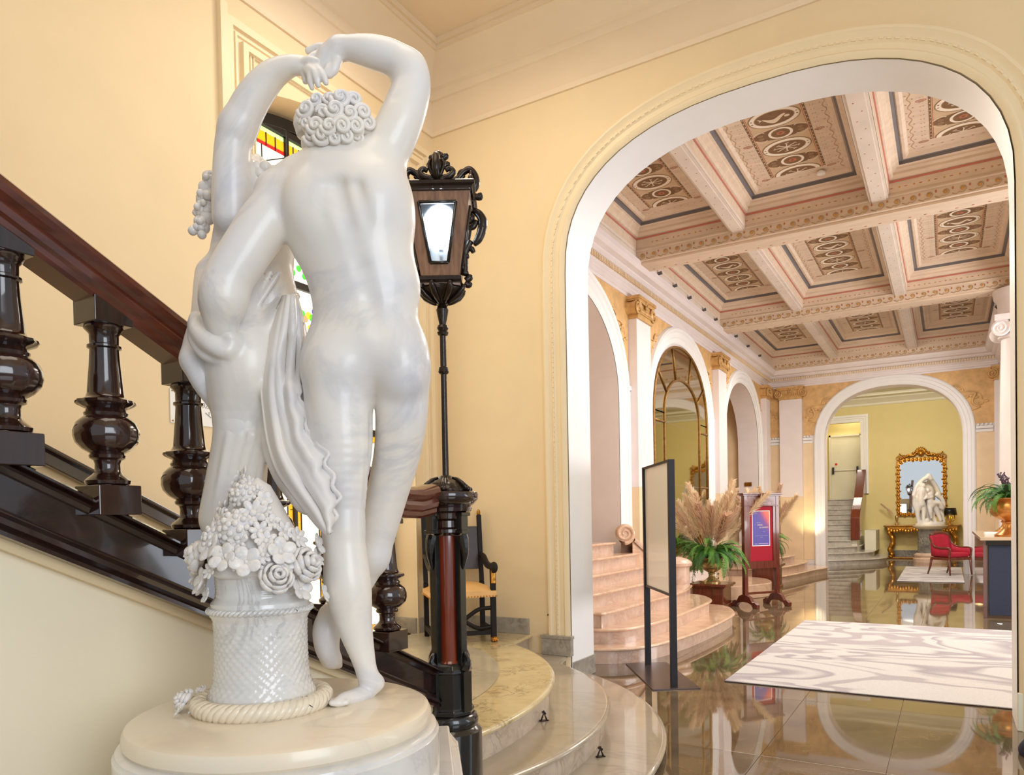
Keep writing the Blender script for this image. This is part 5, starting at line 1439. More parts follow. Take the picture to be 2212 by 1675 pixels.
# ------------------------------------------------------------------ mahogany notice easel
def easel():
    A = Vector((-2.86, 12.15, 0)); B = Vector((-2.47, 12.68, 0)); d = (B-A).normalized(); n = Vector((d.y, -d.x, 0)); c = (A+B)/2
    # width from the photograph
    w_ = (B-A).length; h = 1.86
    t = thing('notice_easel', 'mahogany notice easel with crimson panel and purple orange poster', 'sign', tuple(c))
    for p in (A, B):
        MB().obox(p+Vector((0, 0, h*.5+.08)), d, n, (0, 0, 1), .035, .035, h*.5-.10).build('post', M_mahog, t, w=True, bevel=.005)
        f = MB()
        prof_f = [(-.32, .0), (-.33, .06), (-.26, .10), (-.20, .09), (-.14, .17), (-.06, .20), (.06, .20), (.14, .17), (.20, .09), (.26, .10), (.33, .06), (.32, .0), (.22, .0), (.18, .05), (.08, .08), (-.08, .08), (-.18, .05), (-.22, .0)]
        v = []
        for s_ in (-1, 1):
            for a, z in prof_f: v.append(p+n*a*.92+d*(s_*.032)+Vector((0, 0, z)))
        m_ = len(prof_f); f.add(v, [tuple(range(m_)), tuple(range(m_, 2*m_))[::-1]]+[(i, (i+1) % m_, m_+(i+1) % m_, m_+i) for i in range(m_)])
        f.build('scrolled_foot', M_mahog, t, w=True, bevel=.006)
    def slab(z0, z1, hw, th, nm, mt, off=0): return MB().obox(c+n*off+Vector((0, 0, (z0+z1)/2)), d, n, (0, 0, 1), hw, th, (z1-z0)/2).build(nm, mt, t, w=True, bevel=.003)
    slab(h-.025, h, w_/2+.085, .07, 'top_cap', M_mahog); slab(h-.05, h-.025, w_/2+.06, .05, 'top_cap', M_mahog)
    slab(h-.20, h-.05, w_/2, .032, 'header_board', M_mahog); slab(h-.215, h-.20, w_/2+.04, .045, 'rail', M_mahog)
    slab(.62, .74, w_/2, .03, 'rail', M_mahog); slab(.20, .235, w_/2, .02, 'rail', M_mahog)
    for s_ in (-1, 1): MB().obox(c+d*(s_*(w_/2-.06))+Vector((0, 0, (h-.215+.74)/2)), d, n, (0, 0, 1), .03, .028, (h-.215-.74)/2).build('stile', M_mahog, t, w=True)
    slab(.74, h-.215, w_/2-.08, .012, 'felt_panel', M_redfelt)
    pw = w_/2-.155; z0, z1 = 1.0, 1.56; mt = newmat('poster_print', srgb(90, 70, 150), .5); q = NT(mt)
    co = q.node('ShaderNodeTexCoord'); sx = q.node('ShaderNodeSeparateXYZ'); q.link(co.outputs['Generated'], sx.inputs[0])
    ad = q.node('ShaderNodeMath', operation='ADD'); q.link(sx.outputs['X'], ad.inputs[0]); q.link(sx.outputs['Z'], ad.inputs[1])
    hf = q.node('ShaderNodeMath', operation='MULTIPLY'); q.link(ad.outputs[0], hf.inputs[0]); hf.inputs[1].default_value = .5
    q.link(q.ramp(hf.outputs[0], [(.0, srgb(78, 74, 158)), (.60, srgb(86, 74, 160)), (.72, srgb(126, 70, 140)), (.84, srgb(214, 96, 90)), (1.0, srgb(236, 128, 80))]), q.b.inputs['Base Color'])
    slab(z0-.012, z1+.012, pw+.012, .0135, 'poster_border', M_white)
    slab(z0, z1, pw, .0145, 'poster', mt)
    rotz = math.atan2(d.y, d.x)
    M_fine = plain('faint_small_print', (176, 164, 196), .6)
    for u0, u1, z, th in ((-.10, -.01, 1.372, .0025), (-.135, -.11, 1.343, .002), (.125, .15, 1.378, .0025), (.035, .085, 1.222, .002), (-.12, .13, 1.158, .0015), (-.02, .03, 1.132, .002), (-.14, -.08, 1.026, .004), (-.06, .145, 1.028, .005)):
        MB().obox(c+n*.0166+d*((u0+u1)/2)+Vector((0, 0, z)), d, n, (0, 0, 1), (u1-u0)/2, .0004, th).build('print_line', M_fine, t, w=True)
    for body, size, u, z in (('ANGEL', .036, -.08, 1.325), ('ALVARADO', .036, -.04, 1.282)):
        lettering(body, size, M_cream if size > .03 else M_offwhite, tuple(c+n*.0165+d*u+Vector((0, 0, z))), (pi/2, 0, rotz), t, .0005)
    return t
easel()

# ------------------------------------------------------------------ reception desk with urns
dk = thing('reception_desk', 'navy reception desk with plum end panel and pale stone top', 'desk', (1.2, 14.2, 0))
MB().box(.47, 2.6, 12.13, 12.17, .04, 1.10).build('front_panel', M_navy, dk, w=True, bevel=.004)
MB().box(.405, .45, 12.12, 16.1, 0, 1.10).build('end_panel', M_deskend, dk, w=True, bevel=.003)
MB().box(.45, 2.6, 12.18, 14.5, .0, 1.08).box(.45, .64, 14.5, 16.1, 0, 1.08).build('body', M_deskend, dk, w=True)
MB().prism([(.37, 12.06), (2.7, 12.06), (2.7, 14.55), (.66, 14.55), (.66, 16.12), (.37, 16.12)], 1.085, 1.13).build('desktop', M_deskTop, dk, w=True, bevel=.006)
MB().box(.44, 2.6, 12.09, 12.12, 1.02, 1.085).build('fascia', M_black, dk, w=True)
planter('copper_fern_urn', 'copper urn overflowing with fern and dark sprigs at the desk corner', (.74, 12.5, 1.13), M_copper, 1.5, 60, 0, 5, 7, 'copper fern urns on the reception desk', 1.35)
planter('copper_fern_urn', 'copper urn with fern standing further back on the desk', (.78, 14.0, 1.13), M_copper, 1.45, 44, 0, 8, 4, 'copper fern urns on the reception desk', 1.25)
sc2 = MB().bar((.98, 12.75, 1.165), (1.12, 12.62, 1.42), .34, .012, up=(1, 0, .4)).box(.95, 1.1, 12.6, 12.8, 1.131, 1.15)
tag(sc2.build('monitor', M_black), 'black screen tilted behind the copper urn on the desk', 'screen')
tag(MB().box(.47, .66, 13.3, 13.75, 1.13, 1.155).box(.475, .655, 13.31, 13.74, 1.155, 1.165).build('folder', M_white, bevel=.002), 'white folder lying beside the back copper urn', 'folder')
gl_ = thing('floor_spotlight', 'small lit spotlight recessed in the floor before the navy desk', 'light', tuple(onz(2160, 1349, 0)))
MB().lathe([(.04, 0), (.04, .004), (.03, .005)], (0, 0, 0), 16).build('rim', M_grey, gl_); MB().lathe([(.028, .0055), (0, .0056)], (0, 0, 0), 16).build('lens', glow('lit_floor_lens', (255, 255, 250), 12), gl_)
gl2 = thing('floor_spotlight', 'small lit spotlight in the floor beneath the distant marble group', 'light', tuple(onz(2006, 1212, 0)))
MB().lathe([(.05, 0), (.05, .004), (.03, .005)], (0, 0, 0), 16).build('rim', M_grey, gl2); MB().lathe([(.035, .0055), (0, .0056)], (0, 0, 0), 16).build('lens', MATS['lit_floor_lens'], gl2)
pq = tag(MB().box(0, .012, -.09, .09, -.05, .05).build('brass_plaque', M_brass, bevel=.002), 'small brass plaque on the reveal of the far side arch', 'plaque')
pq.location = (-4.45, 19.36, 2.30); pq.rotation_euler.z = -pi/2

# dark trouser leg-like bag at the right edge
bg = thing('dark_bag', 'dark navy bag on the floor at the right edge by the arch', 'bag', (.56, 5.40, 0))
b_ = MB(); rows = []
for i in range(15):
    t = i/14; z = .26*t; r = .17*(1-.55*t**2)+.01*sin(t*9); rows.append([(.56+r*1.18*cos(a)*(1+.05*sin(3*a+t*5)), 5.40+r*.8*sin(a), z) for a in [2*pi*k/24 for k in range(25)]])
b_.grid(rows); b_.build('body', M_navy if False else plain('dark_navy_cloth', (34, 36, 58), .75, .3, 12, .4, 14), bg, smooth=True, w=True)
MB().tube(smoothpath([(.48, 5.40, .24), (.50, 5.40, .34), (.60, 5.40, .36), (.64, 5.40, .24)], 6), .014, 8).build('handle', M_black, bg, smooth=True, w=True)
# ================================================================== the room beyond the far arch
BY = 27.0
bwf = wall_with_arches(MB(), 'x', BY, BY+.15, -5, 4.5, 0, 5.4, [[(-3.55, 1.9), (-3.55, 4.55), (-2.55, 4.55), (-2.55, 1.9)]] if False else [])
fb = MB()
ox0, ox1, oz = -3.62, -2.52, 4.55
fb.box(-6, ox0, BY, BY+.15, 0, 5.4); fb.box(ox1, 5, BY, BY+.15, 0, 5.4); fb.box(ox0, ox1, BY, BY+.15, oz, 5.4)
wall_ff = struct(fb.build('wall_farroom', M_yellow))
struct(MB().box(-6, -5.9, FY+.45, BY, 0, 5.4).build('wall_farroom_left', M_yellow)); struct(MB().box(4.9, 5, FY+.45, BY, 0, 5.4).build('wall_farroom_right', M_yellow))
cf = MB().box(-6, 5, FY+.45, BY+2, 5.4, 5.5)
cf_ = struct(cf.build('ceiling_farroom', M_offwhite))
q = MB(); q.sweep([(0, 5.06), (.03, 5.06), (.05, 5.1), (.05, 5.13), (.12, 5.2), (.22, 5.26), (.24, 5.3), (.5, 5.32), (.5, 5.36), (.53, 5.4)], [(-5.9, BY, 0), (4.9, BY, 0)], [((0, -1, 0), (0, 0, 1))]*2)
struct(q.build('trim_4', M_offwhite, smooth=True, autos=.5))
q = MB()
for a, b, c, d in ((ox1-.02, ox1+.24, 2.15, oz+.22), (ox0-.2, ox1+.24, oz-.02, oz+.22), (ox0-.22, ox0+.02, 1.0, oz+.22)):
    pass
q.sweep([(0, 0), (0, .05), (.10, .05), (.11, .065), (.16, .065), (.17, .09), (.24, .09), (.24, 0)], [(ox0, BY, 1.9), (ox0, BY, oz), (ox1, BY, oz), (ox1, BY, 2.15)], [((-1, 0, 0), (0, -1, 0)), ((-1, 0, 1), (0, -1, 0)), ((1, 0, 1), (0, -1, 0)), ((1, 0, 0), (0, -1, 0))])
q.build('opening_frame', M_white, wall_ff)
struct(MB().box(-6, ox0-.3, BY-.04, BY, 0, .28).box(ox1+.8, 4.9, BY-.04, BY, 0, .26).build('baseboard_far', M_colmarble))
# back of the stair lobby with the fire door
d_ = MB().box(-4.2, -1.5, 28.3, 28.4, 1.5, 5.4).box(-4.2, ox0-.15, BY+.15, 28.4, 1.5, 5.4).box(ox1+.15, -1.5, BY+.15, 28.4, 1.5, 5.4)
struct(d_.build('wall_stairhead', M_yellow))
dr = thing('fire_door', 'pale cream fire door with push bar at the top of the far stairs', 'door', (-3.1, 28.25, 1.98))
MB().box(-3.60, -2.66, 28.24, 28.30, 1.98, 4.22).build('door_leaf', M_offwhite, dr, w=True, bevel=.005)
MB().box(-3.66, -3.60, 28.2, 28.3, 1.98, 4.28).box(-2.66, -2.60, 28.2, 28.3, 1.98, 4.28).box(-3.66, -2.60, 28.2, 28.3, 4.22, 4.28).build('door_frame', M_offwhite, dr, w=True)
MB().tube([(-3.52, 28.15, 3.02), (-2.74, 28.15, 3.02)], .018, 8).build('push_bar', M_white, dr, smooth=True, w=True)
for x in (-3.52, -2.74): MB().box(x-.03, x+.03, 28.13, 28.24, 2.90, 3.14).build('bar_bracket', M_black, dr, w=True, bevel=.004)
MB().lathe([(.04, 0), (.04, .01), (0, .012)], (0, 0, 0), 16).build('red_sticker', plain('red_sticker_print', (206, 30, 34), .5), dr).location = (-.33, -.02, 1.27)
dr.children[-1].rotation_euler.x = pi/2
# far stairs
fs = side_edges = []
E_ = [[(-4.6, 22.4), (-3.6, 22.45), (-2.75, 22.75), (-2.05, 23.4), (-1.66, 24.2), (-1.62, 25.0), (-1.75, 26.5)],
      [(-4.6, 22.95), (-3.6, 23.0), (-2.85, 23.3), (-2.30, 23.9), (-2.02, 24.5), (-1.98, 25.2), (-2.05, 26.5)],
      [(-4.6, 23.6), (-3.6, 23.65), (-3.0, 23.85), (-2.55, 24.3), (-2.38, 24.8), (-2.36, 26.5)]]
t = side_stairs('far_stairs', 'grey marble stairs with three rounded steps rising to the fire door', E_, .165, M_greystep, M_greystep, back=-4.6)
for k in range(4, 13):
    y = 24.75+.275*(k-4); z = .165*k
    o = MB().box(-4.2, -2.60, y, 28.3, z-.165, z-.03).build('riser', M_greystep, t, w=True)
    MB().box(-4.2, -2.60, y-.03, 28.3, z-.035, z).build('tread', M_greystep, t, w=True, bevel=.008)
MB().box(-2.6, -2.45, 24.9, BY, 0, .75).box(-2.30, -1.98, 25.6, BY, .3, .95).build('side_wall', M_offwhite, t, w=True)
# mahogany solid handrail panel climbing beside the flight
mp = MB()
px_ = [(24.8, .66), (24.8, 1.36), (25.05, 1.62), (25.75, 2.0), (25.8, 2.05), (26.9, 2.95), (26.95, 2.85), (26.95, 1.9), (25.2, .90)]
mp.prism(px_, -2.62, -2.36, 'x')
tag(mp.build('stair_parapet', M_mahog, bevel=.012), 'angular solid mahogany parapet beside the far grey stairs', 'parapet')

# gilded mirror above the console
gm_ = thing('gilt_mirror', 'large gilded mirror with carved floral crest on the far yellow wall', 'mirror', (-.75, BY, 2.3))
mx0, mx1, mz0, mz1 = -1.47, -.06, 1.37, 3.25
MB().prism([(mx0+.10, mz0+.10), (mx1-.10, mz0+.10), (mx1-.10, mz1-.22), (mx1-.22, mz1-.10), (mx0+.22, mz1-.10), (mx0+.10, mz1-.22)], BY-.055, BY-.045, 'y').build('glass', M_mirror, gm_, w=True)
MB().box(mx0, mx1, BY-.045, BY, mz0, mz1).build('backboard', M_giltdark, gm_, w=True)
f = MB(); path = [(mx0+.06, mz0+.06), (mx0+.06, mz1-.2), (mx0+.2, mz1-.06), (mx1-.2, mz1-.06), (mx1-.06, mz1-.2), (mx1-.06, mz0+.06), (mx0+.06, mz0+.06)]
for a, b in zip(path[:-1], path[1:]):
    f.bar((a[0], BY-.06, a[1]), (b[0], BY-.06, b[1]), .09, .05, up=(0, 1, 0))
    L = math.hypot(b[0]-a[0], b[1]-a[1]); n = max(1, int(L/.11))
    for i in range(n):
        u = (i+.5)/n; c = (lerp(a[0], b[0], u), BY-.085, lerp(a[1], b[1], u)); f.ball(c, (.045, .03, .05), 8, 6)
        s_ = 1 if i % 2 else -1; dx, dz = -(b[1]-a[1])/L, (b[0]-a[0])/L
        f.ball((c[0]+dx*.05*s_, c[1]+.01, c[2]+dz*.05*s_), (.035, .025, .03), 8, 5)
f.build('carved_frame', M_gilt, gm_, smooth=True, autos=.8, w=True)
cr_ = MB(); rnd = random.Random(4); cx = (mx0+mx1)/2
for s_ in (-1, 1):
    volute(cr_, (cx+s_*.62, BY-.09, mz1+.03), (1, 0, 0), (0, 0, 1), (0, -1, 0), .12, .03, 1.6, s_)
    cr_.tube(smoothpath([(cx+s_*.5, BY-.08, mz1), (cx+s_*.35, BY-.09, mz1+.10), (cx+s_*.2, BY-.1, mz1+.08), (cx+s_*.1, BY-.1, mz1+.2)], 6), .035, 8)
    for k in range(6): cr_.ball((cx+s_*(.12+.09*k), BY-.10, mz1+.16-.03*k+.03*sin(k*2)), (.05, .035, .04), 8, 5)
for k in range(9):
    a = pi*(k+.5)/9; cr_.tube([(cx+.04*cos(a), BY-.11, mz1+.14+.03*sin(a)), (cx+.14*cos(a), BY-.12, mz1+.15+.14*sin(a)), (cx+.19*cos(a), BY-.11, mz1+.15+.20*sin(a))], [.035, .04, .008], 6)
cr_.ball((cx, BY-.13, mz1+.13), (.09, .06, .08), 12, 8)
cr_.build('crest', M_gilt, gm_, smooth=True, w=True)
# console table
ct_ = thing('console_table', 'gilded carved console table against the far wall under the mirror', 'table', (-.75, 26.7, 0))
MB().box(-1.83, .33, 26.42, 26.96, 1.045, 1.085).build('top', M_giltdark, ct_, w=True, bevel=.012)
ap = MB().box(-1.72, .22, 26.47, 26.93, .95, 1.045)
for i in range(24): ap.ball((-1.68+i*.0815, 26.46, .94-.05*abs(sin(i*.7))), (.045, .03, .05), 8, 5)
ap.build('carved_apron', M_gilt, ct_, smooth=True, autos=.6, w=True)
for x in (-1.62, .12):
    for y in (26.52, 26.86):
        MB().tube(smoothpath([(x, y, .96), (x-.05, y, .86), (x+.04, y, .70), (x+.05, y, .5), (x-.03, y, .32), (x+.02, y, .16), (x, y, .10)], 6), [.075, .075, .07, .065, .06, .055]*6+[.05], 10).ball((x, y, .08), (.08, .08, .05), 10, 6).build('leg', M_gilt, ct_, smooth=True, w=True)
MB().box(-1.72, .22, 26.5, 26.9, .0, .06).build('foot_rail', M_giltdark, ct_, w=True, bevel=.01)
# candelabrum lamp on the console
lm = thing('table_lamp', 'brass candelabrum lamp with black shade glowing at the end of the console', 'lamp', (.02, 26.62, 1.085))
MB().lathe([(.09, 0), (.09, .015), (.03, .03), (.02, .08), (.03, .1), (.015, .12), (.012, .40)], (0, 0, 0), 20).build('stem', M_brass, lm, smooth=True, autos=.6)
ba = MB()
for k in range(4):
    a = k*pi/2+.4; ba.tube(smoothpath([(0, 0, .12), (.08*cos(a), .08*sin(a), .10), (.14*cos(a), .14*sin(a), .15), (.14*cos(a), .14*sin(a), .20)], 5), .008, 6).lathe([(.02, .20), (.03, .215), (.012, .22), (.012, .29), (0, .30)], (.14*cos(a), .14*sin(a), 0), 10)
ba.build('candle_arms', M_brass, lm, smooth=True)
MB().lathe([(.20, .30), (.165, .52)], (0, 0, 0), 28).build('lamp_shade', M_black, lm, smooth=True, solid=.006)
point('console_lamp_light', (.02, 26.6, 1.50), 14, (1, .66, .28), .08)
point('console_lamp_low', (.02, 26.45, 1.33), 5, (1, .66, .28), .04)
# glass vase with pampas on the console
vs = thing('pampas_vase', 'clear vase with one brown pampas plume leaning left on the console', 'vase', (-1.45, 26.66, 1.085))
MB().lathe([(.05, 0), (.055, .01), (.03, .05), (.025, .10), (.05, .20), (.06, .30), (.045, .31)], (0, 0, 0), 20).build('vase', M_urn, vs, smooth=True)
for sc_f, az in ((.75, pi*.98), (.5, pi*.8)):
    put(pl_protos[2], vs, (0, 0, .2), (0, .62, az), sc_f)
# crimson armchair
def red_chair():
    t = thing('crimson_armchair', 'crimson velvet armchair with polished wood frame on the small far rug', 'armchair', (.02, 20.02, .016), math.atan2(.44, .60)*0+.82)
    t.scale = (.92, .92, .96)
    W, Dp = .34, .28      # faces local -y
    def P(x, y, z): return (x, y, z)
    for s_ in (-1, 1):
        MB().tube([(s_*W, -Dp, .42), (s_*W, -Dp-.01, .2), (s_*W*1.02, -Dp-.035, .0)], [.03, .026, .018], 8).build('front_leg', M_mahog, t, smooth=True)
        MB().tube([(s_*W*.9, Dp, .42), (s_*W*.9, Dp+.04, .2), (s_*W*.92, Dp+.12, .0)], [.03, .026, .018], 8).build('rear_leg', M_mahog, t, smooth=True)
        a = smoothpath([(s_*W*.72, Dp+.10, .98), (s_*W*.86, Dp+.05, .86), (s_*W*.98, Dp-.10, .70), (s_*W, -.02, .66), (s_*W, -Dp+.06, .66), (s_*W, -Dp-.03, .63), (s_*W, -Dp-.02, .55), (s_*W, -Dp, .42)], 6)
        MB().tube(a, .026, 8).build('arm_frame', M_mahog, t, smooth=True)
        g = MB(); rows = []
        for i in range(len(a)-14): p = a[i]; rows.append([(p[0]*.96, p[1], p[2]-.01), (p[0]*.93, min(p[1], Dp+.02), .45)])
        g.grid(rows); g.build('side_panel', M_redvelvet, t, smooth=True, solid=.03)
    MB().box(-W, W, -Dp, Dp, .36, .43).build('seat_rail', M_mahog, t, bevel=.01)
    MB().box(-W+.03, W-.03, -Dp-.01, Dp-.02, .43, .54).build('seat_cushion', M_redvelvet, t, bevel=.035)
    g = MB(); rows = []
    for i in range(9):
        u = i/8; z = .45+.50*u; rows.append([(x*(W*.92-.02), Dp-.02+.10*u-.06*(abs(x)**3)*(1-u*.5), z+(.03*(1-x*x) if i == 8 else 0)) for x in [k/8*2-1 for k in range(9)]])
    g.grid(rows); g.build('backrest', M_redvelvet, t, smooth=True, solid=.06)
    MB().tube(smoothpath([(-W*.80, Dp+.05, .96), (-W*.4, Dp+.10, 1.0), (0, Dp+.12, 1.01), (W*.4, Dp+.10, 1.0), (W*.80, Dp+.05, .96)], 6), .038, 8, flat=1.4).build('top_rail', M_mahog, t, smooth=True)
red_chair()
# pedestal of the distant marble group
PC = (-.49, 25.2)
pd = thing('column_pedestal', 'round dark grey marble pedestal under the distant statue', 'pedestal', (PC[0], PC[1], 0))
MB().lathe([(.46, 0), (.46, .10), (.42, .13), (.44, .2), (.40, .25), (.36, .27)], (0, 0, 0), 40).build('base', M_pinkriser, pd, smooth=True, autos=.5)
MB().lathe([(.335, .27), (.325, .98)], (0, 0, 0), 40).build('shaft', M_colmarble, pd, smooth=True, autos=.5)
MB().lathe([(.34, .98), (.36, 1.0), (.42, 1.02), (.44, 1.05), (.46, 1.07), (.46, 1.09), (.0, 1.09)], (0, 0, 0), 40).build('cap', M_statue_base, pd, smooth=True, autos=.5)
# ================================================================== the marble group
# implicit-surface modelling: tapered limbs and ellipsoids blended smoothly, meshed by surface nets
SO = at(615, 1530, 2.30); SO = Vector((SO.x, SO.y, .92))
def loc3(p): q = Vector(p)-SO; return np.array([q.dot(LR), q.dot(LF), q.z])
class SDF:
    def __init__(s, lo, hi, h, pad=.5):
        s.lo = np.array(lo, float); s.h = h; s.n = np.ceil((np.array(hi)-s.lo)/h).astype(int)+1
        s.f = np.full(s.n, pad, np.float32)
        s.ax = [s.lo[i]+h*np.arange(s.n[i], dtype=np.float32) for i in range(3)]
    def _box(s, lo, hi, m):
        sl = []
        for i in range(3):
            a = int(max(0, math.floor((lo[i]-m-s.lo[i])/s.h))); b = int(min(s.n[i], math.ceil((hi[i]+m-s.lo[i])/s.h)+1))
            if b <= a: return None, None
            sl.append(slice(a, b))
        sl = tuple(sl); X = np.meshgrid(*[s.ax[i][sl[i]].astype(np.float32) for i in range(3)], indexing='ij'); return sl, X
    def _put(s, sl, d, k, sub=False):
        f = s.f[sl]; d = d.astype(np.float32)
        if sub: d = -d; h = np.maximum(k-np.abs(f-d), 0)/k; s.f[sl] = np.maximum(f, d)+h*h*k*.25
        else: h = np.maximum(k-np.abs(f-d), 0)/k; s.f[sl] = np.minimum(f, d)-h*h*k*.25
    def cap(s, a, b, ra, rb, k=.03, sub=False, flat=None):
        a, b = np.array(a, float), np.array(b, float); m = max(ra, rb)+k+.02
        sl, X = s._box(np.minimum(a, b), np.maximum(a, b), m)
        if sl is None: return s
        ba = b-a; L = float(ba@ba)+1e-9
        P = [X[i]-a[i] for i in range(3)]
        t = np.clip((P[0]*ba[0]+P[1]*ba[1]+P[2]*ba[2])/L, 0, 1)
        Q = [P[i]-t*ba[i] for i in range(3)]
        if flat is not None: Q[1] = Q[1]/flat
        s._put(sl, np.sqrt(Q[0]**2+Q[1]**2+Q[2]**2)-(ra+(rb-ra)*t), k, sub); return s
    def ell(s, c, r, k=.03, R=None, sub=False):
        c = np.array(c, float); r = np.array(r, float); m = max(r)+k+.02
        sl, X = s._box(c, c, m)
        if sl is None: return s
        P = [X[i]-c[i] for i in range(3)]
        if R is not None: P = [R[0][i]*P[0]+R[1][i]*P[1]+R[2][i]*P[2] for i in range(3)]
        k0 = np.sqrt(sum((P[i]/r[i])**2 for i in range(3))); k1 = np.sqrt(sum((P[i]/r[i]**2)**2 for i in range(3)))+1e-6
        s._put(sl, k0*(k0-1)/k1, k, sub); return s
    def chain(s, pts, rs, k=.03, flat=None):
        """a limb: one smooth tapering tube through the joints"""
        if len(pts) > 2:
            P = [np.array(p, float) for p in pts]; R0 = list(rs)
            P = [2*P[0]-P[1]]+P+[2*P[-1]-P[-2]]; R0 = [R0[0]]+R0+[R0[-1]]; pp = []; rr = []
            for i in range(1, len(P)-2):
                for j in range(5):
                    t = j/5; a, b, c, d = P[i-1:i+3]
                    pp.append(.5*(2*b+(c-a)*t+(2*a-5*b+4*c-d)*t*t+(3*b-a-3*c+d)*t**3))
                    a, b, c, d = R0[i-1:i+3]; rr.append(.5*(2*b+(c-a)*t+(2*a-5*b+4*c-d)*t*t+(3*b-a-3*c+d)*t**3))
            pp.append(P[-2]); rr.append(R0[-2]); pts, rs = pp, rr
        pts = np.array(pts, float); m = max(rs)+k+.02
        sl, X = s._box(pts.min(0), pts.max(0), m)
        if sl is None: return s
        best = np.full(X[0].shape, 9, np.float32)
        for a, b, ra, rb in zip(pts[:-1], pts[1:], rs[:-1], rs[1:]):
            ba = b-a; L = float(ba@ba)+1e-9
            # only the neighbourhood of this segment
            lo = np.minimum(a, b)-m; hi = np.maximum(a, b)+m; sub = []
            for i in range(3):
                base = s.lo[i]+s.h*sl[i].start; q0 = max(0, int((lo[i]-base)/s.h)); q1 = min(X[0].shape[i], int((hi[i]-base)/s.h)+2); sub.append(slice(q0, q1))
            sub = tuple(sub); P = [X[i][sub]-np.float32(a[i]) for i in range(3)]
            t = np.clip((P[0]*ba[0]+P[1]*ba[1]+P[2]*ba[2])/L, 0, 1)
            Q_ = [P[i]-t*ba[i] for i in range(3)]
            if flat is not None: Q_[1] = Q_[1]/flat
            best[sub] = np.minimum(best[sub], np.sqrt(Q_[0]**2+Q_[1]**2+Q_[2]**2)-(ra+(rb-ra)*t))
        s._put(sl, best, k); return s
    def groove(s, pts, r, k=.03):
        for i in range(len(pts)-1): s.cap(pts[i], pts[i+1], r, r, k, sub=True)
        return s
    def mesh(s):
        f = s.f; n = s.n; ins = f < 0
        c = [ins[i:n[0]-1+i, j:n[1]-1+j, k:n[2]-1+k] for i in (0, 1) for j in (0, 1) for k in (0, 1)]
        cnt = sum(q.astype(np.int8) for q in c); act = (cnt > 0) & (cnt < 8)
        idx = np.argwhere(act); N = len(idx); ident = -np.ones(act.shape, np.int64); ident[tuple(idx.T)] = np.arange(N)
        acc = np.zeros((N, 3)); w_ = np.zeros(N)
        offs = [(i, j, k) for i in (0, 1) for j in (0, 1) for k in (0, 1)]
        for a in offs:
            for d in range(3):
                if a[d]: continue
                b = list(a); b[d] = 1
                fa = f[tuple((idx+a).T)].astype(float); fb = f[tuple((idx+b).T)].astype(float)
                cr = (fa < 0) != (fb < 0); t = np.where(cr, fa/(fa-fb+1e-12), 0)
                p = np.array(a, float)[None, :].repeat(N, 0); p[:, d] += t
                acc[cr] += p[cr]; w_[cr] += 1
        V = s.lo+(idx+acc/w_[:, None])*s.h
        F = []
        for d in range(3):
            e = [1, 1, 1]; e[d] = 0
            sh = tuple(slice(e[i], n[i]-1) for i in range(3))
            o = [0, 0, 0]; o[d] = 1
            A = ins[sh]; B = ins[tuple(slice(e[i]+o[i], n[i]-1+o[i]) for i in range(3))]
            E_ = np.argwhere(A != B)+np.array(e)
            if not len(E_): continue
            u, v = [(1, 2), (2, 0), (0, 1)][d]
            du = np.zeros(3, int); du[u] = 1; dv = np.zeros(3, int); dv[v] = 1
            q = [ident[tuple((E_-x).T)] for x in (du+dv, dv, 0*du, du)]
            Q = np.stack(q, 1); flip = ~ins[tuple(E_.T)]
            Q[flip] = Q[flip][:, ::-1]; F.append(Q[(Q >= 0).all(1)])
        return V, np.concatenate(F)
def sdf_object(name, S, mat, parent, relax=2, origin=None, axes=None):
    V, F = S.mesh()
    # light Laplacian relaxation of the net
    for _ in range(relax):
        acc = np.zeros_like(V); cn = np.zeros(len(V))
        for a, b in ((0, 1), (1, 2), (2, 3), (3, 0)):
            np.add.at(acc, F[:, a], V[F[:, b]]); np.add.at(cn, F[:, a], 1); np.add.at(acc, F[:, b], V[F[:, a]]); np.add.at(cn, F[:, b], 1)
        V = V*.62+acc/np.maximum(cn, 1)[:, None]*.38
    o_ = origin if origin is not None else SO
    W = np.array(o_)+V[:, :1]*np.array(LR)+V[:, 1:2]*np.array(LF)+V[:, 2:3]*np.array((0, 0, 1.0))
    me = bpy.data.meshes.new(name); me.vertices.add(len(W)); me.vertices.foreach_set('co', W.astype(np.float32).ravel())
    me.loops.add(F.size); me.loops.foreach_set('vertex_index', F.ravel().astype(np.int32))
    me.polygons.add(len(F)); me.polygons.foreach_set('loop_start', np.arange(0, F.size, 4, dtype=np.int32)); me.polygons.foreach_set('loop_total', np.full(len(F), 4, np.int32))
    me.polygons.foreach_set('use_smooth', np.ones(len(F), bool)); me.update(calc_edges=True); me.validate()
    me.materials.append(mat); o = bpy.data.objects.new(name, me); COL.objects.link(o)
    if parent: keepw(o, parent)
    return o
DS = 2.42
def Q(px, py, d=0.0): return loc3(at(px, py, DS+d))
def pxm(r, d=0.0): return r*(DS+d)/FPX
def QC(S, pts, k=.03, flat=None):
    """chain of (px, py, d, r_px)"""
    P = [Q(a, b, d) for a, b, d, r in pts]; r_ = [pxm(r, d) for a, b, d, r in pts]; return S.chain(P, r_, k, flat)
def QE(S, px, py, d, rx, ry, rz, k=.03, rot=0, sub=False):
    """ellipsoid, radii in px across / in depth / up; rot tilts it in the picture plane"""
    c, s_ = cos(rot), sin(rot); R = [[c, 0, -s_], [0, 1, 0], [s_, 0, c]]
    R = [[c, 0, -s_], [0, 1, 0], [s_, 0, c]]
    return S.ell(Q(px, py, d), (pxm(rx, d), pxm(ry, d), pxm(rz, d)), k, R, sub)
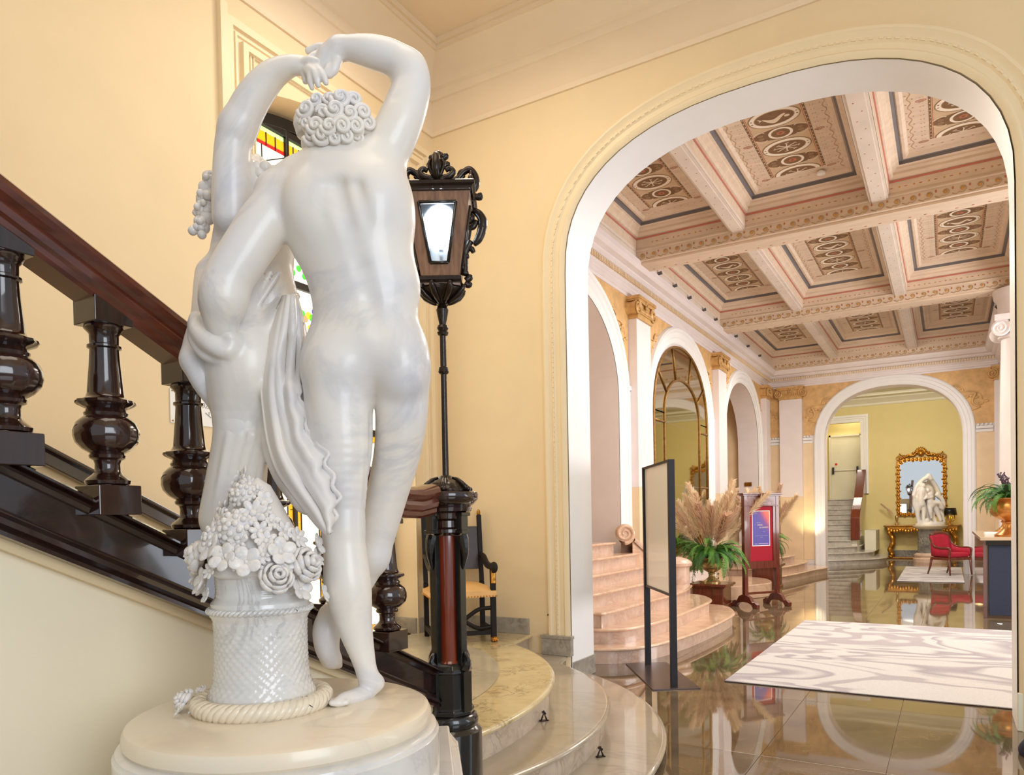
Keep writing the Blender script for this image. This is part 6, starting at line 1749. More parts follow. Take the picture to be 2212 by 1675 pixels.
statue = thing('marble_statue', 'white marble group of two dancing figures with raised arms, flower-heaped basket between them', 'statue', tuple(SO))

# --- figure seen from behind
A = SDF((-.36, -.34, -.02), (.56, .48, 2.30), .005)
QE(A, 745, 470, .00, 132, 88, 165, .04, .10)         # rib cage
QE(A, 800, 470, .00, 95, 84, 150, .05, -.04)
QE(A, 735, 385, .02, 120, 66, 62, .05, .12)         # shoulder girdle
QE(A, 790, 625, .01, 118, 80, 120, .06)             # waist
QE(A, 790, 745, .01, 126, 84, 100, .06)             # pelvis
QE(A, 735, 790, -.005, 84, 80, 90, .03)            # left buttock
QE(A, 868, 790, .012, 62, 78, 92, .03)            # right buttock
QE(A, 668, 445, -.075, 50, 34, 66, .05, .3)         # shoulder blades
QE(A, 800, 430, -.075, 48, 34, 66, .05, -.3)
QC(A, [(716, 395, -.03, 30), (724, 345, -.01, 37), (732, 300, .0, 37)], .045)    # neck
QC(A, [(640, 395, .01, 48), (600, 418, .01, 48)], .04)
QE(A, 724, 272, .0, 52, 58, 56, .02)                  # skull
QE(A, 690, 285, .05, 42, 40, 48, .02)                   # face turned away to the left
QE(A, 651, 292, .085, 10, 14, 9, .012)              # nose tip
QE(A, 676, 318, .06, 24, 28, 14, .015)              # jaw and chin
QE(A, 762, 292, -.01, 7, 12, 15, .008)              # ear
# far arm lifted: shoulder, elbow, wrist
QC(A, [(800, 380, .0, 54), (838, 320, .0, 50), (868, 255, .0, 47), (888, 190, .01, 42), (884, 150, .01, 38)], .035)
QC(A, [(884, 158, .01, 38), (850, 128, .0, 36), (800, 112, -.01, 33), (752, 104, -.01, 25), (732, 104, -.01, 24)], .022)
QC(A, [(735, 104, -.01, 24), (712, 118, -.01, 25), (698, 134, -.01, 19)], .018, .7)    # palm
for pts in ([(712, 106, .0, 11), (690, 103, .01, 10), (666, 110, .015, 8)], [(702, 116, .01, 11), (682, 121, .0, 10), (664, 131, -.01, 8)],
            [(706, 136, .0, 11), (698, 150, -.005, 10), (690, 158, .0, 8)], [(716, 140, -.01, 11), (708, 156, -.02, 10), (700, 165, -.015, 8)], [(728, 132, -.015, 11), (722, 150, -.02, 10), (712, 162, -.02, 8)]):
    QC(A, pts, .004)
# near arm wraps round the companion
QC(A, [(618, 432, .0, 52), (575, 480, -.02, 54), (530, 545, -.04, 52), (490, 610, -.05, 50), (482, 645, -.05, 48)], .03)
QC(A, [(484, 640, -.05, 47), (478, 690, -.03, 38), (492, 735, .0, 28), (500, 752, .01, 22)], .03)
QC(A, [(500, 748, .01, 22), (496, 770, .02, 20)], .012, .7)
for dx, dy in ((-14, 30), (-5, 34), (5, 32), (13, 27)): QC(A, [(496+dx*.6, 772, .02, 8), (494+dx, 772+dy*.6, .025, 7), (490+dx*1.1, 772+dy, .035, 6)], .008)
# standing leg
QC(A, [(734, 800, .0, 78), (732, 880, .0, 72), (738, 960, .0, 66), (742, 1050, .0, 53), (741, 1140, .0, 42)], .022)
QC(A, [(742, 1135, .0, 42), (746, 1200, .0, 46), (752, 1270, .0, 50), (766, 1350, .005, 38), (784, 1420, .01, 26), (792, 1452, .012, 23)], .03)
QE(A, 742, 1150, .04, 38, 26, 46, .03)
QC(A, [(800, 1474, .02, 24), (790, 1496, .005, 20), (764, 1508, -.045, 19), (744, 1512, -.085, 16), (732, 1517, -.11, 12)], .02)   # foot
QE(A, 806, 1476, .03, 25, 22, 20, .015)
for k, (x, y) in enumerate(((752, 1516), (744, 1518), (735, 1519), (728, 1519), (720, 1518))):
    QC(A, [(x, y-4, -.085, 7), (x-4, y+2, -.115-.003*k, 6.5)], .006)
# bent leg behind
QC(A, [(866, 800, .03, 60), (868, 890, .06, 56), (858, 980, .10, 50), (836, 1070, .14, 44), (816, 1150, .17, 40), (804, 1205, .18, 36)], .018)
QC(A, [(804, 1200, .18, 36), (768, 1260, .21, 36), (728, 1320, .18, 30), (716, 1350, .16, 24), (712, 1366, .15, 22)], .025)
QC(A, [(714, 1330, .13, 27), (706, 1362, .10, 30), (707, 1400, .10, 26), (716, 1424, .12, 22)], .02)
for k in range(5): QC(A, [(698+k*8, 1424, .12, 8), (704+k*7.5, 1440-abs(k-2), .14, 6.5)], .008)
# anatomy cut in: spine, seat, shoulder blades
A.groove([Q(728, 400, -.145), Q(748, 480, -.165), Q(775, 570, -.150), Q(798, 640, -.142), Q(816, 700, -.150)], .030, .03)
A.groove([Q(820, 715, -.160), Q(824, 760, -.160), Q(823, 820, -.15), Q(812, 880, -.12)], .022, .022)
A.groove([Q(815, 885, -.11), Q(808, 930, -.07), Q(803, 1000, -.04), Q(796, 1080, -.02)], .016, .012)
A.groove([Q(690, 872, -.140), Q(740, 888, -.148), Q(800, 880, -.140)], .012, .018)
A.groove([Q(832, 884, -.12), Q(880, 878, -.10)], .010, .018)
A.groove([Q(600, 470, -.125), Q(608, 520, -.125), Q(628, 575, -.12)], .014, .02)
A.groove([Q(640, 520, -.14), Q(665, 600, -.125)], .008, .04)
A.groove([Q(700, 400, -.15), Q(690, 470, -.165), Q(712, 520, -.165)], .008, .04)
A.groove([Q(772, 400, -.14), Q(790, 470, -.16), Q(776, 520, -.165)], .008, .04)
A.groove([Q(850, 205, -.08), Q(868, 192, -.085)], .005, .02)
A.groove([Q(810, 900, -.02), Q(800, 980, .0), Q(790, 1080, .03)], .012, .02)
fig1 = sdf_object('dancing_figure', A, M_statue, statue)
# curls: spiral locks over the skull
def curls(parent, name, spots_, mat, r0):
    mb = MB()
    for (px, py, d, r, sg) in spots_:
        c = at(px, py, DS+d); R_ = r*(DS+d)/FPX; ctr = at(722, 268, DS); out = (c-ctr).normalized() if (c-ctr).length > .001 else -LF
        out = (out*.45-LF*.75+Vector((0, 0, .1))).normalized() if d < .03 else out
        ax_ = out.cross(Vector((0, 0, 1))).normalized(); up = ax_.cross(out)*-1; up = out.cross(ax_)
        mb.ball(c-out*R_*.35, (R_*1.0,)*3, 14, 9)
        pts = []; rad = []
        for i in range(26):
            t = i/25; a = sg*(t*3.2*pi); q = R_*(.92-.80*t)
            pts.append(c+ax_*(cos(a)*q)+up*(sin(a)*q)+out*(R_*(.32+.42*t))); rad.append(R_*(.30-.13*t))
        mb.tube(pts, rad, 7)
    return mb.build(name, mat, parent, smooth=True)
CS = []
_r = random.Random(3)
for row, (dy, n, w_) in enumerate(((-42, 4, 50), (-18, 5, 72), (10, 6, 78), (36, 5, 62))):
    for i in range(n):
        x = 726+lerp(-w_, w_, (i+.5)/n)+_r.uniform(-4, 4); y = 262+dy+_r.uniform(-4, 4); dx, dz = (x-726)/80, (y-262)/66
        CS.append((x, y, -.115*math.sqrt(max(0, 1-dx*dx-dz*dz*.8)), 20+_r.uniform(-4, 3), _r.choice((-1, 1))))
curls(fig1, 'curled_hair', CS, M_statue, 0)
hw = MB()
hw.tube(smoothpath([at(712, 238, DS-.03), at(706, 222, DS-.03), at(712, 210, DS-.02), at(720, 214, DS-.03), at(716, 226, DS-.04)], 6), [.018]*12+[.012]*13, 8)
hw.tube(smoothpath([at(655, 290, DS+.01), at(646, 262, DS+.01), at(654, 235, DS+.01), at(666, 222, DS+.01)], 6), [.022, .022, .021, .02, .02, .02, .018, .018, .017, .016, .015, .014, .013, .012, .011, .01, .009, .008, .006], 8)
hw.tube(smoothpath([at(668, 290, DS-.02), at(664, 262, DS-.02), at(676, 240, DS-.02), at(690, 230, DS-.02)], 6), .016, 8)
hw.tube(smoothpath([at(668, 302, DS+.0), at(690, 312, DS-.05), at(722, 318, DS-.075), at(760, 314, DS-.06), at(790, 304, DS-.03)], 6), .012, 8)
hw.build('hair_lock', M_statue, fig1, smooth=True)

# --- companion figure, behind and to the left
B = SDF((-.44, -.24, .05), (.24, .55, 2.30), .005)
b0 = .22
QE(B, 545, 560, b0, 88, 72, 130, .05, -.1)
QE(B, 560, 480, b0, 84, 64, 70, .05)
QE(B, 575, 660, b0-.02, 70, 62, 90, .05)
QE(B, 545, 790, b0-.06, 82, 84, 110, .05)
QE(B, 530, 900, b0-.06, 66, 76, 120, .05)
QC(B, [(545, 440, b0, 34), (540, 400, b0, 32)], .03)
QE(B, 528, 405, b0+.02, 62, 66, 68, .02)
QE(B, 560, 400, b0-.03, 38, 46, 46, .02)
QE(B, 600, 402, b0-.035, 8, 12, 8, .01)
# her lifted arm
QC(B, [(502, 470, b0-.10, 42), (500, 400, b0-.12, 40), (503, 320, b0-.13, 38), (512, 275, b0-.14, 38)], .03)
QC(B, [(514, 278, b0-.14, 38), (545, 215, b0-.16, 36), (585, 165, b0-.18, 30), (625, 143, b0-.20, 22), (648, 142, b0-.205, 19)], .022)
QC(B, [(645, 142, b0-.205, 19), (668, 144, b0-.21, 20), (684, 148, b0-.215, 14)], .014, .7)
for pts in ([(672, 142, 0, 10), (688, 150, -.015, 9.5), (697, 163, -.025, 9), (704, 178, -.028, 7)], [(668, 148, -.005, 10), (680, 157, -.02, 9), (684, 170, -.025, 8.5), (687, 184, -.022, 6.5)],
            [(662, 152, .0, 9), (670, 162, -.012, 8.5), (671, 176, -.015, 8), (674, 190, -.01, 6)], [(656, 154, .01, 9), (658, 164, .012, 8), (660, 176, .012, 7)], [(656, 134, 0, 9), (672, 130, -.01, 8.5), (690, 134, -.015, 7)]):
    QC(B, [(a, b, b0-.225+d, r) for a, b, d, r in pts], .004)
# her bent lower arm on the left
QC(B, [(470, 600, b0, 46), (452, 690, b0-.06, 38), (432, 745, b0-.10, 34), (424, 778, b0-.12, 32)], .03)
QC(B, [(424, 778, b0-.12, 32), (442, 825, b0-.12, 27), (470, 875, b0-.08, 19), (484, 905, b0-.05, 16)], .02)
QC(B, [(484, 905, b0-.05, 16), (490, 935, b0-.04, 15)], .01, .6)
for dx in (-8, -2, 4, 9): QC(B, [(489+dx*.6, 938, b0-.04, 6.5), (490+dx, 968-abs(dx), b0-.035, 5)], .006)
fig2 = sdf_object('companion_figure', B, M_statue, statue)
h2 = MB(); rnd = random.Random(5)
for k in range(46):
    a = rnd.random()*2*pi; e = rnd.uniform(-.2, 1.4); d = Vector((cos(a)*cos(e), sin(a)*cos(e), sin(e)))
    c = at(530, 398, DS+b0+.02)+(LR*d.x+LF*d.y)*.098+Vector((0, 0, d.z*.085)); r = rnd.uniform(.017, .028); h2.ball(c, r, 8, 6)
for (x, y, r) in ((592, 372, 14), (574, 362, 14), (556, 362, 13), (600, 386, 12), (585, 385, 12), (562, 376, 14), (545, 372, 14), (603, 372, 9), (575, 395, 10)): h2.ball(at(x, y, DS+b0-.09), r/FPX*2.5, 10, 7)
for (x, y, r) in ((452, 385, 16), (446, 408, 18), (440, 432, 17), (450, 445, 16), (436, 455, 17), (448, 470, 17), (432, 478, 13), (440, 492, 14), (432, 500, 10), (452, 425, 18), (455, 400, 18)):
    c = at(x, y, DS+b0-.02); h2.ball(c, r/FPX*2.6, 10, 7); [h2.ball(c+Vector((rnd.uniform(-.02, .02), rnd.uniform(-.02, .02), rnd.uniform(-.02, .02)))-LF*.012, rnd.uniform(.010, .018), 8, 6) for _ in range(5)]
h2.build('hair', M_statue, fig2, smooth=True)

# --- drapery: folds as blended ribbons over her body and hanging to the right
D_ = SDF((-.46, -.36, .02), (.30, .50, 1.45), .0062)
c0 = b0-.04
# bodice and skirt mass
QE(D_, 545, 640, b0, 78, 66, 120, .05, -.15)
QE(D_, 540, 790, c0-.06, 82, 92, 110, .05)
QC(D_, [(540, 720, c0-.02, 70), (525, 830, c0-.05, 72), (522, 930, c0-.04, 58), (512, 1030, c0, 62), (500, 1120, c0+.02, 66)], .05)
QC(D_, [(600, 640, b0-.03, 42), (622, 720, b0-.06, 40), (632, 800, b0-.08, 40), (630, 900, b0-.14, 42), (640, 990, b0-.20, 44), (668, 1060, b0-.26, 38), (695, 1120, b0-.29, 12)], .04)
QC(D_, [(590, 860, b0-.10, 36), (600, 950, b0-.14, 36), (625, 1020, b0-.20, 36), (665, 1080, b0-.25, 30)], .04)
# folds
def fold(pts, r, k=.012): QC(D_, [(a, b, d, r*(1-.35*i/len(pts))) for i, (a, b, d) in enumerate(pts)], k)
for i, off in enumerate((0, 22, 44, 66)):
    fold([(640-off*.5, 640+off*.2, b0-.10), (592-off*.45, 690+off*.2, c0-.12), (568-off*.15, 760+off*.1, c0-.14), (572, 830+off*.4, c0-.15), (600+off*.2, 900+off*.5, c0-.16), (650, 940+off*.8, c0-.19), (690-off*.2, 985+off, c0-.22)], 9)
for i in range(4):
    fold([(650, 700+i*26, b0-.12), (608+i*7, 740+i*20, c0-.13), (602+i*8, 800+i*14, c0-.13), (640+i*2, 838+i*12, c0-.15)], 8)
for i in range(5):
    x = 478+i*22
    fold([(x+20, 940, c0-.12), (x+6-i*2, 1010, c0-.10), (x-6-i, 1080, c0-.08), (x-10, 1150, c0-.06)], 10)
for i in range(4):
    fold([(560+i*14, 560+i*10, b0-.13), (520+i*8, 660+i*8, b0-.15), (492+i*10, 760, c0-.15), (486+i*12, 850, c0-.14), (500+i*10, 930, c0-.12)], 6)
# rolled sleeve at the left
QC(D_, [(425, 688, b0-.20, 16), (430, 716, b0-.22, 20), (456, 742, b0-.25, 22), (490, 758, b0-.25, 19), (508, 735, b0-.24, 16)], .02)
QC(D_, [(418, 700, b0-.20, 12), (420, 735, b0-.21, 13), (446, 768, b0-.22, 13), (484, 780, b0-.23, 11)], .012)
QC(D_, [(440, 690, b0-.22, 14), (462, 716, b0-.25, 15), (496, 728, b0-.26, 12)], .012)
QC(D_, [(440, 705, b0-.14, 16), (470, 728, b0-.16, 18)], .012)
for pts in ([(560, 760, -.20), (590, 850, -.20), (600, 930, -.16)],): pass
D_.groove([Q(645, 730, b0-.17), Q(630, 780, b0-.17), Q(650, 815, b0-.17)], .022, .03)
D_.groove([Q(612, 760, b0-.20), Q(612, 800, b0-.20)], .010, .02)
for i in range(3):
    D_.groove([Q(580+i*6, 880+i*30, c0-.20), Q(618, 950+i*30, c0-.235), Q(665, 985+i*34, c0-.27)], .006, .02)
dr_ = sdf_object('drapery', D_, M_statue, statue)
# the long hanging cloth with its scalloped hem, one folded sheet
Lc = [(612, 640, .08), (590, 690, .05), (570, 760, .03), (562, 830, .02), (568, 900, .0), (578, 960, -.02), (596, 1015, -.05), (628, 1062, -.08), (660, 1104, -.10), (690, 1140, -.12), (708, 1154, -.13)]
Rc = [(640, 636, .06), (650, 690, .03), (652, 755, .0), (650, 822, -.02), (660, 872, -.04), (676, 934, -.06), (702, 968, -.09), (712, 1014, -.10), (730, 1064, -.12), (723, 1106, -.13), (716, 1152, -.13)]
def dens(L, n=6):
    P_ = smoothpath([Vector(p) for p in L], n); return P_
L2, R2 = dens(Lc), dens(Rc); rows = []
zig = random.Random(2)
for i, (a, b) in enumerate(zip(L2, R2)):
    q = i/(len(L2)-1); row = []
    jag = 5*math.sin(i*1.05)*(q > .35)
    for k in range(31):
        t = k/30; x = lerp(a.x, b.x, t)+jag*1.6*t**4; y = lerp(a.y, b.y, t)+26*sin(pi*t)*(1-abs(2*q-1))
        d = lerp(a.z, b.z, t)-.035*sin(pi*t)+.015*sin(t*14+q*2.2)*(.5+.5*q)+.006*sin(t*25-q*3)
        # the deep oval hollow at the hip
        hx, hy = (x-628)/26, (y-778)/62; hh = hx*hx+hy*hy
        if hh < 1: d += .05*(1-hh)
        row.append(tuple(at(x, y, DS+d)))
    rows.append(row)
hm_ = MB().grid(rows); o = hm_.build('hanging_cloth', M_statue, dr_, smooth=True, solid=.012)

# --- basket drum and rope, base
bc = at(568, 1500, 2.33); bx = Vector((bc.x, bc.y, 0))
def zpx(py, D=2.33, px=568): return at(px, py, D).z
zB = .92
def rp(r): return r/FPX*2.33
bk = MB()
prof = [(rp(118), zpx(1525)), (rp(112), zpx(1500)), (rp(100), zpx(1470)), (rp(96), zpx(1440)), (rp(95), zpx(1400)), (rp(95), zpx(1360)), (rp(97), zpx(1335)), (rp(104), zpx(1322)), (rp(106), zpx(1312)), (rp(101), zpx(1304)), (rp(100), zpx(1296)), (rp(92), zpx(1288)), (rp(90), zpx(1270)), (rp(92), zpx(1240)), (rp(94), zpx(1215)), (rp(94), zpx(1190)), (0, zpx(1185))]
fine = []
for (r0_, z0_), (r1_, z1_) in zip(prof[:-1], prof[1:]):
    n = max(1, int(abs(z1_-z0_)/.0045)); fine += [(lerp(r0_, r1_, i/n), lerp(z0_, z1_, i/n)) for i in range(n)]
fine.append(prof[-1])
def weave(a, z, r):
    if r < .06: return r
    k = int(z/.0135); return r+.0028*(sin(a*34+(k % 2)*pi)*sin(z/.0135*2*pi) if zpx(1500) < z < zpx(1340) else .5*sin(z/.009*2*pi))
bk.lathe(fine, tuple(bx), 150, weave)
basket = bk.build('woven_basket', M_statue_drum, statue, smooth=True, w=True)
# twisted rope round the foot and cord round the waist
rp_ = MB(); R0 = rp(128)
for s_ in range(4):
    P_ = []
    for i in range(241):
        a = 2*pi*i/240; ph_ = 14*a+s_*pi/2; rr = .016
        P_.append((bx.x+(R0+rr*cos(ph_))*cos(a), bx.y+(R0+rr*cos(ph_))*sin(a), zB+.022+rr*sin(ph_)))
    rp_.tube(P_, .015, 6, caps=False)
rp_.build('rope_ring', M_statue_base, basket, smooth=True)
wr_ = MB()
for s_ in range(2):
    P_ = []
    for i in range(241):
        a = 2*pi*i/240; ph_ = 30*a+s_*pi; rr = .005
        P_.append((bx.x+(rp(104)+rr*cos(ph_))*cos(a), bx.y+(rp(104)+rr*cos(ph_))*sin(a), zpx(1314)+rr*sin(ph_)))
    wr_.tube(P_, .006, 6, caps=False)
wr_.build('cord', M_statue_drum, basket, smooth=True)
# flowers
def blossom(kind, rnd):
    mb = MB()
    if kind == 'rose':
        mb.ball((0, 0, .1), (.55, .55, .35), 14, 8)
        for ring_, (n, r, t) in enumerate(((3, .25, .62), (4, .5, .45), (5, .78, .22), (6, .98, .0))):
            for i in range(n):
                a = 2*pi*i/n+ring_*.7; P_ = [(r*cos(a+u)*(1-.12*u*u), r*sin(a+u)*(1-.12*u*u), t+.10*cos(u*2)) for u in [(-.62+1.24*j/8)*(6.4/n/1.15) for j in range(9)]]
                mb.tube(P_, [.05, .09, .12, .13, .13, .13, .12, .09, .05], 6, flat=1.9, up=(0, 0, 1))
    elif kind == 'daisy':
        n = 7
        for i in range(n):
            a = 2*pi*i/n; R = Matrix.Rotation(a, 3, 'Z') @ Matrix.Rotation(-.25, 3, 'Y'); mb.ball(R @ Vector((.58, 0, .05)), (.42, .27, .12), 10, 6, R)
        mb.ball((0, 0, .16), (.24, .24, .18), 10, 7)
    elif kind == 'five':
        for i in range(5):
            a = 2*pi*i/5; R = Matrix.Rotation(a, 3, 'Z') @ Matrix.Rotation(-.3, 3, 'Y'); mb.ball(R @ Vector((.56, 0, .08)), (.46, .42, .12), 12, 6, R)
        mb.ball((0, 0, .10), (.14, .14, .14), 8, 6)
        mb.tube([(.16*cos(t), .16*sin(t), .16) for t in [i*.7 for i in range(10)]], .03, 6)
    else:   # hydrangea cluster
        mb.ball((0, 0, -.1), (.92, .92, .72), 14, 8)
        for i in range(26):
            e = math.acos(1-i/26*.98); a = i*2.4; c = Vector((sin(e)*cos(a)*.92, sin(e)*sin(a)*.92, cos(e)*.72-.06)); mb.ball(c, (.19, .19, .12), 8, 5)
    return mb.build('flower', M_statue, None, smooth=True)
rnd = random.Random(12)
pf = {k: blossom(k, rnd) for k in ('rose', 'daisy', 'five', 'cluster')}; used = set()
FL = [('cluster', 492, 1292, .0, 1), ]
FL = [('rose', 452, 1200, -.02, 34), ('five', 500, 1180, -.08, 34), ('five', 470, 1255, -.06, 30), ('five', 535, 1205, -.13, 32), ('cluster', 548, 1140, -.12, 36), ('daisy', 580, 1110, -.11, 30), ('five', 580, 1215, -.14, 34),
      ('five', 640, 1195, -.12, 32), ('rose', 632, 1247, -.13, 32), ('rose', 676, 1222, -.10, 34), ('five', 665, 1275, -.10, 28), ('five', 700, 1285, -.06, 20), ('daisy', 545, 1030, -.02, 22), ('daisy', 520, 1060, -.03, 24), ('cluster', 552, 1068, -.06, 28),
      ('daisy', 510, 1090, -.05, 26), ('daisy', 505, 1122, -.08, 26), ('five', 485, 1140, -.06, 22), ('daisy', 600, 1150, -.13, 24), ('daisy', 612, 1170, -.14, 24), ('daisy', 640, 1150, -.12, 22), ('five', 618, 1130, -.11, 18),
      ('daisy', 660, 1165, -.10, 24), ('five', 690, 1180, -.07, 24), ('daisy', 430, 1240, .02, 24), ('five', 445, 1262, -.02, 26), ('daisy', 560, 1170, -.14, 22), ('five', 595, 1080, -.09, 18), ('daisy', 580, 1062, -.07, 16), ('five', 530, 1035, .0, 18),
      ('daisy', 600, 1105, -.09, 16), ('five', 470, 1165, -.02, 22), ('daisy', 500, 1232, -.11, 20), ('five', 556, 1196, -.14, 20), ('daisy', 610, 1200, -.15, 20), ('daisy', 490, 1100, -.01, 20), ('five', 648, 1222, -.13, 18), ('five', 430, 1215, .03, 22),
      ('cluster', 500, 1160, .0, 30), ('daisy', 690, 1205, -.05, 22), ('five', 480, 1285, -.05, 18), ('daisy', 560, 1045, -.05, 16)]
hc = at(560, 1150, DS+.06)
HR = [(1030, 14), (1050, 26), (1100, 52), (1150, 82), (1200, 104), (1240, 106), (1290, 96)]
def heapr(py): return float(np.interp(py, [a for a, b in HR], [b for a, b in HR]))
core = MB().lathe([(rp(90), zpx(1245))]+[(rp(heapr(y)), zpx(y)) for y in (1235, 1200, 1170, 1140, 1110, 1080, 1050)]+[(0, zpx(1032))], (bx.x, bx.y, 0), 28, lambda a, z, r: r*(1+.05*sin(5*a+z*30)))
core.build('flower_heap', M_statue, statue, smooth=True, w=True)
for kind, px, py, d, r in FL:
    o = pf[kind] if kind not in used else pf[kind].copy()
    if kind in used: COL.objects.link(o)
    used.add(kind)
    r = r*1.12; ax0 = 566-(py-1150)*.01; dx = (px-ax0)/FPX*2.30; R_h = rp(heapr(py)+12)
    dv = -math.sqrt(max(0, R_h*R_h-dx*dx)); dx = max(-R_h*1.25, min(R_h*1.25, dx))
    c = bx+LR*dx+LF*dv; c.z = zpx(py, 2.33+dv)
    out = (LR*dx+LF*dv+Vector((0, 0, .35*R_h))).normalized(); r = r*(2.33+dv)/(DS+d)
    o.rotation_mode = 'QUATERNION'; o.rotation_quaternion = out.to_track_quat('Z', 'X'); o.rotation_quaternion = o.rotation_quaternion @ Matrix.Rotation(rnd.random()*6.28, 3, 'Z').to_quaternion()
    s_ = r/FPX*(DS+d); o.scale = (s_, s_, s_); o.parent = statue; o.location = c-SO
bd = MB()
for i in range(40):
    a = rnd.random(); px = lerp(480, 660, rnd.random()); py = lerp(1050, 1230, rnd.random())
    if abs(px-560) < 30+(py-1040)*.55: bd.ball(tuple(bx+LR*((px-566)/FPX*2.3)+LF*(-math.sqrt(max(0, rp(heapr(py)+20)**2-((px-566)/FPX*2.3)**2)))+Vector((0, 0, zpx(py, 2.2)))), .007, 8, 5)
stuff(bd.build('berries', M_statue, statue, smooth=True, w=True))
# fallen rose on the base at the left
for kind, px, py, D, r in (('rose', 400, 1515, 2.28, 26), ('rose', 436, 1497, 2.36, 16), ('five', 388, 1545, 2.20, 16), ('five', 418, 1535, 2.22, 15)):
    o = pf[kind].copy(); COL.objects.link(o); c = at(px, py, D); c.z = max(c.z, zB+.02)
    o.rotation_quaternion = Vector((-.5, -.7, .6)).to_track_quat('Z', 'X'); s_ = r/FPX*D; o.scale = (s_, s_, s_); o.parent = statue; o.location = c-SO
# round base
RB = .462
MB().lathe([(0, .92), (RB-.03, .92), (RB-.012, .912), (RB-.004, .895), (RB-.004, .872), (RB-.012, .862), (0, .862)][::-1], (SO.x, SO.y, 0), 96).build('base_slab', M_statue_base, statue, smooth=True, autos=.6, w=True)
dk2 = MB().lathe([(RB-.01, .862), (RB+.012, .852), (RB+.014, .842), (RB+.02, .836), (RB+.020, .70), (RB+.012, .69), (0, .69)][::-1], (SO.x, SO.y, 0), 96)
ZP = EYE-EYE/.826
pedb = thing('statue_pedestal', 'round white marble drum on a stepped square plinth beneath the dancing figures', 'pedestal', (SO.x, SO.y, ZP))
dk2.build('drum', M_statue_drum, pedb, smooth=True, autos=.6, w=True)
pl_ = MB(); 
def sq(mb, h, z0, z1, rot=0, h2=None):
    """square course, its corner trimmed where the staircase wall stands"""
    h2 = h2 or h; v = []; n = 0
    for hh, z in ((h, z0), (h2, z1)):
        P_ = [(hh*1.414*cos(math.radians(30.9)+rot+pi/4+i*pi/2), hh*1.414*sin(math.radians(30.9)+rot+pi/4+i*pi/2)) for i in range(4)]
        lim = -.62*hh/.565*1.0; out = []
        for i in range(4):
            a, b = P_[i], P_[(i+1) % 4]
            if a[0] >= lim: out.append(a)
            if (a[0] >= lim) != (b[0] >= lim):
                t = (lim-a[0])/(b[0]-a[0]); out.append((lim, lerp(a[1], b[1], t)))
        n = len(out); v += [(SO.x+x, SO.y+y, z) for x, y in out]
    return mb.add(v, [tuple(range(n))[::-1], tuple(range(n, 2*n))]+[(i, (i+1) % n, n+(i+1) % n, n+i) for i in range(n)])
sq(pl_, .53, .665, .69, .12); sq(pl_, .56, .62, .665, .12, .53); sq(pl_, .565, .56, .62, .12); sq(pl_, .50, .50, .56, .12, .56)
sq(pl_, .49, -.15, .50, .12); sq(pl_, .53, ZP, -.15, .12)
pl_.build('plinth', M_statue_drum, pedb, w=True, bevel=.008)

# the carving is four fifths of the size it was drawn at; it stands clear of the staircase
for o_, z_ in ((statue, .92), (pedb, ZP)):
    o_.scale = (.826,)*3; o_.location = (SO.x*.826, SO.y*.826, EYE+.826*(z_-EYE))

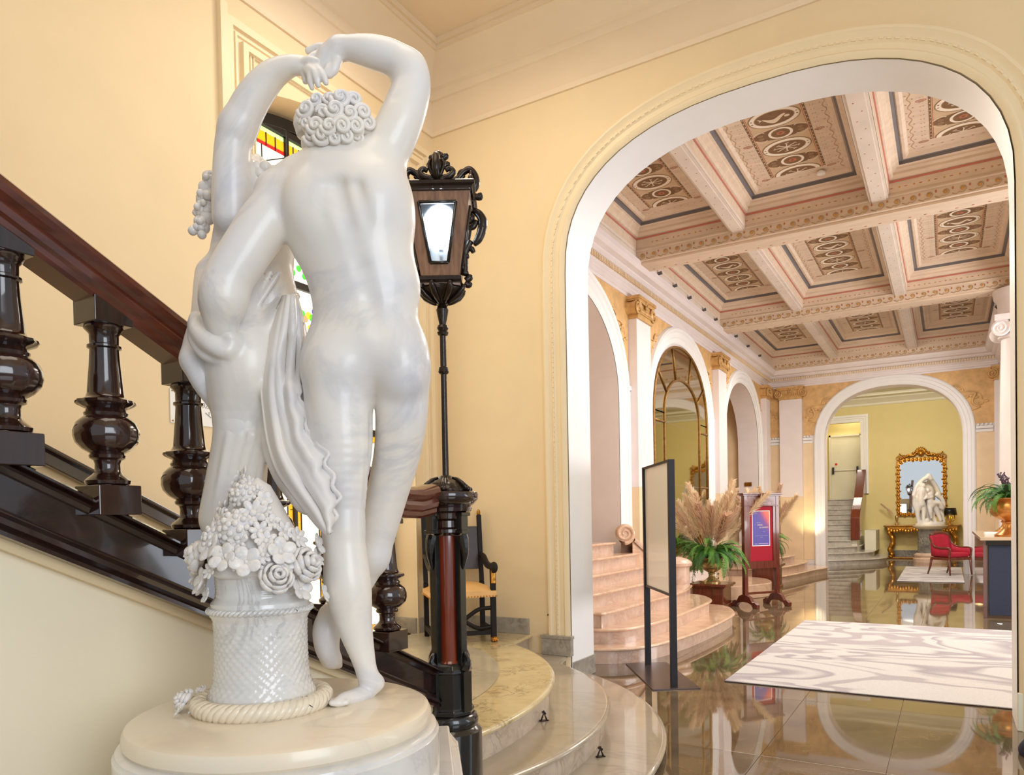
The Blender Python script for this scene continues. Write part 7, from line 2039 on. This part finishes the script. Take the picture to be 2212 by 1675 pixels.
# ------------------------------------------------------------------ the smaller marble group far away
E2 = SDF((-.62, -.5, -.02), (.62, .5, 1.62), .014)
eO = Vector((PC[0], PC[1], 1.09)); ED = (eO-CAMP).dot(FF)
def q2(px, py, d=0): q = at(px, py, ED+d)-eO; return np.array([q.dot(LR), q.dot(LF), q.z])
def C2(pts, k=.03): E2.chain([q2(a, b, d) for a, b, d, r in pts], [r/FPX*ED for a, b, d, r in pts], k)
def E_(px, py, d, rx, ry, rz, k=.03, sub=False): E2.ell(q2(px, py, d), (rx/FPX*ED, ry/FPX*ED, rz/FPX*ED), k, None, sub)
C2([(1991, 1062, 0, 9), (1989, 1078, 0, 8), (1990, 1090, 0, 8)]); C2([(1993, 1090, 0, 6), (1996, 1106, -.02, 4.5), (1995, 1124, -.03, 3), (1998, 1131, -.05, 3)], .02)
C2([(1987, 1090, 0, 6), (1982, 1108, .04, 4.5), (1984, 1128, .04, 3)], .02); E_(1994, 1050, -.03, 5, 5, 6)
C2([(2009, 1068, 0, 7), (2008, 1082, -.02, 7), (2012, 1092, 0, 8)]); C2([(2008, 1092, -.02, 5), (2010, 1106, -.04, 4.5), (2012, 1118, 0, 3)], .02)
C2([(2016, 1092, 0, 6), (2026, 1108, 0, 5), (2032, 1124, 0, 3.5)], .02); E_(2004, 1060, -.02, 5, 5, 6)
C2([(1998, 1064, -.05, 3.5), (2004, 1076, -.09, 3), (2014, 1074, -.08, 2.5)], .02); C2([(2008, 1068, -.05, 3), (1998, 1078, -.10, 2.6)], .02)
for pts in ([(1974, 1070, .05), (1980, 1052, .06), (1990, 1040, .05), (2003, 1032, .03), (2014, 1040, .03), (2022, 1052, .06), (2028, 1066, .08)], [(1976, 1076, .06), (1976, 1092, .08), (1982, 1110, .10), (1986, 1128, .08)], [(1982, 1054, .1), (1990, 1074, .14), (1998, 1096, .14), (2002, 1128, .12)],
            [(2024, 1070, .06), (2034, 1078, .04), (2038, 1090, .04), (2034, 1106, .06), (2038, 1128, .06)], [(2005, 1095, .1), (2014, 1112, .1), (2020, 1130, .08)], [(2018, 1086, -.06), (2030, 1088, -.08), (2036, 1098, -.06)], [(2003, 1032, .02), (2006, 1027, .0), (2010, 1034, .0)]):
    C2([(a, b, d, 4.4) for a, b, d in pts], .05)
E_(2000, 1104, .16, 20, 6, 28, .04); E_(2001, 1060, .22, 17, 5, 20, .04); E_(2000, 1126, .02, 8, 8, 7, .02)
E2.cap((0, 0, .04), (0, 0, .05), .10, .10, .02)
sm = thing('small_marble_group', 'distant white marble group under a billowing cloak on the grey column', 'statue', tuple(eO))
so_ = sdf_object('marble_figures', E2, M_statue, sm, 2, eO)
MB().lathe([(.38, 0), (.39, .03), (.37, .06), (.36, .09), (.33, .11), (0, .11)], (0, 0, 0), 40, lambda a, z, r: r*(1+.03*sin(5*a)*(z > .07))).build('rock_base', M_statue, sm, smooth=True, autos=.6)
